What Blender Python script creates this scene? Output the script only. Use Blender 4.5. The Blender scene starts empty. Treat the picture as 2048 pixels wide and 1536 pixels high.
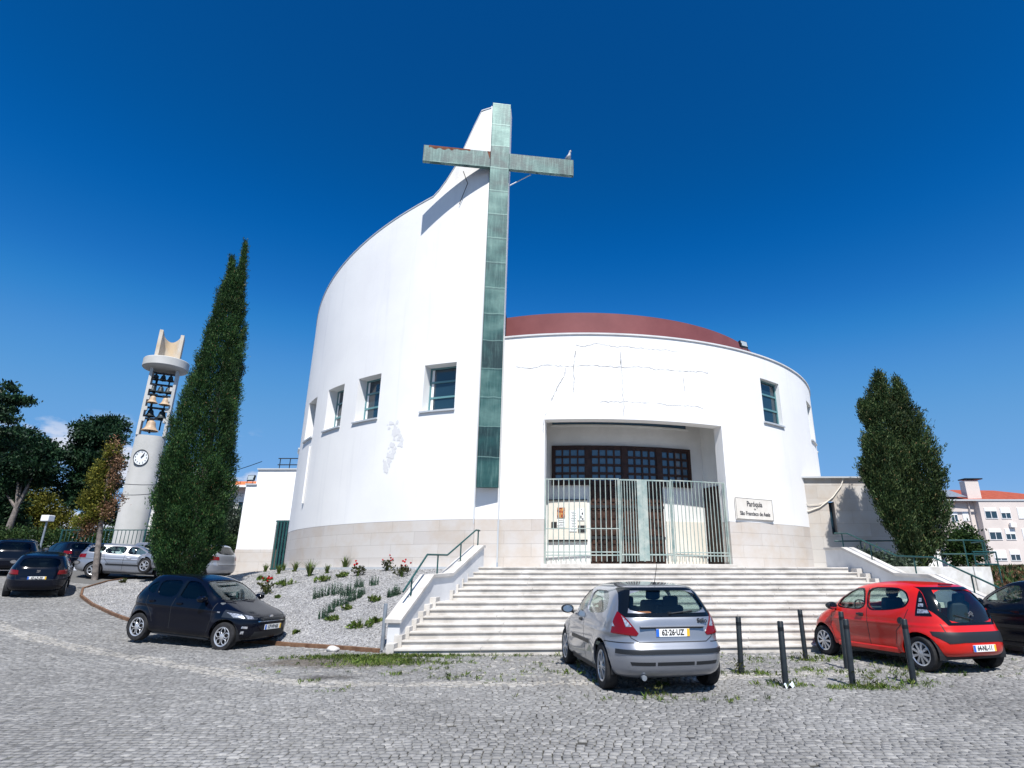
import bpy, bmesh, math, random
import numpy as np
from mathutils import Vector, Matrix
R = math.radians
random.seed(7)
rng = np.random.default_rng(11)
scene = bpy.context.scene
COL = scene.collection

# ---------------------------------------------------------------- camera
EYE = 1.6
PITCH = R(17.9)
cam_data = bpy.data.cameras.new('camera')
cam = bpy.data.objects.new('camera', cam_data)
COL.objects.link(cam)
cam.location = (0, 0, EYE)
cam.rotation_euler = (R(90) + PITCH, 0, 0)
cam_data.sensor_width = 36
cam_data.lens = 1174 / 2048 * 36
cam_data.shift_x = -97 / 2048
cam_data.clip_start = 0.1
cam_data.clip_end = 3000
scene.camera = cam

# ---------------------------------------------------------------- world and sun
SUN_EL, SUN_AZ = 56, 171          # azimuth clockwise from +Y
world = bpy.data.worlds.new('World')
scene.world = world
world.use_nodes = True
wn, wl = world.node_tree.nodes, world.node_tree.links
wn.clear()
sky = wn.new('ShaderNodeTexSky')
sky.sky_type = 'NISHITA'
sky.sun_disc = False
sky.sun_elevation = R(SUN_EL)
sky.sun_rotation = R(SUN_AZ)
sky.altitude = 400
sky.air_density = 0.9
sky.dust_density = 0.5
sky.ozone_density = 4.5
pre = wn.new('ShaderNodeMixRGB'); pre.blend_type = 'MULTIPLY'; pre.inputs[0].default_value = 1
pre.inputs[2].default_value = (0.1, 0.1, 0.1, 1)
wl.new(sky.outputs[0], pre.inputs[1])
crv = wn.new('ShaderNodeRGBCurve')      # the polarised, saturated look of this sky
for ch, pts in ((0, ((0, 0), (.057, .001), (.083, .004), (.133, .075), (.175, .125), (.28, .19), (1, .9))),
                (1, ((0, 0), (.107, .067), (.16, .140), (.20, .228), (.27, .32), (.47, .42), (1, .9))),
                (2, ((0, 0), (.223, .27), (.296, .44), (.41, .64), (.52, .70), (.69, .79), (1, .95)))):
    c = crv.mapping.curves[ch]
    c.points[0].location = pts[0]; c.points[1].location = pts[-1]
    for p in pts[1:-1]: c.points.new(*p)
crv.mapping.update()
wl.new(pre.outputs[0], crv.inputs[1])
gm = wn.new('ShaderNodeMixRGB'); gm.blend_type = 'MULTIPLY'; gm.inputs[0].default_value = 1
gm.inputs[2].default_value = (7.7, 7.7, 7.5, 1)
wl.new(crv.outputs[0], gm.inputs[1])
# clouds, low in the west-north-west only
tc = wn.new('ShaderNodeTexCoord')
sep = wn.new('ShaderNodeSeparateXYZ')
wl.new(tc.outputs['Generated'], sep.inputs[0])
mp = wn.new('ShaderNodeMapping'); mp.inputs['Scale'].default_value = (1, 1, 2.2)
wl.new(tc.outputs['Generated'], mp.inputs[0])
nz = wn.new('ShaderNodeTexNoise'); nz.inputs['Scale'].default_value = 9; nz.inputs['Detail'].default_value = 6
nz.inputs['Roughness'].default_value = .55
wl.new(mp.outputs[0], nz.inputs['Vector'])
def wmath(op, a, b=None, clamp=False):
    n = wn.new('ShaderNodeMath'); n.operation = op; n.use_clamp = clamp
    for i, v in enumerate((a, b)):
        if v is None: continue
        if isinstance(v, (int, float)): n.inputs[i].default_value = v
        else: wl.new(v, n.inputs[i])
    return n.outputs[0]
lowband = wmath('MULTIPLY', wmath('SUBTRACT', 0.195, sep.outputs[2]), 5.0, True)
leftw = wmath('MULTIPLY', wmath('SUBTRACT', -0.38, sep.outputs[0]), 7.0, True)
cl = wmath('SUBTRACT', nz.outputs[0], 0.555)
cl = wmath('ADD', cl, wmath('MULTIPLY', lowband, 0.22))
cl = wmath('MULTIPLY', wmath('MULTIPLY', wmath('MULTIPLY', cl, 16.0, True), leftw), wmath('MULTIPLY', wmath('SUBTRACT', 0.21, sep.outputs[2]), 20.0, True))
mixc = wn.new('ShaderNodeMixRGB')
mixc.inputs[2].default_value = (5.2, 5.6, 6.6, 1)
wl.new(cl, mixc.inputs[0]); wl.new(gm.outputs[0], mixc.inputs[1])
bg = wn.new('ShaderNodeBackground'); bg.inputs['Strength'].default_value = 0.1
wo = wn.new('ShaderNodeOutputWorld')
wl.new(mixc.outputs[0], bg.inputs[0]); wl.new(bg.outputs[0], wo.inputs[0])

sd = bpy.data.lights.new('sun', 'SUN')
sd.energy = 5.0
sd.angle = R(0.5)
sd.color = (1.0, 0.965, 0.92)
sun = bpy.data.objects.new('sun', sd)
COL.objects.link(sun)
ce = math.cos(R(SUN_EL))
to_sun = Vector((math.sin(R(SUN_AZ)) * ce, math.cos(R(SUN_AZ)) * ce, math.sin(R(SUN_EL))))
sun.rotation_euler = to_sun.to_track_quat('Z', 'Y').to_euler()
sun.location = to_sun * 60

scene.view_settings.view_transform = 'Standard'
scene.view_settings.look = 'None'
scene.view_settings.exposure = 0.45
scene.view_settings.gamma = 1

# ---------------------------------------------------------------- survey helpers (pixels of the 2048 x 1536 photograph -> metres)
cP, sP = math.cos(PITCH), math.sin(PITCH)
def ray(u, v):
    X = (u - 1121) / 1174; Y = (768 - v) / 1174
    return Vector((X, cP - sP * Y, sP + cP * Y))
def aty(u, v, y):
    d = ray(u, v); t = y / d.y
    return Vector((0, 0, EYE)) + d * t
def on_cyl(u, v, c):
    d = ray(u, v); a = d.x ** 2 + d.y ** 2; b = -2 * (d.x * c[0] + d.y * c[1]); k = c[0] ** 2 + c[1] ** 2 - c[2] ** 2
    t = (-b - math.sqrt(max(0, b * b - 4 * a * k))) / 2 / a
    return Vector((0, 0, EYE)) + d * t
def hit(u, v, f, t=3.0):
    d = ray(u, v)
    while t < 150:
        p = Vector((0, 0, EYE)) + d * t
        if p.z < f(p.x, p.y): return p
        t += 0.02
    return None

# ---------------------------------------------------------------- object helpers
def tag(o, label=None, cat=None, group=None, kind=None):
    if label: o['label'] = label
    if cat: o['category'] = cat
    if group: o['group'] = group
    if kind: o['kind'] = kind
    return o
def empty(name, loc=(0, 0, 0), rz=0, label=None, cat=None, group=None):
    o = bpy.data.objects.new(name, None); COL.objects.link(o)
    o.empty_display_size = .2
    o.location = loc; o.rotation_euler = (0, 0, rz)
    return tag(o, label, cat, group)
class MB:
    def __init__(s): s.v = []; s.f = []; s.m = []; s.uv = []; s.off = 0
    def add(s, verts, faces, mi=0, uvs=None):
        n = len(s.v); s.v += [tuple(p) for p in verts]
        for i, f in enumerate(faces):
            s.f.append([n + k for k in f]); s.m.append(mi)
            s.uv.append(uvs[i] if uvs else None)
        return s
    def box(s, c, d, rz=0, mi=0, M=None):
        hx, hy, hz = d[0] / 2, d[1] / 2, d[2] / 2
        vs = [Vector((x * hx, y * hy, z * hz)) for x in (-1, 1) for y in (-1, 1) for z in (-1, 1)]
        if M is None: M = Matrix.Translation(c) @ Matrix.Rotation(rz, 4, 'Z')
        else: M = M @ Matrix.Translation(c)
        vs = [M @ p for p in vs]
        return s.add(vs, [(0, 1, 3, 2), (4, 6, 7, 5), (0, 4, 5, 1), (2, 3, 7, 6), (0, 2, 6, 4), (1, 5, 7, 3)], mi)
    def bar(s, a, b, r, n=8, r2=None, mi=0, cap=True):
        a, b = Vector(a), Vector(b); r2 = r if r2 is None else r2
        z = (b - a).normalized(); x = z.orthogonal().normalized(); y = z.cross(x)
        vs = []
        for p, rr in ((a, r), (b, r2)):
            for i in range(n):
                t = 2 * math.pi * i / n
                vs.append(p + x * math.cos(t) * rr + y * math.sin(t) * rr)
        fs = [(i, (i + 1) % n, n + (i + 1) % n, n + i) for i in range(n)]
        if cap: fs += [tuple(range(n - 1, -1, -1)), tuple(range(n, 2 * n))]
        return s.add(vs, fs, mi)
    def sbar(s, a, b, w, h, mi=0):
        a, b = Vector(a), Vector(b); x = (b - a).normalized()
        up = Vector((0, 0, 1)) if abs(x.z) < .99 else Vector((0, 1, 0))
        y = up.cross(x).normalized(); z = x.cross(y)
        vs = [p + y * (sy * w / 2) + z * (sz * h / 2) for p in (a, b) for sy, sz in ((-1, -1), (1, -1), (1, 1), (-1, 1))]
        return s.add(vs, [(3, 2, 1, 0), (4, 5, 6, 7), (0, 1, 5, 4), (1, 2, 6, 5), (2, 3, 7, 6), (3, 0, 4, 7)], mi)
    def tube(s, pts, r, n=8, mi=0):
        for a, b in zip(pts[:-1], pts[1:]): s.bar(a, b, r, n, mi=mi)
        return s
    def prism(s, poly, z0, z1, mi=0):
        n = len(poly)
        a = sum(poly[i][0] * poly[(i + 1) % n][1] - poly[(i + 1) % n][0] * poly[i][1] for i in range(n))
        if a < 0: poly = poly[::-1]
        f0 = z0 if callable(z0) else (lambda x, y: z0)
        f1 = z1 if callable(z1) else (lambda x, y: z1)
        vs = [(x, y, f0(x, y)) for x, y in poly] + [(x, y, f1(x, y)) for x, y in poly]
        return s.add(vs, [tuple(range(n - 1, -1, -1)), tuple(range(n, 2 * n))] + [(i, (i + 1) % n, n + (i + 1) % n, n + i) for i in range(n)], mi)
    def lathe(s, prof, c, n=24, mi=0, M=None):
        vs = []
        for i in range(n):
            t = 2 * math.pi * i / n
            for r, z in prof: vs.append(Vector((r * math.cos(t), r * math.sin(t), z)))
        k = len(prof)
        fs = [(i * k + j, ((i + 1) % n) * k + j, ((i + 1) % n) * k + j + 1, i * k + j + 1) for i in range(n) for j in range(k - 1)]
        T = Matrix.Translation(c)
        if M is not None: T = M @ T
        return s.add([T @ p for p in vs], fs, mi)
    def build(s, name, mats, parent=None, smooth=None, bevel=0):
        me = bpy.data.meshes.new(name)
        me.from_pydata(s.v, [], s.f); 
        for m in (mats if isinstance(mats, (list, tuple)) else [mats]): me.materials.append(m)
        if any(s.m): me.polygons.foreach_set('material_index', s.m)
        if any(u is not None for u in s.uv):
            ul = me.uv_layers.new(name='UVMap'); k = 0
            for p, u in zip(me.polygons, s.uv):
                for j in range(p.loop_total):
                    if u is not None: ul.data[p.loop_start + j].uv = u[j]
        me.validate(); me.update()
        o = link(name, me, parent)
        if smooth is not None:
            me.polygons.foreach_set('use_smooth', [True] * len(me.polygons))
            me.set_sharp_from_angle(angle=R(smooth))
        if bevel:
            b = o.modifiers.new('bevel', 'BEVEL'); b.width = bevel; b.segments = 2; b.limit_method = 'ANGLE'; b.angle_limit = R(40)
        return o
def link(name, me, parent=None):
    o = bpy.data.objects.new(name, me); COL.objects.link(o)
    if parent: o.parent = parent
    return o
def copy_tree(o, parent=None):
    c = o.copy(); COL.objects.link(c); c.parent = parent
    for ch in list(o.children): copy_tree(ch, c)
    return c
def np_mesh(name, V, Fq, mat, parent=None, smooth=False):
    """V (n,3), Fq (m,4) or (m,3) arrays"""
    me = bpy.data.meshes.new(name)
    V = np.asarray(V, np.float32); Fq = np.asarray(Fq, np.int32)
    k = Fq.shape[1]
    me.vertices.add(len(V)); me.vertices.foreach_set('co', V.ravel())
    me.loops.add(Fq.size); me.loops.foreach_set('vertex_index', Fq.ravel())
    me.polygons.add(len(Fq)); me.polygons.foreach_set('loop_start', np.arange(0, Fq.size, k, dtype=np.int32))
    me.polygons.foreach_set('loop_total', np.full(len(Fq), k, np.int32))
    for m in (mat if isinstance(mat, (list, tuple)) else [mat]): me.materials.append(m)
    me.update(calc_edges=True); me.validate()
    if smooth: me.polygons.foreach_set('use_smooth', [True] * len(Fq))
    return link(name, me, parent)

# ---------------------------------------------------------------- materials
def mat(name, col=(.5, .5, .5), rough=.6, metal=0, spec=.5, coat=0, alpha=None):
    m = bpy.data.materials.new(name); m.use_nodes = True
    b = m.node_tree.nodes['Principled BSDF']
    b.inputs['Base Color'].default_value = (*col, 1); b.inputs['Roughness'].default_value = rough
    b.inputs['Metallic'].default_value = metal; b.inputs['Specular IOR Level'].default_value = spec
    b.inputs['Coat Weight'].default_value = coat; b.inputs['Coat Roughness'].default_value = .04
    return m
class NT:
    def __init__(s, m): s.m = m; s.n = m.node_tree.nodes; s.l = m.node_tree.links; s.b = s.n['Principled BSDF']
    def add(s, t, **kw):
        n = s.n.new('ShaderNode' + t)
        for k, v in kw.items():
            if hasattr(n, k): setattr(n, k, v)
            else: s.put(n.inputs[k.replace('_', ' ')], v)
        return n
    def put(s, i, v):
        if isinstance(v, bpy.types.NodeSocket): s.l.new(v, i)
        elif isinstance(v, tuple) and len(v) == 3 and i.type == 'RGBA': i.default_value = (*v, 1)
        else: i.default_value = v
    def coord(s, kind='Object', scale=(1, 1, 1), rot=(0, 0, 0)):
        c = s.add('TexCoord'); m = s.add('Mapping'); m.inputs['Scale'].default_value = scale; m.inputs['Rotation'].default_value = rot
        s.l.new(c.outputs[kind], m.inputs[0]); return m.outputs[0]
    def noise(s, vec, scale, detail=4, rough=.5):
        n = s.add('TexNoise', Scale=scale, Detail=detail, Roughness=rough); s.l.new(vec, n.inputs['Vector']); return n.outputs[0]
    def ramp(s, fac, stops):
        n = s.add('ValToRGB'); s.l.new(fac, n.inputs[0]); e = n.color_ramp.elements
        while len(e) < len(stops): e.new(.5)
        for i, (p, c) in enumerate(stops):
            e[i].position = p; e[i].color = (*c, 1) if isinstance(c, tuple) else (c, c, c, 1)
        return n.outputs[0]
    def mix(s, f, a, b, mode='MIX'):
        n = s.add('MixRGB'); n.blend_type = mode
        s.put(n.inputs[0], f); s.put(n.inputs[1], a); s.put(n.inputs[2], b); return n.outputs[0]
    def math(s, op, a, b=0., clamp=False):
        n = s.add('Math'); n.operation = op; n.use_clamp = clamp; s.put(n.inputs[0], a); s.put(n.inputs[1], b); return n.outputs[0]
    def bump(s, h, strength=.4, dist=.02):
        n = s.add('Bump', Strength=strength, Distance=dist); s.l.new(h, n.inputs['Height']); s.l.new(n.outputs[0], s.b.inputs['Normal'])
    def color(s, c): s.put(s.b.inputs['Base Color'], c)
    def rough(s, c): s.put(s.b.inputs['Roughness'], c)

def m_plaster():
    m = mat('white_plaster', (.8, .8, .79), .9, spec=.2); t = NT(m); v = t.coord('Object')
    big = t.noise(v, .35, 5, .6); vert = t.noise(t.coord('Object', (2.2, 2.2, .12)), 1.0, 4, .6)
    c = t.ramp(big, [(.3, (.74, .74, .74)), (.6, (.80, .80, .79))])
    st = t.ramp(vert, [(.30, (.91, .915, .925)), (.45, (1, 1, 1))])
    t.color(t.mix(.7, c, st, 'MULTIPLY'))
    t.bump(t.noise(v, 60, 3, .7), .12, .01); return m
def m_stone(name='limestone_cladding', a=(.50, .465, .435), b=(.56, .53, .50), bw=1.9, rh=.425):
    m = mat(name, a, .7, spec=.3); t = NT(m); u = t.coord('UV')
    br = t.add('TexBrick', offset=.5, squash=1.0); t.l.new(u, br.inputs['Vector'])
    br.inputs['Scale'].default_value = 1; br.inputs['Brick Width'].default_value = bw; br.inputs['Row Height'].default_value = rh
    br.inputs['Mortar Size'].default_value = .005; br.inputs['Mortar Smooth'].default_value = .2; br.inputs['Bias'].default_value = 0
    br.inputs['Color1'].default_value = (*a, 1); br.inputs['Color2'].default_value = (*b, 1); br.inputs['Mortar'].default_value = (.36, .335, .31, 1)
    v = t.coord('Object'); n = t.noise(v, .9, 6, .65); stn = t.ramp(n, [(.38, (.93, .86, .78)), (.56, (1, 1, 1))])
    t.color(t.mix(.8, br.outputs[0], stn, 'MULTIPLY'))
    t.bump(br.outputs['Fac'], .5, -.008); return m
def m_verdigris():
    m = mat('verdigris_copper', (.1, .3, .27), .45, .25, .5); t = NT(m)
    s0 = t.add('SeparateXYZ'); t.l.new(t.coord('Object'), s0.inputs[0])
    wob = t.math('MULTIPLY', t.noise(t.coord('Object'), 2.5, 2), .10)
    idx = t.math('FLOOR', t.math('MULTIPLY', t.math('ADD', s0.outputs[2], wob), .93)); wn_ = t.add('TexWhiteNoise'); wn_.noise_dimensions = '1D'; t.l.new(idx, wn_.inputs['W'])
    v = t.coord('Object', (.9, .9, 1.5)); sheet = t.math('ADD', t.math('MULTIPLY', t.noise(t.coord('Object', (.8, .8, 1.1)), 1.3, 2, .4), .72), t.math('MULTIPLY', wn_.outputs[0], .28))
    c = t.ramp(sheet, [(.36, (.003, .027, .031)), (.46, (.010, .060, .060)), (.56, (.026, .092, .087)), (.66, (.075, .16, .145))])
    strk = t.noise(t.coord('Object', (9, 9, .8)), 1.3, 5, .65)
    c = t.mix(t.ramp(strk, [(.48, 0.), (.78, .5)]), c, (.15, .27, .245))
    fine = t.noise(v, 7, 6, .7); c = t.mix(.5, c, t.ramp(fine, [(.3, .72), (.7, 1.2)]), 'MULTIPLY')
    # sheet seams, one about every metre
    sepn = t.add('SeparateXYZ'); t.l.new(t.coord('Object'), sepn.inputs[0])
    zz = t.math('ADD', sepn.outputs[2], t.math('MULTIPLY', t.noise(t.coord('Object'), 2.5, 2), .10))
    fr = t.math('FRACT', t.math('MULTIPLY', zz, .93))
    c = t.mix(t.ramp(fr, [(0., .85), (.035, 0.)]), c, (.19, .30, .275))
    fr2 = t.math('FRACT', t.math('ADD', t.math('MULTIPLY', zz, .93), .06))
    c = t.mix(t.ramp(fr2, [(0., .7), (.06, 0.)]), c, (.004, .03, .036))
    t.color(c); t.bump(fine, .25, .01); return m
def m_leaf(name, dark, mid, light, rough=.6, spot=None):
    m = mat(name, mid, rough, spec=.2); t = NT(m)
    g = t.add('NewGeometry'); r = g.outputs['Random Per Island']
    c = t.ramp(r, [(0., dark), (.55, mid), (1., light)])
    n = t.noise(t.coord('Object'), 1.3, 3, .6)
    c = t.mix(.8, c, t.ramp(n, [(.38, .5), (.62, 1.3)]), 'MULTIPLY')
    if spot: c = t.mix(t.ramp(r, [(.985, 0.), (.99, 1.)]), c, spot)
    t.color(c)
    tr = t.add('BsdfTranslucent'); t.l.new(c, tr.inputs[0])
    mx = t.add('MixShader'); mx.inputs[0].default_value = .18
    out = t.n['Material Output']; t.l.new(t.b.outputs[0], mx.inputs[1]); t.l.new(tr.outputs[0], mx.inputs[2]); t.l.new(mx.outputs[0], out.inputs[0])
    return m
def m_noisy(name, a, b, scale=3., rough=.8, bump=.2, bd=.01, spec=.3, metal=0, detail=5):
    m = mat(name, a, rough, metal, spec); t = NT(m); v = t.coord('Object'); n = t.noise(v, scale, detail, .6)
    t.color(t.ramp(n, [(.35, a), (.65, b)]))
    if bump: t.bump(t.noise(v, scale * 9, 4, .7), bump, bd)
    return m
def m_glass(name, tint=(.55, .62, .62), dark=.35):
    m = bpy.data.materials.new(name); m.use_nodes = True; t = NT(m)
    tr = t.add('BsdfTransparent'); tr.inputs[0].default_value = (*tint, 1)
    gl = t.add('BsdfGlossy'); gl.inputs['Roughness'].default_value = .02; gl.inputs[0].default_value = (1, 1, 1, 1)
    lw = t.add('LayerWeight'); f = t.math('ADD', t.math('MULTIPLY', t.math('POWER', lw.outputs['Facing'], 4.), .75), .03, True)
    mx = t.add('MixShader'); t.l.new(f, mx.inputs[0]); t.l.new(tr.outputs[0], mx.inputs[1]); t.l.new(gl.outputs[0], mx.inputs[2])
    t.l.new(mx.outputs[0], t.n['Material Output'].inputs[0]); return m
M = {}
M['plaster'] = m_plaster()
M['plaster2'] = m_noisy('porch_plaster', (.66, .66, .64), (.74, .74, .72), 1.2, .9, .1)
M['stone'] = m_stone()
M['stone_step'] = m_noisy('limestone_step', (.42, .395, .36), (.60, .575, .54), 2.2, .75, .25, .006)
M['stone_white'] = m_noisy('whitewashed_concrete', (.54, .545, .55), (.68, .68, .68), 1.1, .85, .2, .006)
M['copper'] = m_verdigris()
M['burgundy'] = m_noisy('burgundy_sheet', (.165, .05, .052), (.20, .065, .066), .8, .6, .05)
M['coping'] = mat('coping_zinc', (.55, .57, .58), .5, .3)
M['green_metal'] = m_noisy('dark_green_paint', (.012, .055, .055), (.02, .08, .078), 4, .45, .05)
M['gate_metal'] = m_noisy('weathered_pale_green_paint', (.22, .30, .285), (.40, .44, .40), 3.2, .5, .1)
M['dark_metal'] = mat('dark_metal', (.012, .016, .02), .45, .4)
M['black'] = mat('matt_black', (.01, .011, .013), .6)
M['bollard'] = m_noisy('bollard_black', (.012, .016, .02), (.02, .026, .03), 8, .42, .05)
M['galv'] = m_noisy('galvanised_steel', (.25, .28, .32), (.36, .40, .44), 6, .45, .05, metal=.5)
M['win_glass'] = mat('window_glass', (.012, .035, .055), .05, 0, .9)
M['win_teal'] = mat('window_frame_teal', (.10, .23, .25), .45)
M['wood_dark'] = m_noisy('dark_stained_wood', (.022, .010, .008), (.045, .020, .014), 5, .5, .2)
M['wood_door'] = m_noisy('brown_door_wood', (.022, .012, .009), (.06, .027, .016), 3, .5, .2)
M['pane_blue'] = mat('leaded_pane', (.045, .10, .16), .12, 0, .8)
M['cream'] = m_noisy('cream_render', (.66, .62, .54), (.72, .68, .61), .8, .85, .1)
M['white'] = mat('white_paint', (.8, .8, .8), .5)
M['orange_tile'] = m_noisy('orange_roof_tile', (.48, .13, .04), (.62, .2, .07), 2.5, .8, .3)
M['red_tile'] = m_noisy('red_roof_tile', (.26, .05, .025), (.36, .085, .045), 2.5, .8, .3)
M['pink'] = m_noisy('pink_render', (.60, .53, .49), (.66, .585, .54), .4, .9, .05)
M['conc'] = m_noisy('tower_concrete', (.44, .44, .42), (.52, .515, .50), .5, .85, .15)
M['conc_rust'] = m_noisy('rust_stained_concrete', (.56, .52, .46), (.50, .40, .28), .9, .85, .15)
M['bronze'] = m_noisy('tan_bell_bronze', (.38, .27, .18), (.50, .38, .26), 4, .5, .1)
M['bronze_dark'] = mat('dark_bell_bronze', (.02, .03, .035), .5, .3)
M['bark'] = m_noisy('grey_bark', (.09, .08, .075), (.24, .21, .19), 5, .9, .6, .03)
M['soil'] = m_noisy('soil', (.05, .04, .03), (.12, .1, .08), 4, .95, .4)
M['timber'] = m_noisy('weathered_timber_edging', (.10, .05, .028), (.19, .11, .065), 6, .8, .4)
M['cypress'] = m_leaf('cypress_foliage', (.005, .024, .010), (.024, .076, .022), (.09, .16, .044), spot=(.22, .14, .07))
M['cypress2'] = m_leaf('cypress_foliage_dusty', (.008, .026, .010), (.032, .066, .022), (.12, .155, .055), spot=(.25, .16, .08))
M['pine'] = m_leaf('dark_conifer_foliage', (.004, .018, .010), (.012, .042, .018), (.035, .075, .03))
M['yellow_leaf'] = m_leaf('yellow_green_foliage', (.05, .065, .012), (.13, .14, .02), (.25, .22, .04))
M['olive_leaf'] = m_leaf('grey_green_foliage', (.03, .05, .035), (.07, .10, .065), (.13, .17, .12))
M['hedge_leaf'] = m_leaf('hedge_foliage', (.012, .035, .01), (.03, .065, .018), (.07, .11, .03))
M['dead_leaf'] = m_leaf('dead_brown_foliage', (.10, .05, .025), (.20, .11, .06), (.32, .2, .13))
M['grass'] = m_leaf('grass_blades', (.04, .08, .012), (.10, .16, .03), (.22, .25, .07))
M['lav'] = m_leaf('lavender_foliage', (.02, .055, .035), (.05, .11, .065), (.11, .18, .11))
M['rose'] = m_leaf('rose_leaves', (.02, .03, .012), (.05, .06, .02), (.12, .12, .04))
M['petal'] = m_leaf('red_petals', (.35, .005, .01), (.6, .01, .015), (.8, .03, .03))
M['rock'] = m_noisy('pale_rock', (.42, .40, .38), (.62, .60, .57), 5, .9, .5, .03)
M['skin_white'] = mat('gull_white', (.75, .75, .75), .7)
M['gull_grey'] = mat('gull_grey', (.3, .32, .35), .7)
M['clock_face'] = mat('clock_face', (.75, .78, .8), .5)
M['ink'] = mat('black_ink', (.01, .01, .012), .6)

# ---------------------------------------------------------------- terrain
def sp(t, w=1.2):
    x = t / w
    return t if x > 30 else (w * math.log1p(math.exp(x)) if x > -30 else 0.)
def g(x, y):
    s = -.75 * x + .66 * y
    h = .062 * sp(s - 15.5) + .055 * sp(s - 28) - .117 * sp(s - 36.5)
    # low rise to the east behind the terrace
    e = max(0., min(1., (x - 14) / 12.)) * max(0., min(1., (y - 17) / 10.))
    return h * (1 - max(0, min(1, (x + 4) / 8))) + 1.9 * e * e * (3 - 2 * e)

# ---------------------------------------------------------------- ground
def m_ground():
    m = mat('cobble_bedding', (.2, .19, .18), .95, spec=.1); t = NT(m); v = t.coord('Object')
    vo = t.add('TexVoronoi', Scale=9.0); vo.feature = 'DISTANCE_TO_EDGE'; t.l.new(v, vo.inputs['Vector'])
    j = t.ramp(vo.outputs['Distance'], [(.02, 0.), (.10, 1.)])
    n = t.noise(v, .5, 6, .6)
    c = t.ramp(n, [(.35, (.13, .13, .135)), (.65, (.18, .18, .185))])
    t.color(t.mix(j, (.075, .07, .06), c)); t.bump(j, .6, .02); return m
def m_joint():
    m = mat('joint_sand', (.2, .19, .18), .95, spec=.1); t = NT(m); v = t.coord('Object')
    n = t.noise(v, .55, 6, .6); f = t.noise(v, 11, 5, .7)
    c = t.ramp(n, [(.38, (.030, .030, .030)), (.62, (.075, .072, .064))])
    sx = t.add('SeparateXYZ'); t.l.new(v, sx.inputs[0]); lft = t.math('MULTIPLY', t.math('SUBTRACT', -1.0, sx.outputs[0]), .25, True)
    c = t.mix(t.math('MULTIPLY', lft, .85), c, (.14, .138, .135))     # joints there are packed with sand
    t.color(t.mix(t.ramp(f, [(.55, 0.), (.72, .7)]), c, (.06, .072, .028))); return m
M['ground'] = m_ground(); M['joint'] = m_joint()
def axis(lo, hi, fine_lo, fine_hi, step):
    a = list(np.arange(fine_lo, fine_hi + 1e-6, step)); d = step; x = fine_hi
    while x < hi: d *= 1.35; x += d; a.append(x)
    d = step; x = fine_lo
    while x > lo: d *= 1.35; x -= d; a.insert(0, x)
    return a
gx = axis(-1500, 1500, -36, 34, 1.0); gy = axis(-600, 2200, -6, 56, 1.0)
V = [(x, y, g(x, y) - .03) for y in gy for x in gx]
nx = len(gx)
F = [(j * nx + i, j * nx + i + 1, (j + 1) * nx + i + 1, (j + 1) * nx + i) for j in range(len(gy) - 1) for i in range(nx - 1)]
ground = np_mesh('ground', V, F, M['ground'], smooth=True); tag(ground, kind='structure')
# dense joint sheet just over it, only where the stones are individually laid
jx = np.arange(-32, 18.1, .8); jy = np.arange(1, 36, .8)
V = [(x, y, g(x, y) - .015 + .011 * max(0, min(1, (-x - 1.5 + (9 - y) * .3) / 4)) + .006 * max(0, min(1, (x - 3.5) / 4))) for y in jy for x in jx]; nx = len(jx)
F = [(j * nx + i, j * nx + i + 1, (j + 1) * nx + i + 1, (j + 1) * nx + i) for j in range(len(jy) - 1) for i in range(nx - 1)]
tag(np_mesh('ground', V, F, M['joint'], smooth=True), kind='structure')

# curb line of the gravel bed (from the staircase round to the west)
CURB = [(-3.85, 13.62), (-4.62, 14.03), (-5.39, 14.34), (-6.12, 14.57), (-7.8, 15.25), (-9.6, 16.15), (-11.1, 17.0), (-12.4, 17.95), (-13.3, 18.7), (-15.4, 20.6), (-17.3, 22.5), (-18.6, 24.2), (-19.4, 26.5), (-19.6, 28.6)]
BACK = [(-2.5, 19.6), (-3.3, 20.2), (-4.5, 20.6), (-6.5, 21.4), (-8.5, 22.7), (-10.5, 24.7), (-12.0, 26.6), (-12.9, 28.9), (-15.4, 28.9), (-16.6, 28.2), (-17.0, 27.0), (-17.8, 28.2), (-19.0, 29.2)]
def polyd(p, pl):
    best = (1e9, 0)
    for (ax, ay), (bx, by) in zip(pl[:-1], pl[1:]):
        dx, dy = bx - ax, by - ay; t = max(0, min(1, ((p[0] - ax) * dx + (p[1] - ay) * dy) / (dx * dx + dy * dy)))
        d = math.hypot(p[0] - ax - t * dx, p[1] - ay - t * dy)
        if d < best[0]: best = (d, t)
    return best[0]
def inpoly(x, y, P):
    c = False; j = len(P) - 1
    for i in range(len(P)):
        if (P[i][1] > y) != (P[j][1] > y) and x < (P[j][0] - P[i][0]) * (y - P[i][1]) / (P[j][1] - P[i][1]) + P[i][0]: c = not c
        j = i
    return c
BEDPOLY = CURB + BACK[::-1] + [(-3.45, 13.45)]
FLOOR = 1.781
def backz(x, y): return FLOOR - .02 if x > -13.2 else max(g(x, y) + .04, FLOOR - .02 + (x + 13.2) * .10)
def bed(x, y):
    d1, d2 = polyd((x, y), CURB), polyd((x, y), BACK)
    t = d1 / max(1e-6, d1 + d2)
    t2 = 1 - (1 - t) ** 1.25
    return (g(x, y) + .03) * (1 - t2) + backz(x, y) * t2 + (.035 * math.sin(x * 1.3 + y) * math.sin(y * 1.7) + .022 * math.sin(x * 4.1 + y * 1.3) * math.sin(y * 3.7 - x)) * t * (1 - t) * 4
def on_bed(x, y): return bed(x, y) if inpoly(x, y, BEDPOLY) else g(x, y)

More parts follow.
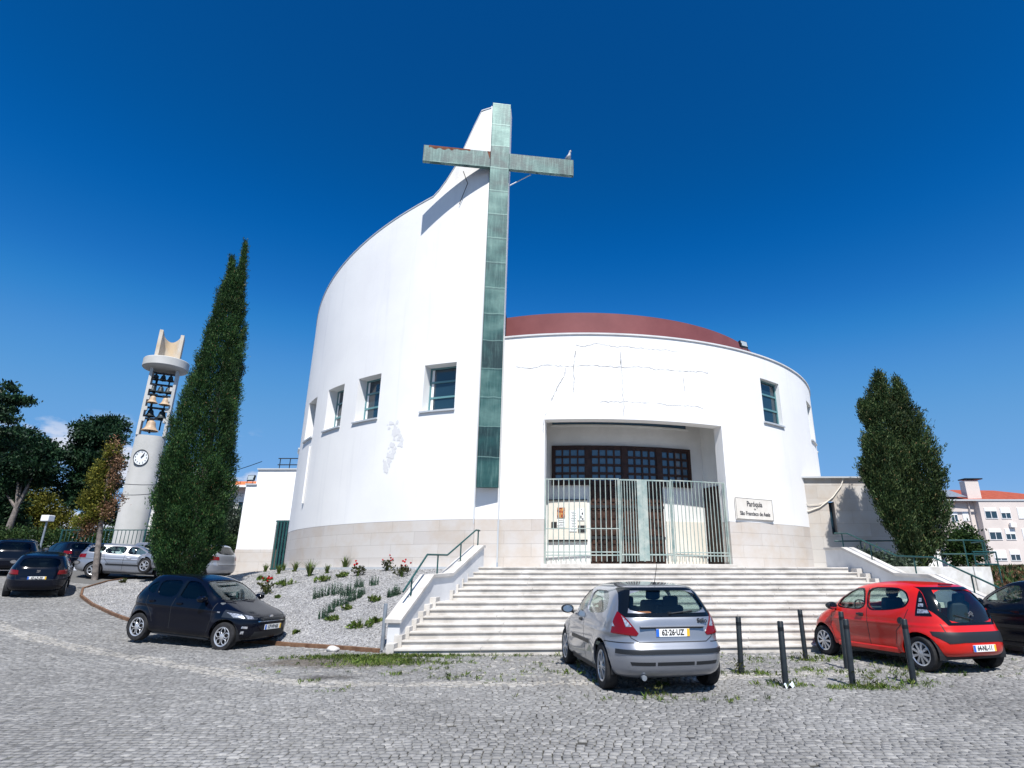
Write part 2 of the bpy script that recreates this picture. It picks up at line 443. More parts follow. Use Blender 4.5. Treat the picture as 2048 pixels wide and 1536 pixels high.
# ---------------------------------------------------------------- laid cobbles
def gv(X, Y):
    s = -.75 * X + .66 * Y
    f = lambda t: 1.2 * np.logaddexp(0, t / 1.2)
    return (.062 * f(s - 15.5) + .055 * f(s - 28) - .117 * f(s - 36.5)) * (1 - np.clip((X + 4) / 8, 0, 1))
LINE = [(-17.5, 18.6), (-13.9, 15.75), (-11.4, 14.23), (-9.54, 13.27), (-7.9, 12.39), (-6.34, 11.36), (-4.84, 10.42), (-3.97, 10.02), (-2.6, 9.88), (-.5, 9.95), (1.2, 10.2), (2.95, 10.65), (5, 11.1)]
XS, YS = [], []
y = 4.6; row = 0
while y < 26:
    xl = -1.02 * y - 2.2; xr = .84 * y + 2.0
    if y > 14.6: xr = -1.0 - (y - 14.6) * 1.0
    x = xl + rng.uniform(0, .1)
    while x < xr:
        w = rng.uniform(.074, .112)
        XS.append((x + w / 2, y, w)); x += w
    y += .091 if y < 16 else .11
    row += 1
A = np.array(XS)
cx, cy_, w = A[:, 0], A[:, 1].copy(), A[:, 2]
cy_ = cy_ + .035 * np.sin(cx * .9 + cy_ * .4) + .02 * np.sin(cx * 2.7 + 1.3) + rng.normal(0, .006, len(cx)) + .02 * (cx + 1)
def dist_pl(X, Y, pl):
    d = np.full(len(X), 1e9)
    for (ax, ay), (bx, by) in zip(pl[:-1], pl[1:]):
        dx, dy = bx - ax, by - ay; t = np.clip(((X - ax) * dx + (Y - ay) * dy) / (dx * dx + dy * dy), 0, 1)
        d = np.minimum(d, np.hypot(X - ax - t * dx, Y - ay - t * dy))
    return d
def above_curb(X, Y):   # is the point behind the curb line
    cxs = np.array([p[0] for p in CURB[::-1]]); cys = np.array([p[1] for p in CURB[::-1]])
    lim = np.interp(X, cxs[np.argsort(cxs)], cys[np.argsort(cxs)])
    stair = 13.18 + .083 * (X + 1.25)
    return np.where(X > -3.7, Y > stair, Y > lim - .05) & (X > -19.5)
keep = ~above_curb(cx, cy_)
cx, cy_, w = cx[keep], cy_[keep], w[keep]
# missing stones, more of them near the grass
patch = np.sin(cx * 1.9 + 2 * np.sin(cy_ * 1.3)) * np.sin(cy_ * 2.3 + cx)
keep = rng.random(len(cx)) > (.006 + .05 * (patch > .8) * (cy_ > 10.5))
cx, cy_, w = cx[keep], cy_[keep], w[keep]
n = len(cx)
hw = w / 2 - rng.uniform(.002, .007, n); hd = .0455 - rng.uniform(.002, .007, n)
hgt = rng.uniform(-.004, .006, n)
ang = rng.normal(0, .03, n) + .04 * np.sin(cx * .9)
ca, sa = np.cos(ang), np.sin(ang)
Vs = np.zeros((n, 8, 3), np.float32)
cor = [(-1, -1), (1, -1), (1, 1), (-1, 1)]
tx, ty = rng.normal(0, .022, n), rng.normal(0, .022, n)
for k, (sx, sy) in enumerate(cor):
    for lvl, (ins, dz) in enumerate(((0., -.014), (.0055, 0.))):
        lx = sx * (hw - ins) + rng.normal(0, .0032, n); ly = sy * (hd - ins) + rng.normal(0, .0032, n)
        X = cx + lx * ca - ly * sa; Y = cy_ + lx * sa + ly * ca
        Vs[:, lvl * 4 + k, 0] = X; Vs[:, lvl * 4 + k, 1] = Y
        Vs[:, lvl * 4 + k, 2] = gv(X, Y) + hgt + dz + lx * tx + ly * ty + (.0 if lvl else -.004)
base = (np.arange(n) * 8)[:, None, None]
fq = np.array([(4, 5, 6, 7), (0, 1, 5, 4), (1, 2, 6, 5), (2, 3, 7, 6), (3, 0, 4, 7)])[None]
FQ = (base + fq).reshape(-1, 4)
def m_cobble(name, stops, sat=1):
    m = mat(name, (.4, .4, .4), .85, spec=.25); t = NT(m)
    r = t.add('NewGeometry').outputs['Random Per Island']
    c = t.ramp(r, stops)
    v = t.coord('Object'); b = t.noise(v, .42, 5, .6)
    c = t.mix(.8, c, t.ramp(b, [(.34, (.78, .775, .765)), (.5, (.97, .965, .95)), (.66, (1.14, 1.14, 1.13))]), 'MULTIPLY')
    f = t.noise(v, 26, 6, .75); c = t.mix(.9, c, t.ramp(f, [(.3, .74), (.7, 1.2)]), 'MULTIPLY')
    # dark oil patch between the parked cars
    c2 = t.add('VectorMath'); c2.operation = 'DISTANCE'; sc = t.add('Mapping'); sc.inputs['Location'].default_value = (3.75, -10.5 * 1.9, 0); sc.inputs['Scale'].default_value = (1, 1.9, 0)
    t.l.new(t.add('TexCoord').outputs['Object'], sc.inputs[0]); t.l.new(sc.outputs[0], c2.inputs[0])
    dd = t.math('ADD', c2.outputs['Value'], t.math('MULTIPLY', t.noise(v, 4.2, 7, .8), 1.7))
    c = t.mix(t.ramp(t.math('MULTIPLY', dd, .42), [(.40, .8), (.62, 0.)]), c, (.045, .041, .037))
    d2 = t.add('VectorMath'); d2.operation = 'DISTANCE'; s2 = t.add('Mapping'); s2.inputs['Location'].default_value = (4.2, -12.2 * 2.2, 0); s2.inputs['Scale'].default_value = (1, 2.2, 0)
    t.l.new(t.add('TexCoord').outputs['Object'], s2.inputs[0]); t.l.new(s2.outputs[0], d2.inputs[0])
    de = t.math('MULTIPLY', t.math('ADD', d2.outputs['Value'], t.math('MULTIPLY', t.noise(v, 2.2, 6, .7), 2.6)), .22)
    c = t.mix(t.ramp(de, [(.50, .75), (.72, 0.)]), c, (.088, .070, .052))      # trodden earth over the setts
    t.color(c); t.bump(f, .5, .008); return m
M['cobble'] = m_cobble('granite_cobble', [(0., (.185, .183, .179)), (.5, (.222, .22, .216)), (.85, (.252, .249, .244)), (1., (.30, .295, .285))])
M['cobble_pale'] = m_cobble('pale_limestone_cobble', [(0., (.27, .26, .24)), (.5, (.33, .315, .29)), (1., (.40, .385, .36))])
cobbles = np_mesh('street', Vs.reshape(-1, 3), FQ, [M['cobble'], M['cobble_pale']])
d = dist_pl(cx, cy_, LINE)
pale = ((d < .21 + .04 * np.sin(cx * 3)) & (rng.random(n) < .82)) | ((rng.random(n) < .10) & (cy_ > 10.5) & (cx > -6))
cobbles.data.polygons.foreach_set('material_index', np.repeat(pale.astype(np.int32), 5))
cobbles.data.update()
tag(cobbles, kind='structure')

# ---------------------------------------------------------------- gravel bed
def m_gravel():
    m = mat('pale_gravel', (.4, .4, .4), .95, spec=.15); t = NT(m); v = t.coord('Object')
    vo = t.add('TexVoronoi', Scale=24.0); t.l.new(v, vo.inputs['Vector'])
    c = t.ramp(vo.outputs['Color'], [(0., (.17, .168, .17)), (.5, (.27, .268, .27)), (1., (.42, .415, .41))])
    n = t.noise(v, 1.1, 6, .65); c = t.mix(.9, c, t.ramp(n, [(.32, .72), (.62, 1.06)]), 'MULTIPLY')
    t.color(c); t.bump(vo.outputs['Distance'], .9, .03); return m
M['gravel'] = m_gravel()
bx = np.arange(-19.8, -2.2, .16); by = np.arange(13.2, 29.4, .16)
ids = {}; V = []; F = []
def vid(i, j):
    if (i, j) not in ids:
        x, y = bx[i], by[j]; ids[(i, j)] = len(V)
        V.append((x, y, bed(x, y) if True else 0))
    return ids[(i, j)]
for i in range(len(bx) - 1):
    for j in range(len(by) - 1):
        if inpoly(bx[i] + .08, by[j] + .08, BEDPOLY): F.append((vid(i, j), vid(i + 1, j), vid(i + 1, j + 1), vid(i, j + 1)))
# snap the stair-stepped rim onto the outline, then skirt it down
from collections import Counter
ec = Counter(tuple(sorted((f[k], f[(k + 1) % 4]))) for f in F for k in range(4))
rim = {a for e, c in ec.items() if c == 1 for a in e}
OUT = BEDPOLY + [BEDPOLY[0]]
for a in rim:
    p = V[a]; best = None
    for (ax, ay), (bx_, by_) in zip(OUT[:-1], OUT[1:]):
        dx, dy = bx_ - ax, by_ - ay; L2 = dx * dx + dy * dy
        if L2 < 1e-9: continue
        t = max(0, min(1, ((p[0] - ax) * dx + (p[1] - ay) * dy) / L2)); q = (ax + t * dx, ay + t * dy)
        dd = math.hypot(p[0] - q[0], p[1] - q[1])
        if best is None or dd < best[0]: best = (dd, q)
    if best[0] < .22: V[a] = (best[1][0], best[1][1], bed(*best[1]))
V = [tuple(map(float, p)) for p in V]
for e, c in list(ec.items()):
    if c == 1:
        a, b = e; k = len(V)
        V += [(V[b][0], V[b][1], -.3), (V[a][0], V[a][1], -.3)]; F.append((a, b, k, k + 1))
gb = np_mesh('gravel_bed', V, F, M['gravel'], smooth=True); gb.name = 'terrain'; tag(gb, kind='structure')
gb.data.set_sharp_from_angle(angle=R(50))
# loose chippings
P = []
while len(P) < 26000:
    x = random.uniform(-19, -2.6); yy = random.uniform(13.3, 28)
    if random.random() < 9 / (yy * yy / 20 + 1) and inpoly(x, yy, BEDPOLY): P.append((x, yy, bed(x, yy)))
P = np.array(P); m_ = len(P)
octv = np.array([(1, 0, 0), (-1, 0, 0), (0, 1, 0), (0, -1, 0), (0, 0, .7), (0, 0, -.7)])
octf = np.array([(0, 2, 4), (2, 1, 4), (1, 3, 4), (3, 0, 4), (2, 0, 5), (1, 2, 5), (3, 1, 5), (0, 3, 5)])
VV = octv[None] * rng.uniform(.35, 1.5, (m_, 6, 1)) * (rng.uniform(.010, .026, (m_, 1, 1)) * (.6 + .025 * P[:, 1:2, None])) + P[:, None, :]
M['chip'] = m_cobble('gravel_chipping', [(0., (.11, .11, .11)), (.5, (.27, .265, .26)), (1., (.52, .51, .50))])
tag(np_mesh('gravel', VV.reshape(-1, 3), (np.arange(m_)[:, None, None] * 6 + octf[None]).reshape(-1, 3), M['chip']), kind='stuff', label='loose pale chippings scattered over the sloping planting bed', cat='gravel')
# edging
for a in range(0, 1):
    mb = MB()
    for (ax, ay), (bx_, by_) in zip(CURB[:-1], CURB[1:]):
        mb.sbar((ax, ay, g(ax, ay) + .005), (bx_, by_, g(bx_, by_) + .005), .07, .15)
    tag(mb.build('bed_edging', M['timber'], bevel=.01), 'low rust brown timber edging curving along the foot of the gravel bed', 'edging')

# ---------------------------------------------------------------- church
CLc = (-.38, 33.33, 13.36); CRc = (.92, 32.32, 12.26)
def pc(c, phi, r, z): return Vector((c[0] + r * math.sin(R(phi)), c[1] - r * math.cos(R(phi)), z))
def arc_wall(c, R0, th, p0, p1, z0, ztop, holes=(), step=1.0, mi_rev=0, zrows=()):
    ph = set(np.round(np.arange(p0, p1 + 1e-6, step), 3)) | {p0, p1}
    zs = {z0} | set(zrows)
    for a, b, za, zb in holes: ph |= {a, b}; zs |= {za, zb}
    ph = sorted(p for p in ph if p0 <= p <= p1); zs = sorted(zs)
    zt = ztop if callable(ztop) else (lambda p: ztop)
    rows = zs + ['top']
    mb = MB(); idx = {}
    def v(i, j, ro):
        k = (i, j, ro)
        if k not in idx:
            z = zt(ph[i]) if rows[j] == 'top' else rows[j]
            idx[k] = len(mb.v); mb.v.append(tuple(pc(c, ph[i], ro, z)))
        return idx[k]
    def isin(i, j):
        if rows[j] == 'top' or rows[j + 1] == 'top': return False
        pm = (ph[i] + ph[i + 1]) / 2; zm = (rows[j] + rows[j + 1]) / 2
        return any(a < pm < b and za < zm < zb for a, b, za, zb in holes)
    def zz(i, j): return zt(ph[i]) if rows[j] == 'top' else rows[j]
    def face(q, uv, mi=0): mb.f.append(q); mb.m.append(mi); mb.uv.append(uv)
    Ro, Ri = R0, R0 - th
    nI, nJ = len(ph) - 1, len(rows) - 1
    for i in range(nI):
        for j in range(nJ):
            if isin(i, j): continue
            uv = [(R0 * R(ph[a]), zz(a, b)) for a, b in ((i, j), (i + 1, j), (i + 1, j + 1), (i, j + 1))]
            face([v(i, j, Ro), v(i + 1, j, Ro), v(i + 1, j + 1, Ro), v(i, j + 1, Ro)], uv)
            face([v(i + 1, j, Ri), v(i, j, Ri), v(i, j + 1, Ri), v(i + 1, j + 1, Ri)], uv)
            if j == nJ - 1: face([v(i, j + 1, Ro), v(i + 1, j + 1, Ro), v(i + 1, j + 1, Ri), v(i, j + 1, Ri)], uv)
            if i == 0: face([v(i, j, Ri), v(i, j, Ro), v(i, j + 1, Ro), v(i, j + 1, Ri)], uv)
            if i == nI - 1: face([v(i + 1, j, Ro), v(i + 1, j, Ri), v(i + 1, j + 1, Ri), v(i + 1, j + 1, Ro)], uv)
            if i > 0 and isin(i - 1, j): face([v(i, j, Ri), v(i, j, Ro), v(i, j + 1, Ro), v(i, j + 1, Ri)], uv, mi_rev)
            if i < nI - 1 and isin(i + 1, j): face([v(i + 1, j, Ro), v(i + 1, j, Ri), v(i + 1, j + 1, Ri), v(i + 1, j + 1, Ro)], uv, mi_rev)
            if j > 0 and isin(i, j - 1): face([v(i, j, Ro), v(i, j, Ri), v(i + 1, j, Ri), v(i + 1, j, Ro)], uv, mi_rev)
            if j < nJ - 1 and isin(i, j + 1): face([v(i, j + 1, Ro), v(i + 1, j + 1, Ro), v(i + 1, j + 1, Ri), v(i, j + 1, Ri)], uv, mi_rev)
    return mb
def arc_box(c, r0, r1, p0, p1, z0, z1, step=1.5, mb=None, uvr=None):
    mb = mb or MB(); n = max(1, int(abs(p1 - p0) / step)); ps = [p0 + (p1 - p0) * i / n for i in range(n + 1)]
    vs = []
    zf = z1 if callable(z1) else (lambda p: z1)
    z0f = z0 if callable(z0) else (lambda p: z0)
    for p in ps: vs += [pc(c, p, r1, z0f(p)), pc(c, p, r1, zf(p)), pc(c, p, r0, zf(p)), pc(c, p, r0, z0f(p))]
    fs = []; uv = []
    for i in range(n):
        a, b = i * 4, i * 4 + 4
        fs += [(a, b, b + 1, a + 1), (a + 1, b + 1, b + 2, a + 2), (a + 2, b + 2, b + 3, a + 3), (a + 3, b + 3, b, a)]
        u0, u1 = r1 * R(ps[i]), r1 * R(ps[i + 1])
        uv += [[(u0, z0f(ps[i])), (u1, z0f(ps[i + 1])), (u1, zf(ps[i + 1])), (u0, zf(ps[i]))]] * 4
    fs += [(0, 1, 2, 3), (n * 4 + 3, n * 4 + 2, n * 4 + 1, n * 4)]; uv += [[(0, 0), (0, 1), (1, 1), (1, 0)]] * 2
    return mb.add(vs, fs, 0, uv)

church = empty('church', (.9, 32.3, 0), 0, 'white round church with a tall sweeping curved wall and a burgundy roof band', 'church')
def chp(o):   # parent keeping world placement
    o.parent = church; o.matrix_parent_inverse = Matrix.Translation((-.9, -32.3, 0)); return o
TOPL = [(-150, 11.6), (-120, 12.2), (-90, 12.9), (-75, 13.4), (-66, 14.0), (-60, 14.4), (-51.4, 14.86), (-40.8, 15.42), (-32.7, 15.88), (-25.5, 16.3), (-21.6, 16.55), (-20.4, 16.8), (-19.1, 17.19), (-17.3, 17.88), (-15.8, 18.76), (-14.1, 19.76), (-12.9, 20.42), (-11.0, 20.5)]
def ztl(p): return float(np.interp(p, [a for a, b in TOPL], [b for a, b in TOPL]))
WL = [(-20.7, -15.0), (-35.4, -29.7), (-45.5, -39.6), (-57.1, -51.0), (-69.3, -63.5), (-80, -74)]
WR = [(35.2, 41.3), (56.2, 62.3), (70.5, 76.5)]
ZS, ZH = 7.25, 9.06
tall = arc_wall(CLc, CLc[2], .5, -150, -10.9, 3.35, ztl, [(a, b, ZS, ZH) for a, b in WL], zrows=(12,)).build('tall_wall', M['plaster'], smooth=30); chp(tall)
chp(arc_wall(CLc, CLc[2] - .004, .5, -150, -10.9, .3, 3.345).build('stone_plinth', M['stone'], smooth=30))
PB = 10.45
PORT = (-6.9, 24.2, 1.90, 6.79)
def drum_build():
    holes = [(a, b, ZS, ZH) for a, b in WR]
    mb = arc_wall(CRc, CRc[2], .45, -14.2, PORT[0], 3.35, 10.0)
    mb2 = arc_wall(CRc, CRc[2], .45, PORT[1], 150, 3.35, 10.0, holes)
    mb3 = arc_wall(CRc, CRc[2], .45, PORT[0], PORT[1], PORT[3], 10.0)
    for q in (mb2, mb3):
        n = len(mb.v); mb.v += q.v; mb.f += [[k + n for k in f] for f in q.f]; mb.m += q.m; mb.uv += q.uv
    # lintel underside
    arc_box(CRc, CRc[2] - .448, CRc[2] - .002, PORT[0], PORT[1], PORT[3] - .004, PORT[3] + .01, mb=mb)
    return mb
mbw = drum_build(); bm = bmesh.new()
o = mbw.build('drum_wall', M['plaster'])
bm.from_mesh(o.data); bmesh.ops.remove_doubles(bm, verts=bm.verts, dist=.0005); bm.to_mesh(o.data); bm.free()
o.data.polygons.foreach_set('use_smooth', [True] * len(o.data.polygons)); o.data.set_sharp_from_angle(angle=R(30)); chp(o)
mb = arc_wall(CRc, CRc[2] - .004, .45, -14.2, PORT[0], .3, 3.345)
q = arc_wall(CRc, CRc[2] - .004, .45, PORT[1], 150, .3, 3.345); n = len(mb.v); mb.v += q.v; mb.f += [[k + n for k in f] for f in q.f]; mb.m += q.m; mb.uv += q.uv
chp(mb.build('stone_plinth', M['stone'], smooth=30))
chp(arc_box(CLc, CLc[2] - .1, CLc[2] + .22, -62, -12.5, 1.5, FLOOR + .035).build('plinth_kerb', M['coping'], smooth=30))
# copings
chp(arc_box(CRc, CRc[2] - .5, CRc[2] + .045, -14.2, 150, 10.0, 10.06).build('coping', M['stone_white'], smooth=30))
cpm = MB()
for (a0, _), (a1, _) in zip(TOPL[:-1], TOPL[1:]): arc_box(CLc, CLc[2] - .54, CLc[2] + .025, a0, a1, ztl, lambda p: ztl(p) + .05, mb=cpm)
chp(cpm.build('coping', M['coping'], smooth=30))
# burgundy ring and roof slabs
chp(arc_box(CRc, 9.9, 10.05, -60, 200, 9.9, 11.9).build('roof_band', M['burgundy'], smooth=30))
mb = MB(); mb.lathe([(0.001, 11.7), (9.95, 11.7), (9.95, 11.6), (.001, 11.6)], (CRc[0], CRc[1], 0), 64); chp(mb.build('roof', M['coping']))
mb = MB(); mb.lathe([(9.8, 9.85), (11.9, 9.85)], (CRc[0], CRc[1], 0), 64); chp(mb.build('roof', M['coping']))
chp(MB().box((-2.33, 23.4, 11.0), (.1, 2.2, 1.86)).build('roof_band', M['black']))
# pilaster behind the cross, with its stone foot
pil_y = 20.30
chp(MB().box((-2.52, pil_y + .25, 11.95), (.80, .5, 17.2)).build('pilaster', M['plaster']))
mb = MB(); mb.add([(-2.92, pil_y, .3), (-2.12, pil_y, .3), (-2.12, pil_y, 3.345), (-2.92, pil_y, 3.345)], [(0, 1, 2, 3)], 0, [[(0.1, .3), (.9, .3), (.9, 3.345), (.1, 3.345)]])
chp(mb.build('stone_plinth', M['stone']))
chp(MB().box((-2.925, pil_y - .04, 11.9), (.035, .10, 17.4)).build('joint_strip', M['coping']))
chp(MB().box((-2.09, pil_y - .05, 6.0), (.03, .08, 8.1)).build('joint_strip', M['coping']))

def church_window(c, a, b, rec=.44, tall_trans=(.345, .68)):
    pm = (a + b) / 2; Rr = c[2] - rec; w = 2 * Rr * math.sin(R(b - a) / 2) ; h = ZH - ZS
    ex = Vector((math.cos(R(pm)), math.sin(R(pm)), 0)); ey = Vector((-math.sin(R(pm)), math.cos(R(pm)), 0))
    o = pc(c, pm, Rr * math.cos(R(b - a) / 2), ZS)
    T = Matrix(((ex.x, ey.x, 0, o.x), (ex.y, ey.y, 0, o.y), (0, 0, 1, o.z), (0, 0, 0, 1)))
    mb = MB(); fw = .06
    mb.box((0, 0, fw / 2), (w, .07, fw), M=T); mb.box((0, 0, h - fw / 2), (w, .07, fw), M=T)
    for s in (-1, 1): mb.box((s * (w / 2 - fw / 2), 0, h / 2), (fw, .066, h - 2 * fw), M=T)
    for k in tall_trans: mb.box((0, -.004, h * k), (w - 2 * fw, .06, .07), M=T)
    f = chp(mb.build('window', M['win_teal']))
    p = MB().box((0, .012, h / 2), (w - .1, .01, h - .1), M=T).build('pane', M['win_glass']); p.parent = f
    # back of room
    s = MB(); 
    arc_box(c, c[2] - .1, c[2] + .07, a - .35, b + .1, ZS - .05, ZS + .012, mb=s)
    s = s.build('sill', M['coping']); s.parent = f
    # pale blind behind the left edge of the glass
    cu = MB().box((-w / 2 + .12, -.0, h / 2), (.10, .02, h - .14), M=T).build('inner_jamb', M['white']); cu.parent = f
for a, b in WL: church_window(CLc, a, b)
for a, b in WR: church_window(CRc, a, b, .2)

# porch interior
room = MB()
arc_box(CRc, 9.9, PB + 0.000, -14, 30, 1.5, 7.9, mb=room)
arc_box(CRc, 10.0, 11.82, -13, 29, 7.62, 7.75, mb=room)
chp(room.build('porch_wall', M['plaster2'], smooth=30))
def rad_wall(p, r0, r1, z0, z1, th, m, name):
    a, b = pc(CRc, p, r0, 0), pc(CRc, p, r1, 0); mb = MB(); d = (b - a).normalized(); c_ = (a + b) / 2
    rz = math.atan2(d.y, d.x); return chp(mb.box((c_.x, c_.y, (z0 + z1) / 2), ((b - a).length, th, z1 - z0), rz).build(name, m))
rad_wall(-10.8, PB + -0.010, 11.82, 1.5, 7.62, .15, M['plaster2'], 'porch_wall')
rad_wall(26.9, PB + -0.010, 11.82, 1.5, 7.62, .15, M['plaster2'], 'porch_wall')
rad_wall(26.45, 10.4, 11.6, 1.9, 4.75, .05, M['wood_dark'], 'side_door')
chp(arc_box(CRc, 9.95, CRc[2] + .12, -7.3, 24.6, 1.74, 1.905).build('threshold', M['stone_step'], bevel=.01))
chp(arc_box(CRc, PB + -0.010, PB + 0.040, -6.8, 22.6, 7.02, 7.5).build('upper_window', M['pane_blue'], smooth=30))
chp(arc_box(CRc, PB + -0.010, PB + 0.070, -7.2, 23.4, 6.97, 7.02).build('sill', M['plaster2']))
# four leaded header windows in dark timber
HP = (-6.8, 23.0)
step = (HP[1] - HP[0]) / 4
chp(arc_box(CRc, PB + -0.010, PB + 0.020, HP[0], HP[1], 4.72, 6.2).build('header_backing', M['wood_dark'], smooth=30))
for k in range(4):
    a = HP[0] + k * step; fr = MB(); gl = MB()
    arc_box(CRc, PB + 0.020, PB + 0.130, a, a + step * .08, 4.72, 6.2, mb=fr); arc_box(CRc, PB + 0.020, PB + 0.130, a + step * .92, a + step, 4.72, 6.2, mb=fr)
    nr = 4; zb = 4.84; cell = (6.08 - zb) / nr; cw = step * .84 / 4
    for i in range(5): arc_box(CRc, PB + 0.020, PB + 0.100, a + step * .08 + i * cw - .17, a + step * .08 + i * cw + .17, 4.74, 6.18, mb=fr)
    for j in range(nr + 1): arc_box(CRc, PB + 0.020, PB + 0.090, a + step * .08, a + step * .92, zb + j * cell - .045, zb + j * cell + .045, mb=fr)
    arc_box(CRc, PB + 0.020, PB + 0.115, a + step * .08, a + step * .92, 6.12, 6.2, mb=fr); arc_box(CRc, PB + 0.020, PB + 0.115, a + step * .08, a + step * .92, 4.72, 4.8, mb=fr)
    f = chp(fr.build('window', M['wood_dark'])); 
    arc_box(CRc, PB + 0.020, PB + 0.050, a + step * .08, a + step * .92, 4.8, 6.12, mb=gl)
    p = gl.build('pane', M['pane_blue']); p.parent = f
# studded double door
DP = (.9, 16.2)
dleaf = (DP[1] - DP[0]) / 4
chp(arc_box(CRc, PB + -0.010, PB + 0.010, DP[0], DP[1], 1.91, 4.72).build('door_backing', M['wood_dark'], smooth=30))
for k in range(4):
    a = DP[0] + k * dleaf; d_ = MB()
    arc_box(CRc, PB + 0.010, PB + 0.050, a + .06, a + dleaf - .06, 1.92, 4.71, mb=d_)
    for i in range(3):
        for j in range(9):
            arc_box(CRc, PB + 0.050, PB + 0.085, a + dleaf * (.1 + .28 * i), a + dleaf * (.1 + .28 * i + .2), 2.02 + j * .298, 2.02 + j * .298 + .17, mb=d_)
    dd = chp(d_.build('door', M['wood_door'], bevel=.006))
    for zz_ in (2.85, 3.95):
        h = MB(); arc_box(CRc, PB + 0.086, PB + 0.110, a + .1, a + dleaf - .1, zz_ - .07, zz_ + .03, mb=h); h = h.build('hinge_strap', M['black']); h.parent = dd
    if k in (1, 2):
        h = MB().box(pc(CRc, a + (dleaf * .88 if k == 1 else dleaf * .12), PB + 0.160, 3.1), (.05, .05, .28)).build('handle', M['black']); h.parent = dd
# cream panel right of the door
chp(arc_box(CRc, PB + 0.000, PB + 0.060, 16.7, 25.6, 1.92, 3.45).build('dado_panel', M['cream'], smooth=30))

# cracks in the plaster over the door
cr = MB()
def ribbon(pts, w0, c=CRc, jit=.03):
    P = []; wk = (0, 0)
    for (u0, v0), (u1, v1) in zip(pts[:-1], pts[1:]):
        n = max(2, int(math.hypot(u1 - u0, v1 - v0) / 3.2))
        for i in range(n):
            p = on_cyl(u0 + (u1 - u0) * i / n, v0 + (v1 - v0) * i / n, (c[0], c[1], c[2] + .003)); wk = (wk[0] * .8 + random.gauss(0, jit) * .35, wk[1] * .8 + random.gauss(0, jit) * .55); P.append(p + Vector((wk[0], 0, wk[1])))
    for k, (a, b) in enumerate(zip(P[:-1], P[1:])):
        d_ = (b - a).normalized(); nrm = Vector((a.x - c[0], a.y - c[1], 0)).normalized(); s = d_.cross(nrm) * w0 * random.uniform(.25, 1.1)
        a2, b2 = a + nrm * .003, b + nrm * .003
        cr.add([a2 - s, b2 - s, b2 + s, a2 + s], [(0, 1, 2, 3)]); cr.add([a2 + s, b2 + s, b2 - s, a2 - s], [(0, 1, 2, 3)])
ribbon([(1032, 733), (1062, 735), (1084, 730), (1143, 732), (1240, 733), (1262, 733), (1350, 740), (1420, 748)], .009)
ribbon([(1151, 691), (1180, 692), (1194, 688), (1222, 691), (1320, 700), (1400, 708)], .008)
ribbon([(1131, 736), (1130, 750), (1118, 768), (1104, 797), (1098, 803)], .014)
ribbon([(1103, 796), (1101, 800)], .035, jit=.01)
ribbon([(1150, 702), (1146, 735), (1149, 790)], .012)
ribbon([(1151, 702), (1151, 718)], .022)
ribbon([(1241, 705), (1242, 733), (1247, 770), (1248, 838)], .009)
ribbon([(1242, 718), (1242, 732)], .018)
ribbon([(1200, 803), (1246, 804), (1300, 806), (1320, 808), (1410, 816)], .008)
ribbon([(1366, 755), (1368, 785)], .010)
ribbon([(1092, 826), (1087, 840), (1087, 870)], .011)
chp(cr.build('plaster_crack', mat('crack_grey', (.38, .385, .39), .9)))
# flaking plaster on the tall wall
fl = MB()
for k in range(110):
    t = random.random(); u = 783 + 10 * math.sin(t * 5) + random.gauss(0, 8 * (1 - t) + 2); v = 842 + 104 * t
    if t < .35 and random.random() < .4: u = random.gauss(797, 4); v = random.uniform(862, 884)
    p = on_cyl(u, v, (CLc[0], CLc[1], CLc[2] + .004)); nrm = Vector((p.x - CLc[0], p.y - CLc[1], 0)).normalized(); tx_ = Vector((-nrm.y, nrm.x, 0)); s = random.uniform(.02, .10)
    pts = [p + nrm * random.uniform(.001, .005) + tx_ * s * math.cos(a_) * random.uniform(.6, 1.2) + Vector((0, 0, s * math.sin(a_) * random.uniform(.6, 1.3))) for a_ in (0, 1.3, 2.6, 3.9, 5.1)]
    fl.add(pts, [(4, 3, 2, 1, 0)])
chp(fl.build('flaking_plaster', mat('flaked_render', (.66, .66, .665), .9)))
# downpipe on the far left of the tall wall
a_ = on_cyl(620, 893, (CLc[0], CLc[1], CLc[2] + .05)); b_ = on_cyl(600, 1008, (CLc[0], CLc[1], CLc[2] + .05)); b_.x, b_.y = a_.x, a_.y
chp(MB().bar(a_, b_, .045, 10).build('downpipe', M['white'], smooth=40))

# ---------------------------------------------------------------- cross
cross = empty('cross', (-2.47, 19.93, 4.37), R(8.7), 'giant green copper cross fixed upright to the front of the white church', 'cross')
CW, CD = .76, .17
def cl_(mb, name, parent, m=None, bevel=.01): o = mb.build(name, m or M['copper'], parent, bevel=bevel); return o
cl_(MB().box((0, CD / 2, 8.05), (CW, CD, 16.1)), 'upright', cross)
za = 13.24; hl = 3.05
for s in (-1, 1):
    x0, x1 = s * (CW / 2 + .002), s * hl
    cl_(MB().box(((x0 + x1) / 2, CD / 2, za), (abs(x1 - x0), CD - .01, .76)), 'crossbeam', cross)
cl_(MB().bar((.45, .3, za - .95), (1.3, .25, za - .36), .022), 'brace', cross, M['coping'], 0)
wi = MB(); wi.tube([Vector((-1.45, .4, za - .4)), Vector((-1.25, .55, za - .85)), Vector((-1.55, .75, za - 1.75))], .014)
cl_(wi, 'lightning_cable', cross, M['dark_metal'], 0)
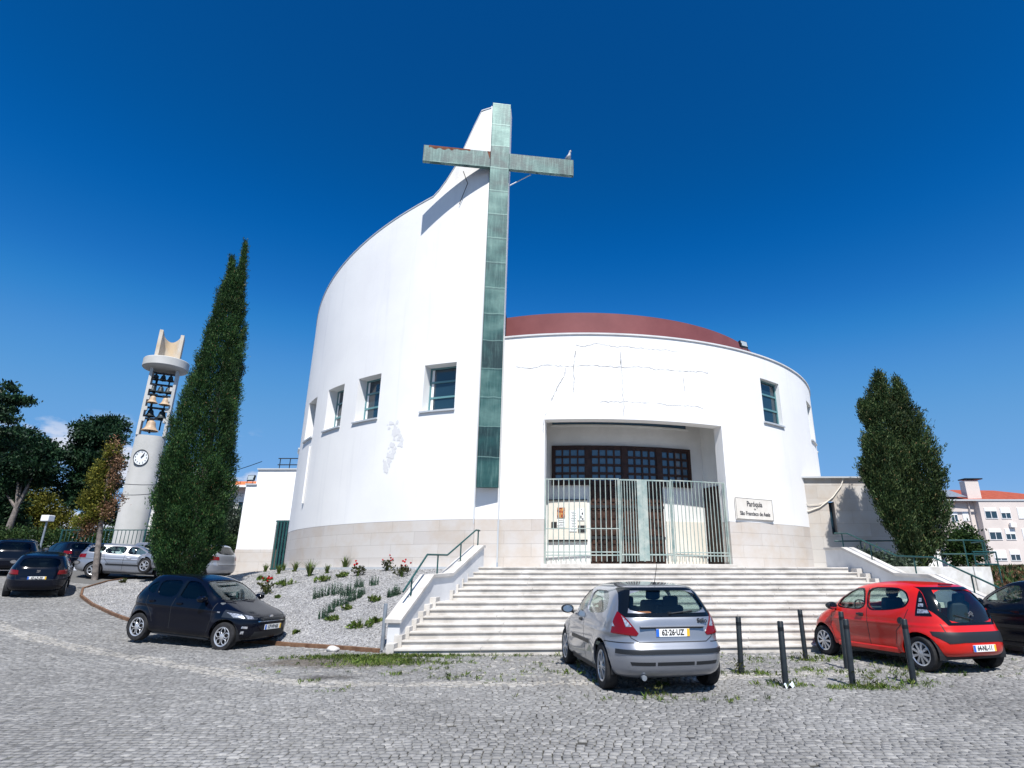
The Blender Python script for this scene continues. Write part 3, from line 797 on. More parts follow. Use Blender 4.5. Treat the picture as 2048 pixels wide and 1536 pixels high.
# rust along the top of the left beam: a thin sheet wrapped over the edge
ru = MB(); xs = np.linspace(-2.85, -1.2, 26)
for a, b in zip(xs[:-1], xs[1:]):
    da = .05 + .10 * abs(math.sin(a * 9.1)) * (1 if a < -1.9 else .3); db = .05 + .10 * abs(math.sin(b * 9.1)) * (1 if b < -1.9 else .3)
    ru.add([(a, .002, za + .38 - da), (b, .002, za + .38 - db), (b, .002, za + .384), (a, .002, za + .384)], [(0, 1, 2, 3)])
ru2 = MB().add([(-.52, -.001, za + .38), (-.39, -.001, za + .38), (-.39, -.001, za - .02), (-.43, -.001, za + .1)], [(3, 2, 1, 0)])
cl_(ru, 'rust_patch', cross, m_noisy('rust', (.11, .03, .02), (.20, .08, .045), 6, .9, .2), 0)
cl_(ru2, 'rust_patch', cross, bpy.data.materials['rust'], 0)

# gull on the right end
gull = empty('gull', (-2.47 + 2.83 * math.cos(R(8.7)), 19.93 + 2.83 * math.sin(R(8.7)) + .1, 4.37 + za + .38), R(-60), 'white gull perched on the end of the cross beam', 'bird')
def skin_body(name, nodes, edges, m, parent):
    me = bpy.data.meshes.new(name); me.from_pydata([p for p, r in nodes], edges, []); o = link(name, me)
    o.modifiers.new('s', 'SKIN'); sub = o.modifiers.new('d', 'SUBSURF'); sub.levels = 2; sub.render_levels = 2
    for i, (p, r) in enumerate(nodes): me.skin_vertices[0].data[i].radius = (r, r) if not isinstance(r, tuple) else r
    me.skin_vertices[0].data[0].use_root = True
    dg = bpy.context.evaluated_depsgraph_get(); me2 = bpy.data.meshes.new_from_object(o.evaluated_get(dg))
    bpy.data.objects.remove(o); me2.materials.clear(); me2.materials.append(m)
    me2.polygons.foreach_set('use_smooth', [True] * len(me2.polygons)); me2.name = name
    return link(name, me2, parent)
skin_body('body', [((0, 0, .15), .085), ((-.16, 0, .08), .05), ((-.30, 0, .04), .02), ((.09, 0, .24), .06), ((.13, 0, .33), .042), ((.17, 0, .375), .045), ((.20, 0, .37), .025)], [(0, 1), (1, 2), (0, 3), (3, 4), (4, 5), (5, 6)], M['skin_white'], gull)
for s in (-1, 1):
    mb = MB(); mb.add([(.08, s * .09, .22), (-.12, s * .10, .17), (-.36, s * .03, .06), (-.14, s * .085, .07), (.04, s * .095, .11)], [(0, 1, 2, 3, 4), (4, 3, 2, 1, 0)]); mb.build('wing', M['gull_grey'], gull)
    MB().bar((0, s * .03, 0), (0, s * .035, .1), .008).bar((0, s * .03, .004), (.05, s * .03, .004), .008).build('leg', M['timber'], gull)
MB().bar((.21, 0, .368), (.27, 0, .355), .013, r2=.004).build('beak', mat('beak_yellow', (.6, .4, .05), .5), gull)

# floodlights
def floodlight(loc, rz, label):
    e = empty('floodlight', loc, rz, label, 'floodlight', 'floodlights on the roof edges')
    MB().box((0, 0, .30), (.38, .10, .28), M=Matrix.Rotation(R(-12), 4, 'X')).build('housing', M['dark_metal'], e, bevel=.01)
    MB().box((0, -.055, .30), (.32, .012, .22), M=Matrix.Rotation(R(-12), 4, 'X')).build('lens', mat('floodlight_lens', (.35, .4, .42), .1), e)
    MB().bar((-.16, 0, 0), (-.16, 0, .3), .015).bar((.16, 0, 0), (.16, 0, .3), .015).box((0, 0, .01), (.36, .06, .02)).build('bracket', M['dark_metal'], e)
p = pc(CRc, 32.0, CRc[2] - .05, 10.09); floodlight(p, R(30), 'small square floodlight on the coping below the burgundy roof band')

# name plaque
from math import pi
def text_mesh(txt, size, m, name, parent=None, M4=None, extrude=.002, align='CENTER', bold=0, font=None):
    cu = bpy.data.curves.new(name, 'FONT'); cu.body = txt; cu.size = size; cu.align_x = align; cu.align_y = 'CENTER'; cu.extrude = extrude; cu.offset = bold
    cu.resolution_u = 3
    o = bpy.data.objects.new(name, cu); COL.objects.link(o)
    me = bpy.data.meshes.new_from_object(o.evaluated_get(bpy.context.evaluated_depsgraph_get()))
    bpy.data.objects.remove(o); me.materials.clear(); me.materials.append(m)
    if M4 is not None: me.transform(M4)
    me.name = name
    return link(name, me, parent)
pm = 29.7
pl0 = pc(CRc, 29.9, CRc[2] + .02, 3.82)
plq = empty('name_plaque', pl0, R(29.9), 'pale rectangular stone name plaque with dark lettering beside the entrance gate', 'sign')
MB().box((0, .0, 0), (1.92, .04, .78)).build('plate', m_noisy('plaque_stone', (.62, .58, .52), (.70, .67, .62), 2, .6, .05), plq, bevel=.01)
MB().box((0, -.021, .37), (1.86, .006, .012)).box((0, -.021, -.37), (1.86, .006, .012)).box((-.93, -.021, 0), (.012, .006, .74)).box((.93, -.021, 0), (.012, .006, .74)).build('border', M['dark_metal'], plq)
RX = Matrix.Rotation(R(90), 4, 'X')
SX = Matrix.Diagonal((.86, 1, 1, 1))
M['letter'] = mat('plaque_lettering', (.05, .05, .055), .6)
text_mesh('Paróquia', .26, M['letter'], 'lettering', plq, Matrix.Translation((0, -.024, .17)) @ RX @ SX, bold=.006)
text_mesh('de', .11, M['letter'], 'lettering', plq, Matrix.Translation((0, -.024, .0)) @ RX @ SX)
text_mesh('São Francisco de Assis', .195, M['letter'], 'lettering', plq, Matrix.Translation((0, -.024, -.17)) @ RX @ SX, bold=.005)

# ---------------------------------------------------------------- portal gate
RG = CRc[2] - .12
gate = empty('entrance_gate', pc(CRc, 8.6, RG, 1.905), 0, 'weathered pale green barred metal gate across the church porch', 'gate')
def gp(o): o.parent = gate; o.matrix_parent_inverse = Matrix.Translation(-pc(CRc, 8.6, RG, 1.905)); return o
def gate_bars(p0, p1, n, name):
    mb = MB()
    for i in range(n):
        p = p0 + (p1 - p0) * (i + .5) / n; a = pc(CRc, p, RG, 1.98); b = pc(CRc, p, RG, 4.68); mb.bar(a, b, .016, 6)
    return gp(mb.build(name, M['gate_metal']))
def gate_rail(p0, p1, z, h=.035): 
    mb = MB(); arc_box(CRc, RG - .02, RG + .02, p0, p1, z - h / 2, z + h / 2, mb=mb); return mb
L0, L1, LC, LE = PORT[0] + .15, 5.0, 8.9, 13.9
gate_bars(L0, L1, 14, 'side_bars'); gate_bars(L1 + .3, LC - .9, 6, 'leaf_bars'); gate_bars(LC + .9, LE - .3, 6, 'leaf_bars'); gate_bars(LE, PORT[1] - .1, 15, 'side_bars')
mb = MB()
for a, b in ((L0 - .1, L1), (LE, PORT[1] - .05)):
    for z in (4.695, 2.28, 2.18): arc_box(CRc, RG - .02, RG + .02, a, b, z - .018, z + .018, mb=mb)
for p in (L1, LE, L0 - .05, PORT[1] - .1): mb.bar(pc(CRc, p, RG, 1.91), pc(CRc, p, RG, 4.72), .03, 8)
arc_box(CRc, RG - .02, RG + .02, L0, L1, 3.02, 3.05, mb=mb)
gp(mb.build('frame', M['gate_metal']))
for a, b in ((L1 + .2, LC - .02), (LC + .02, LE - .2)):
    mb = MB()
    for z in (4.67, 2.2): arc_box(CRc, RG - .02, RG + .02, a, b, z - .022, z + .022, mb=mb)
    for p in (a + .05, b - .05): mb.bar(pc(CRc, p, RG, 1.98), pc(CRc, p, RG, 4.69), .022, 8)
    gp(mb.build('leaf_frame', M['gate_metal']))
    lp = (LC - .85, LC - .03) if b < LC + .5 else (LC + .03, LC + .85)
    gp(arc_box(CRc, RG - .012, RG + .024, lp[0], lp[1], 2.0, 4.68).build('lock_plate', M['gate_metal']))

# notice case and posters
nc = empty('notice_case', pc(CRc, -3.2, PB + 0.020, 3.45), 0, 'cream notice case with a dark bottom rail on the wall beside the wooden doors', 'notice board')
nci = Matrix.Translation(-pc(CRc, -3.2, PB + 0.020, 3.45))
o = arc_box(CRc, PB + 0.000, PB + 0.040, -7.6, .3, 2.72, 4.2).build('backboard', M['cream'], nc); o.matrix_parent_inverse = nci
mb = MB(); arc_box(CRc, PB + 0.040, PB + 0.080, -7.6, .3, 2.70, 2.76, mb=mb); arc_box(CRc, PB + 0.040, PB + 0.080, -7.6, .3, 4.16, 4.2, mb=mb)
o = mb.build('rail', M['dark_metal'], nc); o.matrix_parent_inverse = nci
M['paper'] = mat('paper', (.78, .80, .80), .8)
def m_art():
    m = mat('poster_print', (.3, .1, .05), .5); t = NT(m); n = t.noise(t.coord('Object', (1, 1, 1)), 9, 3, .6)
    t.color(t.ramp(n, [(.35, (.02, .015, .02)), (.47, (.30, .04, .02)), (.56, (.65, .35, .10)), (.7, (.05, .04, .06))])); return m
def poster(p, z, w, h, label, m, blocks=()):
    c0 = pc(CRc, p, PB + 0.062, z); e = empty('poster', c0, R(p), label, 'poster', 'papers pinned in the notice case')
    MB().box((0, 0, 0), (w, .006, h)).build('sheet', m, e)
    if blocks:
        mb = MB()
        for x_, z_, w_, h_ in blocks: mb.box((x_, -.005, z_), (w_, .004, h_))
        mb.build('print', M['ink'], e)
ru_ = random.Random(3)
lines = lambda w, h, n: [(ru_.uniform(-.03, .03), h / 2 - (i + 1) * h / (n + 1), w * ru_.uniform(.4, .8), h / n * .22) for i in range(n)]
poster(-4.9, 3.72, .28, .36, 'small dark and orange picture poster in the notice case', m_art())
poster(-4.9, 3.34, .28, .30, 'small white sheet directly under the picture poster', M['paper'], lines(.28, .3, 4))
poster(-2.5, 3.42, .26, .74, 'tall white sheet of small print between the picture poster and the door', M['paper'], lines(.26, .74, 12))
poster(-.95, 3.66, .24, .44, 'white sheet with black spots closest to the door', M['paper'], [(-.05, .12, .03, .05), (.05, .02, .05, .08), (0, -.1, .04, .1), (.06, -.17, .06, .05), (.02, .17, .03, .03)])
poster(-.75, 3.14, .28, .24, 'small black notice low beside the door edge', M['ink'])
poster(-6.3, 3.28, .2, .22, 'small black notice in the notice case corner farthest from the doors', M['ink'])

# ---------------------------------------------------------------- front staircase
RIS = .137; YA = .083
def sy(x, d): return d + YA * (x + 1.25)
def dj(j): return 13.20 + .305 * (j - 1) if j <= 7 else 16.0 + .32 * (j - 8)
def xl(d): return -3.36 + .232 * (d - 13.3)
def xr(d): return 9.80 - .275 * (d - 13.25)
stairs = empty('staircase', (3, 13.2, 0), 0, 'wide cream limestone staircase of thirteen steps rising from the cobbles to the church porch', 'staircase')
def stp(o): o.parent = stairs; o.matrix_parent_inverse = Matrix.Translation((-3, -13.2, 0)); return o
for j in range(1, 14):
    d = dj(j); dn = dj(j + 1) if j < 13 else 21.5
    a, b = xl(d), xr(d)
    db = dn + .06
    ris = MB(); ris.prism([(a, sy(a, d)), (b, sy(b, d)), (b + .4, sy(b, db)), (a - .3, sy(a, db))], (j - 1) * RIS - (.25 if j == 1 else .002), j * RIS - .036)
    stp(ris.build('riser', M['stone_step']))
    tr = MB(); ov = .036; nseg = 7; xs = [a + (b - a) * k / nseg + (random.uniform(-.3, .3) if 0 < k < nseg else 0) for k in range(nseg + 1)]
    bb = sy(0, dn + .05) 
    for k in range(nseg):
        x0, x1 = xs[k] + .004, xs[k + 1] - .004; e = random.uniform(-.003, .003)
        ex0 = -.3 if k == 0 else 0; ex1 = .4 if k == nseg - 1 else 0
        tr.prism([(x0, sy(x0, d - ov + e)), (x1, sy(x1, d - ov + e)), (x1 + ex1, sy(x1, dn + .05)), (x0 + ex0, sy(x0, dn + .05))], j * RIS - .0365, j * RIS + e * .4)
    stp(tr.build('tread', M['stone_step'], bevel=.005))
    # return blocks at both ends of each step
    if j < 13:
        rb = MB()
        for s, x in ((-1, a), (1, b)):
            x0, x1 = (x - .16, x + .0) if s < 0 else (x, x + .18)
            rb.prism([(x0, sy(x0, d - .04)), (x1, sy(x1, d - .04)), (x1, sy(x1, dn)), (x0, sy(x0, dn))], (j - 1) * RIS, j * RIS + .10)
            stp(rb.build('end_block', M['stone_step'], bevel=.004)); rb = MB()

def cheek(pts, w, side, label):
    """pts: list of (x, y, ztop) along the inner face"""
    e = empty('stair_wall', (pts[0][0], pts[0][1], 0), 0, label, 'wall', 'low walls flanking the stairs')
    inv = Matrix.Translation((-pts[0][0], -pts[0][1], 0))
    body, cap = MB(), MB()
    def off(i, k):
        a = Vector(pts[max(0, i - 1)][:2]); b = Vector(pts[min(len(pts) - 1, i + 1)][:2]); d_ = (b - a).normalized(); nrm = Vector((-d_.y, d_.x)) * side
        return Vector(pts[i][:2]) + nrm * k
    for mb, i0, i1, dz0, dz1, ext in ((body, 0, w, None, -.05, 0), (cap, -.05, w + .05, -.05, .02, .06)):
        vs = []; n = len(pts)
        for i, (x, y, z) in enumerate(pts):
            for k in (i0, i1):
                q = off(i, k)
                if ext and i == 0: q = q + (q - off(1, k)).normalized() * ext
                zb = -.3 if dz0 is None else z + dz0
                vs += [(q.x, q.y, zb), (q.x, q.y, z + dz1)]
        fs = []
        for i in range(n - 1):
            a, b = i * 4, i * 4 + 4
            fs += [(a, b, b + 1, a + 1), (a + 2, a + 3, b + 3, b + 2), (a + 1, b + 1, b + 3, a + 3), (a, a + 2, b + 2, b)]
        fs += [(0, 1, 3, 2), (n * 4 - 4, n * 4 - 2, n * 4 - 1, n * 4 - 3)]
        mb.add(vs, fs)
    for mb, nm, m in ((body, 'wall', M['stone_white']), (cap, 'cap', M['stone_step'])):
        o = mb.build(nm, m); bm = bmesh.new(); bm.from_mesh(o.data); bmesh.ops.recalc_face_normals(bm, faces=bm.faces); bm.to_mesh(o.data); bm.free()
        o.parent = e; o.matrix_parent_inverse = inv
    return e
def cl(x, d, z): return (x, sy(x, d), z)
LCH = [cl(-3.38, 13.50, .66), cl(-3.09, 15.05, 1.56), cl(-2.80, 16.0, 1.60), cl(-2.28, 17.75, 2.36), cl(-2.24, 17.95, 2.37)]
cheek(LCH, .27, 1, 'low whitewashed stepped wall with stone cap between the stairs and the gravel bed')
RCH = [cl(10.0, 12.9, .70), cl(9.5, 15.0, 1.56), cl(9.15, 16.0, 1.60), cl(8.72, 18.0, 2.36), cl(8.55, 18.9, 2.38)]
cheek(RCH, .34, -1, 'low whitewashed stepped wall with stone cap behind the red car')
def handrail(pts, posts, label):
    e = empty('handrail', pts[0], 0, label, 'handrail', 'dark green handrails'); inv = Matrix.Translation(-Vector(pts[0]))
    mb = MB(); mb.tube([Vector(p) for p in pts], .023, 8); o = mb.build('rail', M['green_metal'], e, smooth=40); o.matrix_parent_inverse = inv
    for a, b in posts:
        mb = MB().bar(a, b, .019, 8).box((a[0], a[1], a[2] + .006), (.12, .12, .012)); o = mb.build('post', M['green_metal'], e); o.matrix_parent_inverse = inv
    return e
def railpt(P, i, t, dz, off):
    a, b = Vector(P[i]), Vector(P[i + 1]); p = a.lerp(b, t); d_ = (b - a); nrm = Vector((-d_.y, d_.x, 0)).normalized() * off
    return p + nrm + Vector((0, 0, dz))
o_ = .15
handrail([railpt(LCH, 0, .22, .36, o_), railpt(LCH, 0, .98, .50, o_), railpt(LCH, 1, 1.0, .46, o_), railpt(LCH, 2, .93, .50, o_), railpt(LCH, 3, .9, .44, o_)],
         [(railpt(LCH, 0, .48, .0, o_), railpt(LCH, 0, .48, .40, o_)), (railpt(LCH, 1, .5, .0, o_), railpt(LCH, 1, .5, .47, o_)), (railpt(LCH, 2, .42, .0, o_), railpt(LCH, 2, .42, .46, o_)), (railpt(LCH, 3, .3, .0, o_), railpt(LCH, 3, .3, .47, o_))],
         'dark green pipe handrail on the stair wall beside the gravel bed')
o_ = -.17
handrail([railpt(RCH, 0, .1, .42, o_), railpt(RCH, 0, .98, .46, o_), railpt(RCH, 1, 1.0, .46, o_), railpt(RCH, 2, .95, .46, o_), railpt(RCH, 3, .6, .46, o_)],
         [(railpt(RCH, 0, .5, .0, o_), railpt(RCH, 0, .5, .42, o_)), (railpt(RCH, 1, .5, .0, o_), railpt(RCH, 1, .5, .46, o_)), (railpt(RCH, 2, .5, .0, o_), railpt(RCH, 2, .5, .46, o_)), (railpt(RCH, 3, .2, .0, o_), railpt(RCH, 3, .2, .46, o_))],
         'dark green pipe handrail running below the short cypress')

# ---------------------------------------------------------------- terrace on the east side
tmb = MB(); tmb.prism([(8.9, 18.9), (12.6, 18.9), (13.2, 19.2), (13.5, 19.8), (13.9, 21.0), (16.5, 24.2), (16.5, 31), (7, 31), (7, 22)], -.3, 1.74)
tag(tmb.build('pavement', M['stone_step']), kind='structure')
P = [(9.0, 18.75), (12.5, 18.75), (13.15, 19.0), (13.5, 19.6), (13.8, 20.6)]
mb = MB()
for a, b in zip(P[:-1], P[1:]): mb.sbar((*a, .85), (*b, .85), .22, 1.9)
tag(mb.build('retaining_wall', m_noisy('stained_white_wall', (.50, .47, .42), (.74, .73, .71), 2.2, .9, .3), bevel=.01), 'curved stained white retaining wall round the terrace behind the red and dark cars', 'wall')
mb = MB(); mb.prism([(9.3, 19.1), (13.0, 19.1), (13.3, 20), (13.3, 22.2), (9.6, 22.2)], 1.73, 1.80); tag(mb.build('ground', M['soil']), kind='structure')

annex = empty('side_annex', (12, 24, 0), 0, 'low limestone clad annex with a dark slit window behind the short cypress', 'building')
def anp(o): o.parent = annex; o.matrix_parent_inverse = Matrix.Translation((-12, -24, 0)); return o
def uvwall(mb, x0, x1, y, z0, z1): mb.add([(x0, y, z0), (x1, y, z0), (x1, y, z1), (x0, y, z1)], [(0, 1, 2, 3)], 0, [[(x0, z0), (x1, z0), (x1, z1), (x0, z1)]])
M['stone2'] = m_stone('annex_cladding', (.45, .425, .395), (.52, .50, .47), 1.3, .5)
mb = MB(); sx0, sx1, sz0, sz1 = 10.80, 11.03, 3.08, 4.36
for q in ((8.9, sx0, 0, 5.3), (sx1, 14.6, 0, 5.3), (sx0, sx1, 0, sz0), (sx0, sx1, sz1, 5.3)): uvwall(mb, q[0], q[1], 24, q[2], q[3])
mb.add([(14.6, 24, 0), (14.6, 31, 0), (14.6, 31, 5.3), (14.6, 24, 5.3), (8.9, 24, 5.3), (8.9, 31, 5.3)], [(0, 1, 2, 3), (4, 3, 2, 5)], 0, [[(0, 0), (7, 0), (7, 5.3), (0, 5.3)]] * 2)
for a, b in (((sx0, 24), (sx0, 24.3)), ((sx1, 24.3), (sx1, 24))): mb.add([(*a, sz0), (*b, sz0), (*b, sz1), (*a, sz1)], [(0, 1, 2, 3)], 0, [[(0, 0)] * 4])
anp(mb.build('wall', M['stone2']))
anp(MB().box(((sx0 + sx1) / 2, 24.27, (sz0 + sz1) / 2), (sx1 - sx0, .03, sz1 - sz0)).build('slit_window', M['win_glass']))
anp(MB().box((11.75, 23.97, 5.33), (5.8, .22, .06)).build('coping', M['coping']))
c1 = [aty(u, v, 23.95) for u, v in ((1687, 957), (1682, 972), (1665, 995), (1640, 1014), (1618, 1022), (1606, 1024))]
mb = MB().tube(c1, .022, 6); mb.tube([aty(u, v, 23.95) for u, v in ((1657, 1002), (1640, 1008), (1620, 1010), (1606, 1006))], .012, 5)
tag(mb.build('wall_cable', M['cream']), 'thick cream cable hanging in a loop down the limestone annex wall', 'cable')

# terrace railing
def railing(P, z0, hs, posts, label, name='railing', m=None, r=.025):
    e = empty(name, (P[0][0], P[0][1], z0), 0, label, 'railing'); inv = Matrix.Translation((-P[0][0], -P[0][1], -z0))
    for h in hs:
        o = MB().tube([Vector((x, y, z0 + h)) for x, y in P], r, 8).build('rail', m or M['green_metal'], e, smooth=40); o.matrix_parent_inverse = inv
    for x, y in posts:
        o = MB().bar((x, y, z0), (x, y, z0 + max(hs)), r * .9, 8).build('post', m or M['green_metal'], e); o.matrix_parent_inverse = inv
    return e
railing([(10.2, 22.6), (14.6, 22.0), (15.4, 22.2), (15.9, 22.8), (16.1, 23.8)], 1.75, (1.0, .52), [(11.1, 22.48), (12.6, 22.27), (13.6, 22.14), (14.6, 22.0), (15.4, 22.2), (15.9, 22.8)], 'dark green railing round the terrace behind the short cypress')
railing([(13.9, 20.6), (14.9, 20.9), (15.5, 22.0)], 1.3, (1.0, .6), [(13.95, 20.62), (14.9, 20.9)], 'short dark green ramp railing between the short cypress and the pink block')
lw = MB().box((14.9, 25.5, 1.9), (1.3, .3, 2.0)).box((13.9, 23.2, 1.95), (.9, .25, 1.3)); tag(lw.build('ramp_wall', M['plaster2']), 'small plain white wall behind the terrace railing', 'wall')

# ---------------------------------------------------------------- west annex
wa = empty('west_annex', (-14, 29, 1.7), 0, 'plain white boxy annex with a railed roof terrace beside the tall curved wall', 'building')
def wap(o): o.parent = wa; o.matrix_parent_inverse = Matrix.Translation((14, -29, -1.7)); return o
mb = MB(); mb.prism([(-15.45, 29), (-13.7, 29), (-13.7, 29.3), (-15.1, 29.3), (-15.1, 36), (-15.45, 36)], 1.0, 5.75)
mb.prism([(-14.98, 29.004), (-13.7, 29.004), (-13.7, 29.28), (-14.7, 29.28), (-14.7, 36), (-14.98, 36)], 5.7, 6.5)
mb.prism([(-13.7, 29.002), (-10.8, 29.002), (-10.8, 29.3), (-13.7, 29.3)], 4.05, 6.5)
mb.prism([(-14.9, 29.1), (-10, 29.1), (-10, 35), (-14.9, 35)], 6.2, 6.4)
mb.prism([(-13.7, 32), (-10, 32), (-10, 32.2), (-13.7, 32.2)], 1.0, 6.3)
wap(mb.build('wall', M['plaster']))
mb = MB(); x0, x1 = -15.47, -13.68; uvwall(mb, x0, x1, 28.975, 1.0, 2.7); mb.add([(x0, 28.975, 1), (x0, 36, 1), (x0, 36, 2.7), (x0, 28.975, 2.7), (x1, 28.975, 1), (x1, 29.4, 1), (x1, 29.4, 2.7), (x1, 28.975, 2.7)], [(1, 0, 3, 2), (4, 5, 6, 7)], 0, [[(0, 1), (7, 1), (7, 2.7), (0, 2.7)]] * 2)
wap(mb.build('stone_plinth', M['stone']))
wap(MB().box((-12.9, 29.1, 6.53), (4.2, .34, .06)).box((-15.2, 29.1, 5.78), (.56, .34, .06)).build('coping', M['coping']))
railing([(-14.2, 29.3), (-11, 29.3)], 6.5, (.62, .30), [(-14.1, 29.3), (-13.6, 29.3), (-12.3, 29.3)], 'dark railing on the roof terrace of the white annex', m=M['dark_metal'])
gm_ = empty('side_gate', (-13.65, 28.9, 1.75), 0, 'narrow dark green slatted metal gate between the white annex and the curved wall', 'gate')
mb = MB()
for k in range(7): mb.box((.09 + k * .15, 0, 1.13), (.075, .03, 2.2))
mb.build('slats', M['green_metal'], gm_); MB().box((.52, 0, 2.25), (1.1, .04, .05)).build('rail', M['green_metal'], gm_); MB().box((.52, 0, .06), (1.1, .04, .05)).build('rail', M['green_metal'], gm_)
floodlight((-15.35, 29.1, 5.82), R(-10), 'small dark floodlight on the corner step of the white annex')

# ---------------------------------------------------------------- far houses
def house_windows(e, inv, items, y, shutter):
    for x0, x1, z0, z1, sh in items:
        f = MB(); t = .07
        f.box(((x0 + x1) / 2, y - .03, z1 - t / 2), (x1 - x0, .08, t)).box(((x0 + x1) / 2, y - .03, z0 + t / 2), (x1 - x0, .10, t))
        for x in (x0 + t / 2, (x0 + x1) / 2, x1 - t / 2): f.box((x, y - .03, (z0 + z1) / 2), (t, .06, z1 - z0 - 2 * t))
        o = f.build('window', M['white'], e); o.matrix_parent_inverse = inv
        p = MB().box(((x0 + x1) / 2, y - .006, (z0 + z1) / 2), (x1 - x0 - .1, .02, z1 - z0 - .1)).build('pane', M['win_glass'], o)
        if sh > 0:
            s = MB(); n_ = max(2, int(sh * (z1 - z0) / .12))
            for k in range(n_): s.box(((x0 + x1) / 2, y - .075, z1 - .06 - k * .12), (x1 - x0 - .06, .02, .105))
            s.build('shutter', shutter, o)
hz = empty('orange_roofed_house', (-32, 55, 2), 0, 'two storey white house with an orange tiled roof behind the tall cypress', 'house'); inv = Matrix.Translation((32, -55, -2))
o = MB().box((-32, 59, 5.6), (15, 8, 7.6)).build('wall', M['plaster2'], hz); o.matrix_parent_inverse = inv
mb = MB(); mb.add([(-40, 54.2, 9.35), (-24, 54.2, 9.35), (-24, 63.8, 9.35), (-40, 63.8, 9.35), (-36, 59, 10.4), (-28, 59, 10.4)], [(0, 1, 5, 4), (1, 2, 5), (2, 3, 4, 5), (3, 0, 4), (3, 2, 1, 0)])
o = mb.build('roof', M['orange_tile'], hz); o.matrix_parent_inverse = inv
o = MB().box((-32, 54.15, 9.25), (16.2, .18, .2)).build('eaves', M['white'], hz); o.matrix_parent_inverse = inv
house_windows(hz, inv, [(-31.2, -30.1, 6.3, 8.6, .3), (-29.8, -28.7, 6.3, 8.6, .35), (-39, -38, 6.3, 8.3, .4), (-36.6, -35.5, 6.3, 8.3, .3)], 55, M['white'])
bal = MB().box((-30.2, 54.5, 6.1), (3.6, 1.0, .14)).build('balcony', M['white'], hz); bal.matrix_parent_inverse = inv
mb = MB()
for k in range(19): mb.bar((-31.95 + k * .195, 54.02, 6.15), (-31.95 + k * .195, 54.02, 7.0), .015, 5)
mb.sbar((-32, 54.02, 7.0), (-28.4, 54.02, 7.0), .05, .05); mb.build('balcony_rail', M['dark_metal'], bal)

ph = empty('pink_apartment_block', (62, 85, 2), 0, 'pale pink apartment block with red roof, chimney and white shutters', 'building'); inv = Matrix.Translation((-62, -85, -2))
def php(o): o.parent = ph; o.matrix_parent_inverse = inv; return o
YB = 85
php(MB().box((57, YB + 7.1, 6.5), (5.4, 12, 10.2)).box((66.3, YB + 6, 6.5), (13.2, 12, 10.3)).build('wall', M['pink']))
mb = MB(); mb.add([(54.0, YB + .6, 11.6), (73.5, YB - .5, 11.65), (73.5, YB + 13, 11.65), (54.0, YB + 13, 11.6), (60.5, YB + 7, 14.0), (67.3, YB + 7, 13.9)], [(0, 1, 5, 4), (1, 2, 5), (2, 3, 4, 5), (3, 0, 4), (3, 2, 1, 0)])
rf = php(mb.build('roof', M['red_tile']))
mb = MB().box((60.3, YB + 2, 13.1), (2.0, 1.2, 3.0)); c_ = mb.build('chimney', M['pink']); c_.parent = rf
c_ = MB().box((60.6, YB + 2, 14.85), (2.6, 1.6, .16)).build('chimney_cap', M['dark_metal']); c_.parent = rf
c_ = MB().add([(55.8, YB + 1.0, 12.2), (59.0, YB + 1.0, 12.2), (58.4, YB + 4, 13.6), (56.2, YB + 4, 13.6)], [(0, 1, 2, 3), (3, 2, 1, 0)]).build('skylight', M['galv']); c_.parent = rf
php(MB().box((63.8, YB - .05, 11.6), (20, .14, .22)).build('eaves', M['coping']))
xw = lambda u: aty(u, 1040, YB).x
its = []
for zt, zb in ((10.5, 9.0), (7.6, 6.1), (4.7, 3.3)):
    for u0, u1, sh in ((1972, 1997, .35), (2004, 2024, .5), (2038, 2056, 1.0), (2066, 2084, .3)): its.append((xw(u0), xw(u1), zb, zt, sh if zt > 5 or u0 > 2000 else .8))
house_windows(ph, inv, its, YB, M['white'])
its = [(xw(1913), xw(1927), zb, zt, sh) for zb, zt, sh in ((8.6, 10.1, .35), (5.6, 7.1, .5), (2.9, 4.3, .4))] + [(xw(1937), xw(1949), zb, zt, sh) for zb, zt, sh in ((8.8, 10.1, 1.), (5.8, 7.1, .3))]
house_windows(ph, inv, its, YB + 1.1, M['white'])
for u, z in ((1919, 8.2), (2012, 8.5)):
    e = MB().box((xw(u) + .6, YB + (1.0 if u < 1950 else -.1) - .2, z - .4), (.8, .35, .6)); php(e.build('air_conditioner', M['white']))
php(MB().bar((xw(1952), YB + .9, 2), (xw(1952), YB + .9, 11.5), .07, 6).build('downpipe', M['pink']))
# low houses further along the street on the right, only their red roofs over the bank
# ---------------------------------------------------------------- bell tower
TY = 36.0
tw = empty('bell_tower', (-25.75, TY, 1.6), 0, 'slim concrete bell tower with a round disc, a clock and an open belfry', 'tower')
def tp(o): o.parent = tw; o.matrix_parent_inverse = Matrix.Translation((25.75, -TY, -1.6)); return o
X0, X1 = -26.72, -24.72
def dshape(x0, x1, y0, dep, n=14, k=.45):
    pts = []
    for i in range(n + 1):
        t = i / n; x = x0 + (x1 - x0) * t; pts.append((x, y0 + k * (abs(2 * t - 1) ** 3.5)))
    return pts + [(x1, y0 + dep), (x0, y0 + dep)]
mb = MB(); mb.prism(dshape(X0, X1, TY, 1.7), 1.0, 9.87); tp(mb.build('shaft', M['conc'], smooth=35))
mb = MB()
mb.prism([(X0, TY + .25), (X0 + .2, TY + .2), (X0 + .2, TY + 1.6), (X0, TY + 1.7)], 9.869, 14.3)
mb.prism([(X1 - .2, TY + .2), (X1, TY + .25), (X1, TY + 1.7), (X1 - .2, TY + 1.6)], 9.869, 14.3)
tp(mb.build('belfry_pillar', M['conc']))
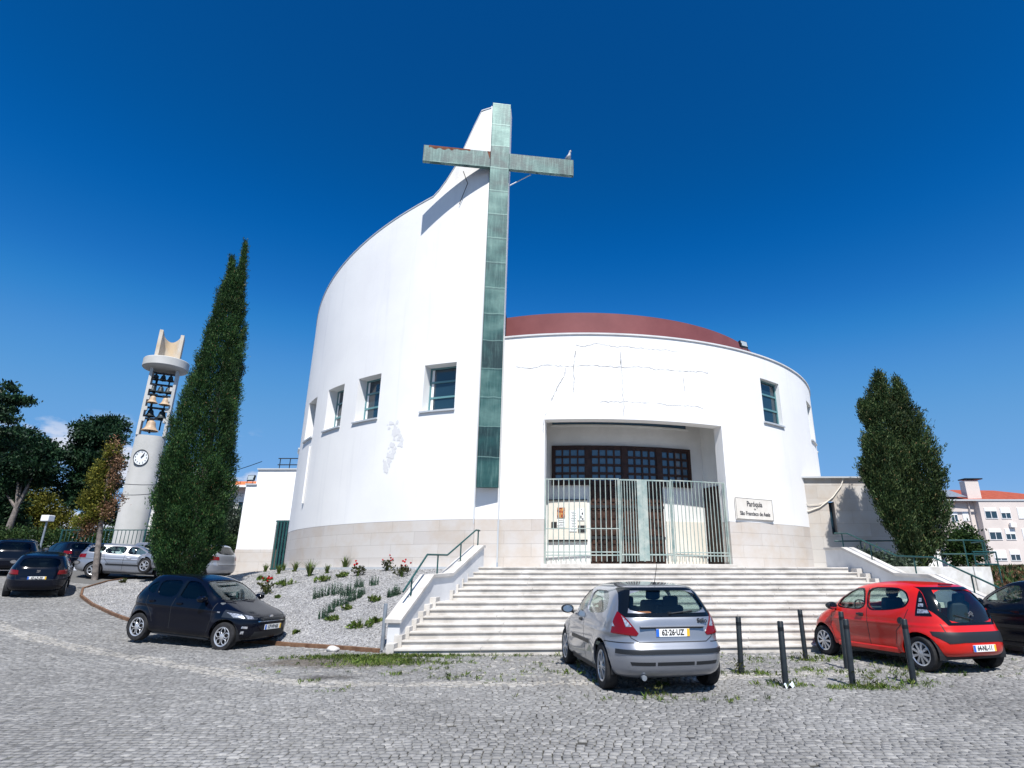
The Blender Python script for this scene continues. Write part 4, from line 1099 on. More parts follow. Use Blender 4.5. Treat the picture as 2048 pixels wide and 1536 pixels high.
for s, x in ((1, X0 + .2), (-1, X1 - .2)):
    mb = MB()
    for z in (10.9, 11.6, 12.3, 13.0): mb.box((x + s * .09, TY + .35, z), (.18, .3, .26))
    tp(mb.build('corbel', M['conc']))
mb = MB(); mb.lathe([(.001, 14.98), (1.62, 14.98), (1.66, 14.94), (1.66, 14.45), (1.60, 14.40), (1.0, 14.28), (.001, 14.25)][::-1], (-25.75, TY + .9, 0), 48); tp(mb.build('disc', M['conc'], smooth=40))
tp(MB().box((-26.52, TY + .75, 15.95), (.26, 1.3, 1.95)).build('fin', M['conc_rust'], bevel=.01)); tp(MB().box((-24.98, TY + .75, 15.9), (.26, 1.3, 1.75)).build('fin', M['conc_rust'], bevel=.01))
mb = MB(); n_ = 12; vs = []
for i in range(n_ + 1):
    t = i / n_; x = -26.4 + 1.3 * t; q = 4 * t * (1 - t); yy = TY + .55 + .55 * q; zt = 16.75 - .35 * q
    vs += [(x, yy, 14.9), (x, yy, zt), (x, yy + .14, zt), (x, yy + .14, 14.9)]
fs = []
for i in range(n_):
    a, b = i * 4, i * 4 + 4; fs += [(a, b, b + 1, a + 1), (a + 1, b + 1, b + 2, a + 2), (a + 2, b + 2, b + 3, a + 3)]
mb.add(vs, fs); tp(mb.build('curved_screen', M['conc_rust'], smooth=40))
tp(MB().box((-26.15, TY - .02, 2.55), (.75, .05, 1.1)).build('door', M['green_metal']))
# clock
ck = empty('clock', (-26.0, TY + .02, 8.42)); tp(ck)
cko = MB(); cko.lathe([(.001, .0), (.47, 0), (.47, .05), (.001, .05)], (0, 0, 0), 32, M=Matrix.Rotation(R(90), 4, 'X')); c_ = cko.build('clock_dial', M['clock_face'], ck)
ckr = MB(); ckr.lathe([(.46, .03), (.46, .09), (.50, .09), (.50, .0)], (0, 0, 0), 32, M=Matrix.Rotation(R(90), 4, 'X')); ckr.build('rim', M['dark_metal'], ck)
for h in range(1, 13):
    a = R(90 - 30 * h); text_mesh(str(h), .15, M['ink'], 'numeral', ck, Matrix.Translation((.36 * math.cos(a), -.055, .36 * math.sin(a))) @ RX, bold=.004)
MB().sbar((0, -.07, 0), (.33 * math.sin(R(32)), -.07, .33 * math.cos(R(32))), .02, .05).build('hand', M['ink'], ck)
MB().sbar((0, -.08, 0), (.24 * math.sin(R(42)), -.08, .24 * math.cos(R(42))), .02, .07).build('hand', M['ink'], ck)
# bells
TROT = R(30); tw.rotation_euler.z = TROT; tw.scale = (.78, .8, 1)
def bell(x, z, s, m, label, y=TY + .45):
    dx, dy = (x + 25.75) * .78, (y - TY) * .8; x = -25.75 + dx * math.cos(TROT) - dy * math.sin(TROT); y = TY + dx * math.sin(TROT) + dy * math.cos(TROT); s *= .8
    e = empty('bell', (x, y, z), TROT, label, 'bell', 'bells in the tower')
    pr = [(.001, 0.0), (.10, -.01), (.17, -.06), (.20, -.16), (.225, -.32), (.28, -.44), (.37, -.52), (.40, -.56), (.36, -.56), (.30, -.50), (.001, -.46)]
    MB().lathe([(a * s, b * s) for a, b in pr][::-1], (0, 0, 0), 20).build('body', m, e, smooth=40)
    MB().bar((0, 0, -.40 * s), (0, 0, -.62 * s), .02 * s).box((0, 0, -.64 * s), (.09 * s, .09 * s, .09 * s)).build('clapper', M['bronze_dark'], e)
    MB().box((0, 0, .04 * s), (.16 * s, .12 * s, .12 * s)).box((0, 0, .11), (.5 * s, .12, .08)).build('headstock', M['dark_metal'], e)
bm_ = MB()
for z in (14.05, 13.28, 12.52, 11.72, 11.0): bm_.box((-25.72, TY + .6, z), (1.5, .14, .11))
bm_.box((-25.3, TY + 1.2, 12.2), (.10, .10, 3.6)).box((-26.2, TY + 1.2, 12.2), (.16, .10, 3.6))
tp(bm_.build('belfry_beam', M['dark_metal']))
for i, x in enumerate((-26.25, -25.72, -25.2)):
    w_ = ('leftmost', 'middle', 'rightmost')[i]
    bell(x, 13.92, .78, M['bronze_dark'], 'dark small bell, %s of the top row under the disc' % w_)
    bell(x, 13.14, .86, M['bronze_dark'], 'dark small bell, %s of the second row in the belfry' % w_)
bell(-26.10, 12.44, 1.0, M['bronze'], 'tan bell, left one of the middle pair in the belfry', TY + .3)
bell(-25.22, 12.40, 1.05, M['bronze'], 'tan bell, right one of the middle pair in the belfry', TY + .3)
bell(-26.1, 11.62, 1.0, M['bronze_dark'], 'dark bell just below the left tan bell', TY + .75)
bell(-25.3, 11.60, 1.15, M['bronze_dark'], 'dark bell just below the right tan bell', TY + .75)
bell(-25.85, 10.85, 1.5, M['bronze'], 'largest tan bell, alone at the bottom of the belfry', TY + .35)
# fence round the tower foot
def bar_fence(P, z, h, sp_, label, name='fence'):
    e = empty(name, (*P[0], z), 0, label, 'fence'); inv = Matrix.Translation((-P[0][0], -P[0][1], -z)); mb = MB(); ps = MB()
    for a, b in zip(P[:-1], P[1:]):
        a, b = Vector((*a, z)), Vector((*b, z)); L = (b - a).length; n = int(L / sp_)
        for k in range(n + 1): q = a.lerp(b, k / n); mb.bar(q, q + Vector((0, 0, h)), .018, 5)
        ps.sbar(a + Vector((0, 0, h)), b + Vector((0, 0, h)), .05, .05).sbar(a + Vector((0, 0, .15)), b + Vector((0, 0, .15)), .04, .04)
        ps.box(a + Vector((0, 0, h / 2)), (.07, .07, h + .1))
    o = mb.build('bars', M['green_metal'], e); o.matrix_parent_inverse = inv; o = ps.build('rails', M['green_metal'], e); o.matrix_parent_inverse = inv
bar_fence([(-28.2, 34.2), (-23.5, 34.2), (-20.5, 34.6)], 1.6, 2.35, .22, 'dark green barred fence in front of the bell tower foot')
# street lamp on the left
lp = aty(98, 1040, 38); lb = g(lp.x, 38)
la = empty('street_lamp', (lp.x - .1, 38, lb), 0, 'short pale lamp post with a square head among the dark trees', 'lamp')
MB().bar((0, 0, 0), (0, 0, lp.z - lb - .1), .07, 10, r2=.05).build('pole', M['galv'], la); MB().box((0, 0, lp.z - lb + .1), (.5, .5, .38)).build('lamp_head', M['white'], la, bevel=.04)
# overhead cables
def cable(a, b, sag, label, r=.018):
    a, b = Vector(a), Vector(b); P = [a.lerp(b, t / 14) - Vector((0, 0, sag * 4 * (t / 14) * (1 - t / 14))) for t in range(15)]
    tag(MB().tube(P, r, 5).build('overhead_cable', M['dark_metal']), label, 'cable')
cable(aty(230, 966, 33), aty(524, 923, 29.5), .5, 'thin dark overhead cable running from the tower to the annex railing')
cable(aty(225, 988, 33), aty(330, 984, 30), .1, 'thin dark overhead cable crossing the lower tower shaft')

# ---------------------------------------------------------------- bollards and small street things
def bollard(ub, vb, ut, vt, label):
    b = hit(ub, vb, g); t = aty(ut, vt, b.y); h = t.z - b.z; lean = (t.x - b.x) / h
    e = empty('bollard', b, 0, label, 'bollard', 'black street bollards'); e.rotation_euler = (R(random.uniform(-1, 1)), math.atan(lean), 0)
    MB().lathe([(.045, -.1), (.045, h - .012), (.036, h), (.001, h)], (0, 0, 0), 20).build('post', M['bollard'], e, smooth=40)
    MB().lathe([(.0465, h - .14), (.0465, h - .085)], (0, 0, 0), 20).build('band', M['dark_metal'], e, smooth=40)
bollard(1483, 1347, 1476, 1233, 'black metal bollard closest to the silver hatchback, between it and the stairs')
bollard(1572, 1374, 1560, 1242, 'black metal bollard with crumpled paper at its foot')
bollard(1612, 1321, 1599, 1219, 'black metal bollard against the stairs by the nose of the red car')
bollard(1694, 1338, 1681, 1223, 'black metal bollard half hidden behind a nearer one beside the red front door')
bollard(1706, 1372, 1690, 1238, 'black metal bollard standing right in front of the one beside the red front door')
bollard(1828, 1368, 1808, 1238, 'black metal bollard in front of the red car rear wheel')
b = hit(764, 1300, on_bed); e = empty('grey_post', b, 0, 'thin grey galvanised post in the gravel beside the foot of the stair wall', 'post')
MB().lathe([(.042, -.1), (.042, .93), (.001, .93)], (0, 0, 0), 16).build('post', M['galv'], e, smooth=40)
def lump(name, loc, s, m, seed, label=None, cat=None, group=None, flat=.7, parent=None):
    bm = bmesh.new(); bmesh.ops.create_icosphere(bm, subdivisions=3, radius=1); r_ = random.Random(seed); k = [Vector((r_.uniform(-1, 1), r_.uniform(-1, 1), r_.uniform(-1, 1))) * 2.2 for _ in range(6)]
    for v in bm.verts:
        d = 1 + sum(.09 * math.sin(v.co.dot(q) * 1.6 + i) for i, q in enumerate(k)); v.co = Vector((v.co.x * s * d, v.co.y * s * d * .9, v.co.z * s * d * flat))
    me = bpy.data.meshes.new(name); bm.to_mesh(me); bm.free(); me.materials.append(m); o = link(name, me, parent); o.location = loc
    return tag(o, label, cat, group)
b = hit(665, 1303, g); lump('stone', b + Vector((0, 0, .04)), .14, M['rock'], 4, 'loose white stone lying against the rusty bed edging', 'stone', flat=.5)
b = hit(1578, 1374, g)
bm = bmesh.new(); r_ = random.Random(5)
bmesh.ops.create_grid(bm, x_segments=9, y_segments=6, size=1)
for v in bm.verts: v.co = Vector((v.co.x * .06 + .03, v.co.y * .17 - .05, .035 + .03 * math.sin(v.co.x * 5 + v.co.y * 3) + r_.uniform(-.008, .008)))
me = bpy.data.meshes.new('litter'); bm.to_mesh(me); bm.free(); me.materials.append(m_noisy('crumpled_paper', (.45, .6, .68), (.78, .8, .8), 20, .5, .1)); me.polygons.foreach_set('use_smooth', [True] * len(me.polygons))
o = link('paper_litter', me); o.location = b; o.rotation_euler = (0, 0, R(-40)); tag(o, 'crumpled pale blue and white paper at the foot of a bollard', 'litter')

# ---------------------------------------------------------------- vegetation
def leaf_arrays(C, Nrm, size, asp=.45, jitter=.5):
    """one rhombus leaf per centre C, long axis Nrm"""
    n = len(C); ax = Nrm + rng.normal(0, jitter, (n, 3)); ax /= np.linalg.norm(ax, axis=1)[:, None] + 1e-9
    o = rng.normal(0, 1, (n, 3)); sd_ = np.cross(ax, o); sd_ /= np.linalg.norm(sd_, axis=1)[:, None] + 1e-9
    s = (size * rng.uniform(.6, 1.4, n))[:, None] if np.isscalar(size) else (size * rng.uniform(.6, 1.4, n))[:, None]
    up = np.cross(ax, sd_) * s * .08
    V = np.stack([C - ax * s * .5, C + sd_ * s * asp * .5 + up, C + ax * s * .5, C - sd_ * s * asp * .5 + up], 1)
    return V.reshape(-1, 3), (np.arange(n)[:, None] * 4 + np.arange(4)[None])
def crown(blobs, n, size, asp=.5, outward=1.0, up=.3, clump=10, cl_r=.14, jitter=.5, shell=.55):
    """blobs: (x,y,z,rx,ry,rz); leaves come in clumps"""
    vol = np.array([b[3] * b[4] + b[3] * b[5] for b in blobs]); vol = vol / vol.sum(); nc = max(1, n // clump)
    k = rng.choice(len(blobs), nc, p=vol); B = np.array(blobs)[k]
    d = rng.normal(0, 1, (nc, 3)); d /= np.linalg.norm(d, axis=1)[:, None]
    r = 1 - shell * rng.random(nc) ** 1.8; P = B[:, :3] + d * r[:, None] * B[:, 3:6] * rng.uniform(.88, 1.08, (nc, 1))
    nr = d / B[:, 3:6]; nr /= np.linalg.norm(nr, axis=1)[:, None]; nr = nr * outward + np.array([0, 0, up])
    C = np.repeat(P, clump, 0) + rng.normal(0, cl_r, (nc * clump, 3)); N_ = np.repeat(nr, clump, 0)
    return leaf_arrays(C, N_, size, asp, jitter)
def trunk_mesh(mb, pts, r0, r1, n=9):
    for i, (a, b) in enumerate(zip(pts[:-1], pts[1:])):
        ra = r0 + (r1 - r0) * i / (len(pts) - 1); rb_ = r0 + (r1 - r0) * (i + 1) / (len(pts) - 1)
        mb.bar(a, b, ra, n, rb_, cap=(i == 0))
# cypresses: the crown is filled from girth measured at a run of heights, one run for each leader
def cypress(base, y0, runs, n, size, m, label, trunk_h=.5, tr=.22, rag=.06, asp=.28, thick=.92, shrink=.11, amp=.24, tuft=(520, .36)):
    e = empty('cypress_tree', base, 0, label, 'tree')
    P0 = Vector(base); Cs, Ns = [], []
    top = 0
    for lv, share, yo in runs:
        L = []
        for v, ul, ur in lv:
            a, b = aty(ul, v, y0 + yo), aty(ur, v, y0 + yo); L.append((a.z - P0.z, (a.x + b.x) / 2 - P0.x, (b.x - a.x) / 2))
        L.sort(); xtop = L[-1][1] * .8 if not Cs else xtop; Z = np.array([q[0] for q in L]); X = np.array([q[1] for q in L]); Rr = np.array([q[2] for q in L]); top = max(top, Z[-1])
        zz = np.linspace(Z[0], Z[-1], 400); w = np.interp(zz, Z, Rr) + .08; cdf = np.cumsum(w) / w.sum()
        k = int(n * share); z = np.interp(rng.random(k), cdf, zz); th = rng.uniform(0, 2 * np.pi, k)
        ph = rng.uniform(0, 6.28, 6)
        lob = 1 + .07 * np.sin(th * 3 + z * 1.1 + ph[0]) + .07 * np.sin(th * 5 - z * 2.3 + ph[1]) + .06 * np.sin(th * 4 + z * 5.1 + ph[2]) + .06 * np.sin(th * 9 + z * 7 + ph[3]) * np.sin(z * 3.7 + ph[4])
        R0_ = np.maximum(np.interp(z, Z, Rr) - shrink, .03); nt = int(tuft[0] * share); tz = rng.uniform(Z[0], Z[-1], nt); tth = rng.uniform(0, 2 * np.pi, nt); tr_ = np.interp(tz, Z, Rr)
        A3 = np.stack([R0_ * np.cos(th), R0_ * np.sin(th), z * .7], 1); B3 = np.stack([tr_ * np.cos(tth), tr_ * np.sin(tth), tz * .7], 1)
        dmin = np.sqrt(((A3[:, None] - B3[None]) ** 2).sum(2)).min(1); bulge = 1 - np.clip(dmin / tuft[1], 0, 1) ** 1.3
        fade = np.clip((Z[-1] - z) / 1.2, .15, 1)
        rr = R0_ * (1 + (lob - 1) * fade) * (1 - .4 * rng.random(k) ** 3) + (bulge - .72) * amp * 2 * np.minimum(1, R0_ / .5) + rng.normal(0, rag, k) * (rng.random(k) < .35) * fade
        rr = np.maximum(rr, .01)
        P_ = np.stack([np.interp(z, Z, X) + rr * np.cos(th), yo + rr * thick * np.sin(th), z + rng.normal(0, .05, k)], 1)
        Nn = np.stack([np.cos(th) * .6, np.sin(th) * .6, np.full(k, 1.0)], 1) + rng.normal(0, .18, (k, 3))
        cl_ = 12; idx = np.repeat(np.arange(k), cl_); s_ = rng.uniform(-1, 1, (k * cl_, 1))
        Cs.append(P_[idx] + Nn[idx] * s_ * size * 1.7 + rng.normal(0, size * .42, (k * cl_, 3))); Ns.append(Nn[idx])
    mb = MB(); x3 = xtop; trunk_mesh(mb, [(0, 0, -.3), (0, .02, trunk_h), (x3 * .6, 0, top * .5), (x3, 0, top * .8)], tr, .03); mb.build('trunk', M['bark'], e, smooth=50)
    Vv, Ff = leaf_arrays(np.concatenate(Cs), np.concatenate(Ns), size, asp, .38)
    np_mesh('crown', Vv, Ff, m, e)
    return e
cb = Vector((-12.15, 20.0, 0)); cb.z = bed(cb.x, cb.y) if inpoly(cb.x, cb.y, BEDPOLY) else 1.3
cypress(cb, 20.0, [
    ([(484, 490, 493), (500, 486, 493), (520, 481, 493), (545, 470, 493), (580, 442, 492), (620, 428, 490), (700, 402, 486), (780, 375, 480), (850, 352, 475), (920, 332, 466), (1000, 312, 455), (1060, 306, 445), (1105, 307, 432), (1148, 322, 405)], .90, 0),
    ([(513, 460, 465), (530, 455, 471), (560, 448, 478), (600, 436, 480)], .04, .05),
    ([(880, 340, 356), (920, 328, 372), (980, 312, 386), (1060, 305, 380), (1120, 312, 360)], .12, -.5)],
    24000, .072, M['cypress'], 'tall slender dark green cypress with two tips between the bell tower and the church', amp=.10)
cypress((12.3, 21.2, 1.76), 21.2, [
    ([(744, 1755, 1761), (756, 1747, 1770), (775, 1740, 1778), (800, 1737, 1784), (820, 1736, 1800), (850, 1734, 1815), (900, 1738, 1826), (950, 1742, 1830), (1000, 1760, 1836), (1060, 1790, 1842), (1120, 1812, 1850)], .30, 0),
    ([(758, 1788, 1794), (775, 1784, 1808), (800, 1778, 1820), (840, 1786, 1842), (880, 1784, 1864), (930, 1784, 1878), (990, 1790, 1892), (1040, 1806, 1902), (1070, 1820, 1896), (1110, 1824, 1868), (1135, 1826, 1850)], .36, .15),
    ([(804, 1719, 1734), (820, 1718, 1750), (835, 1722, 1756), (850, 1730, 1760)], .04, -.1),
    ([(870, 1727, 1775), (900, 1728, 1790), (940, 1724, 1796), (962, 1724, 1790), (985, 1748, 1796), (1010, 1756, 1810), (1050, 1774, 1824), (1100, 1800, 1838), (1130, 1815, 1846)], .30, -.3)],
    14000, .10, M['cypress2'], 'short broad shaggy cypress on the terrace in front of the annex', trunk_h=1.0, tr=.2, rag=.10, asp=.3, shrink=.09, thick=.55, amp=.36, tuft=(230, .55))

def tree(name, base, trunk, blobs, n, size, m, label, cat='tree', group=None, tr=(.2, .08), clump=12, cl_r=.16, limbs=(), **kw):
    e = empty(name, base, 0, label, cat, group)
    mb = MB(); trunk_mesh(mb, trunk, *tr)
    for a, b in limbs: mb.bar(a, b, tr[1] * .8, 6, tr[1] * .3)
    for bl in blobs: mb.bar(trunk[-1], (bl[0], bl[1], bl[2]), tr[1] * .7, 5, tr[1] * .2)
    mb.build('trunk', M['bark'], e, smooth=50)
    Vv, Ff = crown(blobs, n, size, clump=clump, cl_r=cl_r, **kw); np_mesh('crown', Vv, Ff, m, e)
    return e
def lb(u, v, y, rx, ry, rz, base):   # blob centred on a surveyed point
    p = aty(u, v, y) - Vector(base); return (p.x, p.y, p.z, rx, ry, rz)
r2 = random.Random(21)
def layered(us, y, base, thick=.55):
    out = []
    for u0, u1, v in us:
        a, b = aty(u0, v, y), aty(u1, v, y); w_ = (b.x - a.x) / 2
        out.append(((a.x + b.x) / 2 - base[0], r2.uniform(-.5, .8), (a.z) - base[2], w_, max(.7, w_ * .8), thick))
    return out
# tree A far left
B = Vector((-38.6, 42, g(-38, 42)))
bA = layered([(20, 78, 872), (0, 100, 888), (30, 128, 905), (-10, 90, 920), (40, 122, 935), (-20, 70, 945), (10, 100, 955), (-40, 40, 975)], 42, B)
tree('conifer_tree', B, [(0, 0, 0), (.1, 0, 2.2), (.3, 0, 4.2)], bA, 20000, .22, M['pine'], 'dark flat topped conifer with a bare pale trunk behind the lamp post', tr=(.28, .16), up=.15)
B = Vector((-36.5, 45, g(-36, 45)))
bB = layered([(175, 255, 850), (150, 240, 862), (165, 262, 876), (140, 235, 892), (128, 225, 910), (150, 258, 925), (125, 215, 945), (140, 240, 962), (120, 210, 985), (150, 235, 1005), (160, 240, 1030)], 45, B, .7)
tree('conifer_tree', B, [(0, 0, 0), (.6, 0, 2.4), (1.6, 0, 5.0), (1.9, 0, 8)], bB, 32000, .22, M['pine'], 'tall dark conifer with a layered crown beside the bell tower', tr=(.3, .15), up=.15)
B = Vector((-33.5, 30, g(-33.5, 30)))
bC = layered([(-60, 22, 768), (-60, 44, 792), (-60, 22, 815), (-60, 48, 838), (-60, 50, 866), (-60, 30, 890), (-60, 14, 915)], 30, B, .10)
tree('cedar_tree', B, [(0, 0, 0), (0, 0, 6), (0, 0, 12.5)], bC, 9000, .18, M['pine'], 'cedar with flat drooping branches reaching over the dark parked cars', tr=(.3, .1), up=.1, cl_r=.1)
B = Vector((-44, 50, g(-44, 50)))
bY = [lb(u, v, 50, rx, 1.5, rz, B) for u, v, rx, rz in ((70, 985, 1.6, 1.0), (45, 1010, 1.8, 1.1), (100, 1015, 1.7, 1.2), (75, 1040, 2.3, 1.3), (30, 1050, 2., 1.2), (125, 1050, 1.5, 1.2))]
tree('autumn_tree', B, [(0, 0, 0), (1, 0, 3)], bY, 20000, .2, M['yellow_leaf'], 'yellow green broad bushy tree behind the lamp post', tr=(.2, .1))
# hedge band behind the parked cars
B = Vector((-34, 40.5, 1.6)); bH = []
for u in range(-20, 300, 22): bH.append(lb(u, 1088 + r2.uniform(-6, 6), 41.5, 1.2, 1.0, 1.0, B))
e = empty('hedge', B, 0, 'low dark green hedge along the back of the car park', 'hedge'); Vv, Ff = crown(bH, 20000, .16, clump=10); np_mesh('foliage', Vv, Ff, M['hedge_leaf'], e)
# dark tree mass left of the conifer trunks
B = Vector((-47, 46, g(-47, 46))); bD = [lb(u, v, 46, rx, 1.5, rz, B) for u, v, rx, rz in ((-10, 960, 1.6, 2), (0, 1010, 1.8, 1.8), (10, 1055, 1.6, 1.4), (-30, 1040, 2, 2))]
tree('dark_tree', B, [(0, 0, 0), (0, 0, 3)], bD, 12000, .24, M['pine'], 'dark round low tree behind the dark blue car', tr=(.25, .1))
# small half dead conifer in the bed corner
b = hit(190, 1160, on_bed); B = b.copy(); yy = b.y
tb = [aty(u, v, yy) - B for u, v in ((190, 1162), (193, 1120), (200, 1060), (206, 1010), (216, 950), (228, 900))]
tb = [(0, 0, -.2)] + [tuple(q) for q in tb[1:]]
bS = [lb(u, v, yy, rx, .5, rz, B) for u, v, rx, rz in ((226, 905, .18, .5), (212, 930, .30, .5), (200, 955, .42, .5), (205, 985, .42, .45), (184, 1000, .45, .5), (196, 1025, .40, .4), (172, 1040, .30, .3))]
e = tree('small_conifer', B, tb, bS, 12000, .10, M['yellow_leaf'], 'thin half dead yellow green conifer on a crooked grey trunk beside the silver estate', tr=(.13, .05), cl_r=.09, up=.8)
bS2 = [lb(u, v, yy, rx, .3, rz, B) for u, v, rx, rz in ((232, 895, .12, .5), (234, 930, .16, .5), (228, 960, .15, .5), (214, 1020, .25, .35), (186, 1050, .35, .25), (172, 1062, .25, .2), (236, 1000, .12, .3))]
Vv, Ff = crown(bS2, 3200, .09, clump=8, cl_r=.12); np_mesh('dead_foliage', Vv, Ff, M['dead_leaf'], e)
# grey green tree right of the tall cypress
B = Vector((-18.6, 33, 1.7)); bO = [lb(u, v, 33, rx, .8, rz, B) for u, v, rx, rz in ((455, 1040, .9, .9), (440, 1065, .9, .8), (462, 1075, .7, .8), (425, 1040, .9, 1.0), (472, 1050, .4, .6))]
tree('olive_tree', B, [(0, 0, 0), (.2, 0, 1.6)], bO, 12000, .13, M['olive_leaf'], 'grey green olive like tree between the tall cypress and the white annex', tr=(.14, .07))
B = Vector((-17.2, 31, 1.7)); e = empty('shrub', B, 0, 'dark green shrub at the foot of the white annex behind the silver car', 'shrub')
Vv, Ff = crown([lb(u, v, 31, .6, .5, .5, B) for u, v in ((445, 1092, ), (462, 1095), (430, 1090), (478, 1100))], 5000, .11, clump=8); np_mesh('foliage', Vv, Ff, M['hedge_leaf'], e)
# shrub on the east side, and a small one on the terrace
B = Vector((21, 30, 1.7)); e = empty('shrub', B, 0, 'dark shrub in front of the pink apartment block, behind the terrace railing', 'shrub')
Vv, Ff = crown([lb(u, v, 30, .8, .6, .8, B) for u, v in ((1925, 1080), (1940, 1095), (1915, 1100), (1930, 1110))], 7000, .14, clump=8); np_mesh('foliage', Vv, Ff, M['hedge_leaf'], e)
B = Vector((10.2, 19.5, 1.78)); e = empty('leafy_plant', B, 0, 'straggly leafy plant behind the right handrail left of the short cypress trunk', 'plant')
Vv, Ff = crown([(.0, 0, .2, .6, .35, .25), (.5, 0, .12, .5, .3, .2), (-.4, 0, .3, .3, .3, .25)], 1600, .12, clump=6, cl_r=.08); np_mesh('foliage', Vv, Ff, M['olive_leaf'], e)
# grass bank far right
P_ = []
for _ in range(22000):
    x = rng.uniform(17.5, 34); y_ = rng.uniform(20, 40); P_.append((x, y_, g(x, y_) + .05))
Vv, Ff = leaf_arrays(np.array(P_), np.tile([0, 0, 1.], (len(P_), 1)), .28, .18, .5)
tag(np_mesh('grass', Vv, Ff, [M['dead_leaf']]), 'dry grass on the bank below the pink apartment block', 'grass', kind='stuff')
P_ = np.array(P_[:9000]) + rng.normal(0, .3, (9000, 3)) * np.array([1, 1, 0])
Vv, Ff = leaf_arrays(P_, np.tile([0, 0, 1.], (len(P_), 1)), .35, .3, .5)
tag(np_mesh('weeds', Vv, Ff, [M['hedge_leaf']]), 'green weeds growing through the dry grass bank', 'weeds', kind='stuff')

# individual plants in the gravel bed
def plant_grass(e, s, m, n=46):
    C_, N_, S_ = [], [], []
    V_ = []; F_ = []
    for k in range(n):
        a = rng.uniform(0, 6.28); tl = rng.uniform(.1, .7); h = s * rng.uniform(.5, 1.1); w_ = .010 * (s / .3) ** .5
        d_ = np.array([math.cos(a), math.sin(a), 0]); q = np.array([-d_[1], d_[0], 0]) * w_
        p0 = d_ * .03; p1 = d_ * h * tl * .45 + np.array([0, 0, h * .6]); p2 = d_ * h * tl + np.array([0, 0, h * (1 - tl * .3)])
        i = len(V_); V_ += [p0 - q, p0 + q, p1 + q * .8, p1 - q * .8, p2 + q * .15, p2 - q * .15]; F_ += [(i, i + 1, i + 2, i + 3), (i + 3, i + 2, i + 4, i + 5)]
    np_mesh('blades', np.array(V_), np.array(F_), m, e)
def plant_bush(e, s, m, n=420, size=.06, flat=.7, asp=.5, up=.6):
    bl = [(random.uniform(-.4, .4) * s, random.uniform(-.4, .4) * s, s * flat * random.uniform(.4, .7), s * random.uniform(.3, .5), s * random.uniform(.3, .5), s * flat * random.uniform(.3, .5)) for _ in range(5)]
    Vv, Ff = crown(bl, n, size, asp=asp, up=up, clump=5, cl_r=s * .06, jitter=.5); np_mesh('foliage', Vv, Ff, m, e)
def plant_spikes(e, s, m, n=26):
    C_, N_, S_ = [], [], []
    for _ in range(n):
        a = rng.uniform(0, 6.28); r_ = s * .5 * math.sqrt(rng.random()); b = np.array([r_ * math.cos(a), r_ * math.sin(a), 0]); h = s * rng.uniform(.7, 1.5) * (1 - .35 * r_ / s); ln = np.array([math.cos(a), math.sin(a), 0]) * rng.uniform(0, .22)
        for k in range(22):
            t_ = (k + rng.random()) / 22; C_.append(b + ln * h * t_ + np.array([0, 0, h * t_]) + rng.normal(0, .008, 3)); N_.append((rng.normal(0, .7), rng.normal(0, .7), 1.)); S_.append(.055 * (1.15 - .6 * t_))
    Vv, Ff = leaf_arrays(np.array(C_), np.array(N_), np.array(S_), .32, .3); np_mesh('foliage', Vv, Ff, m, e)
pz = lambda x, y: (x / 3.413 + 220, y / 3.413 + 1050)
KIND = {'g': ('grass_tuft', 'grass tuft', 'yellow green grass tufts in the gravel bed'), 'l': ('lavender_plant', 'lavender', 'grey green lavender plants in the gravel bed'), 'r': ('rose_bush', 'rose bush', 'red flowering rose bushes in the gravel bed'), 'b': ('leafy_plant', 'plant', 'low leafy plants in the gravel bed')}
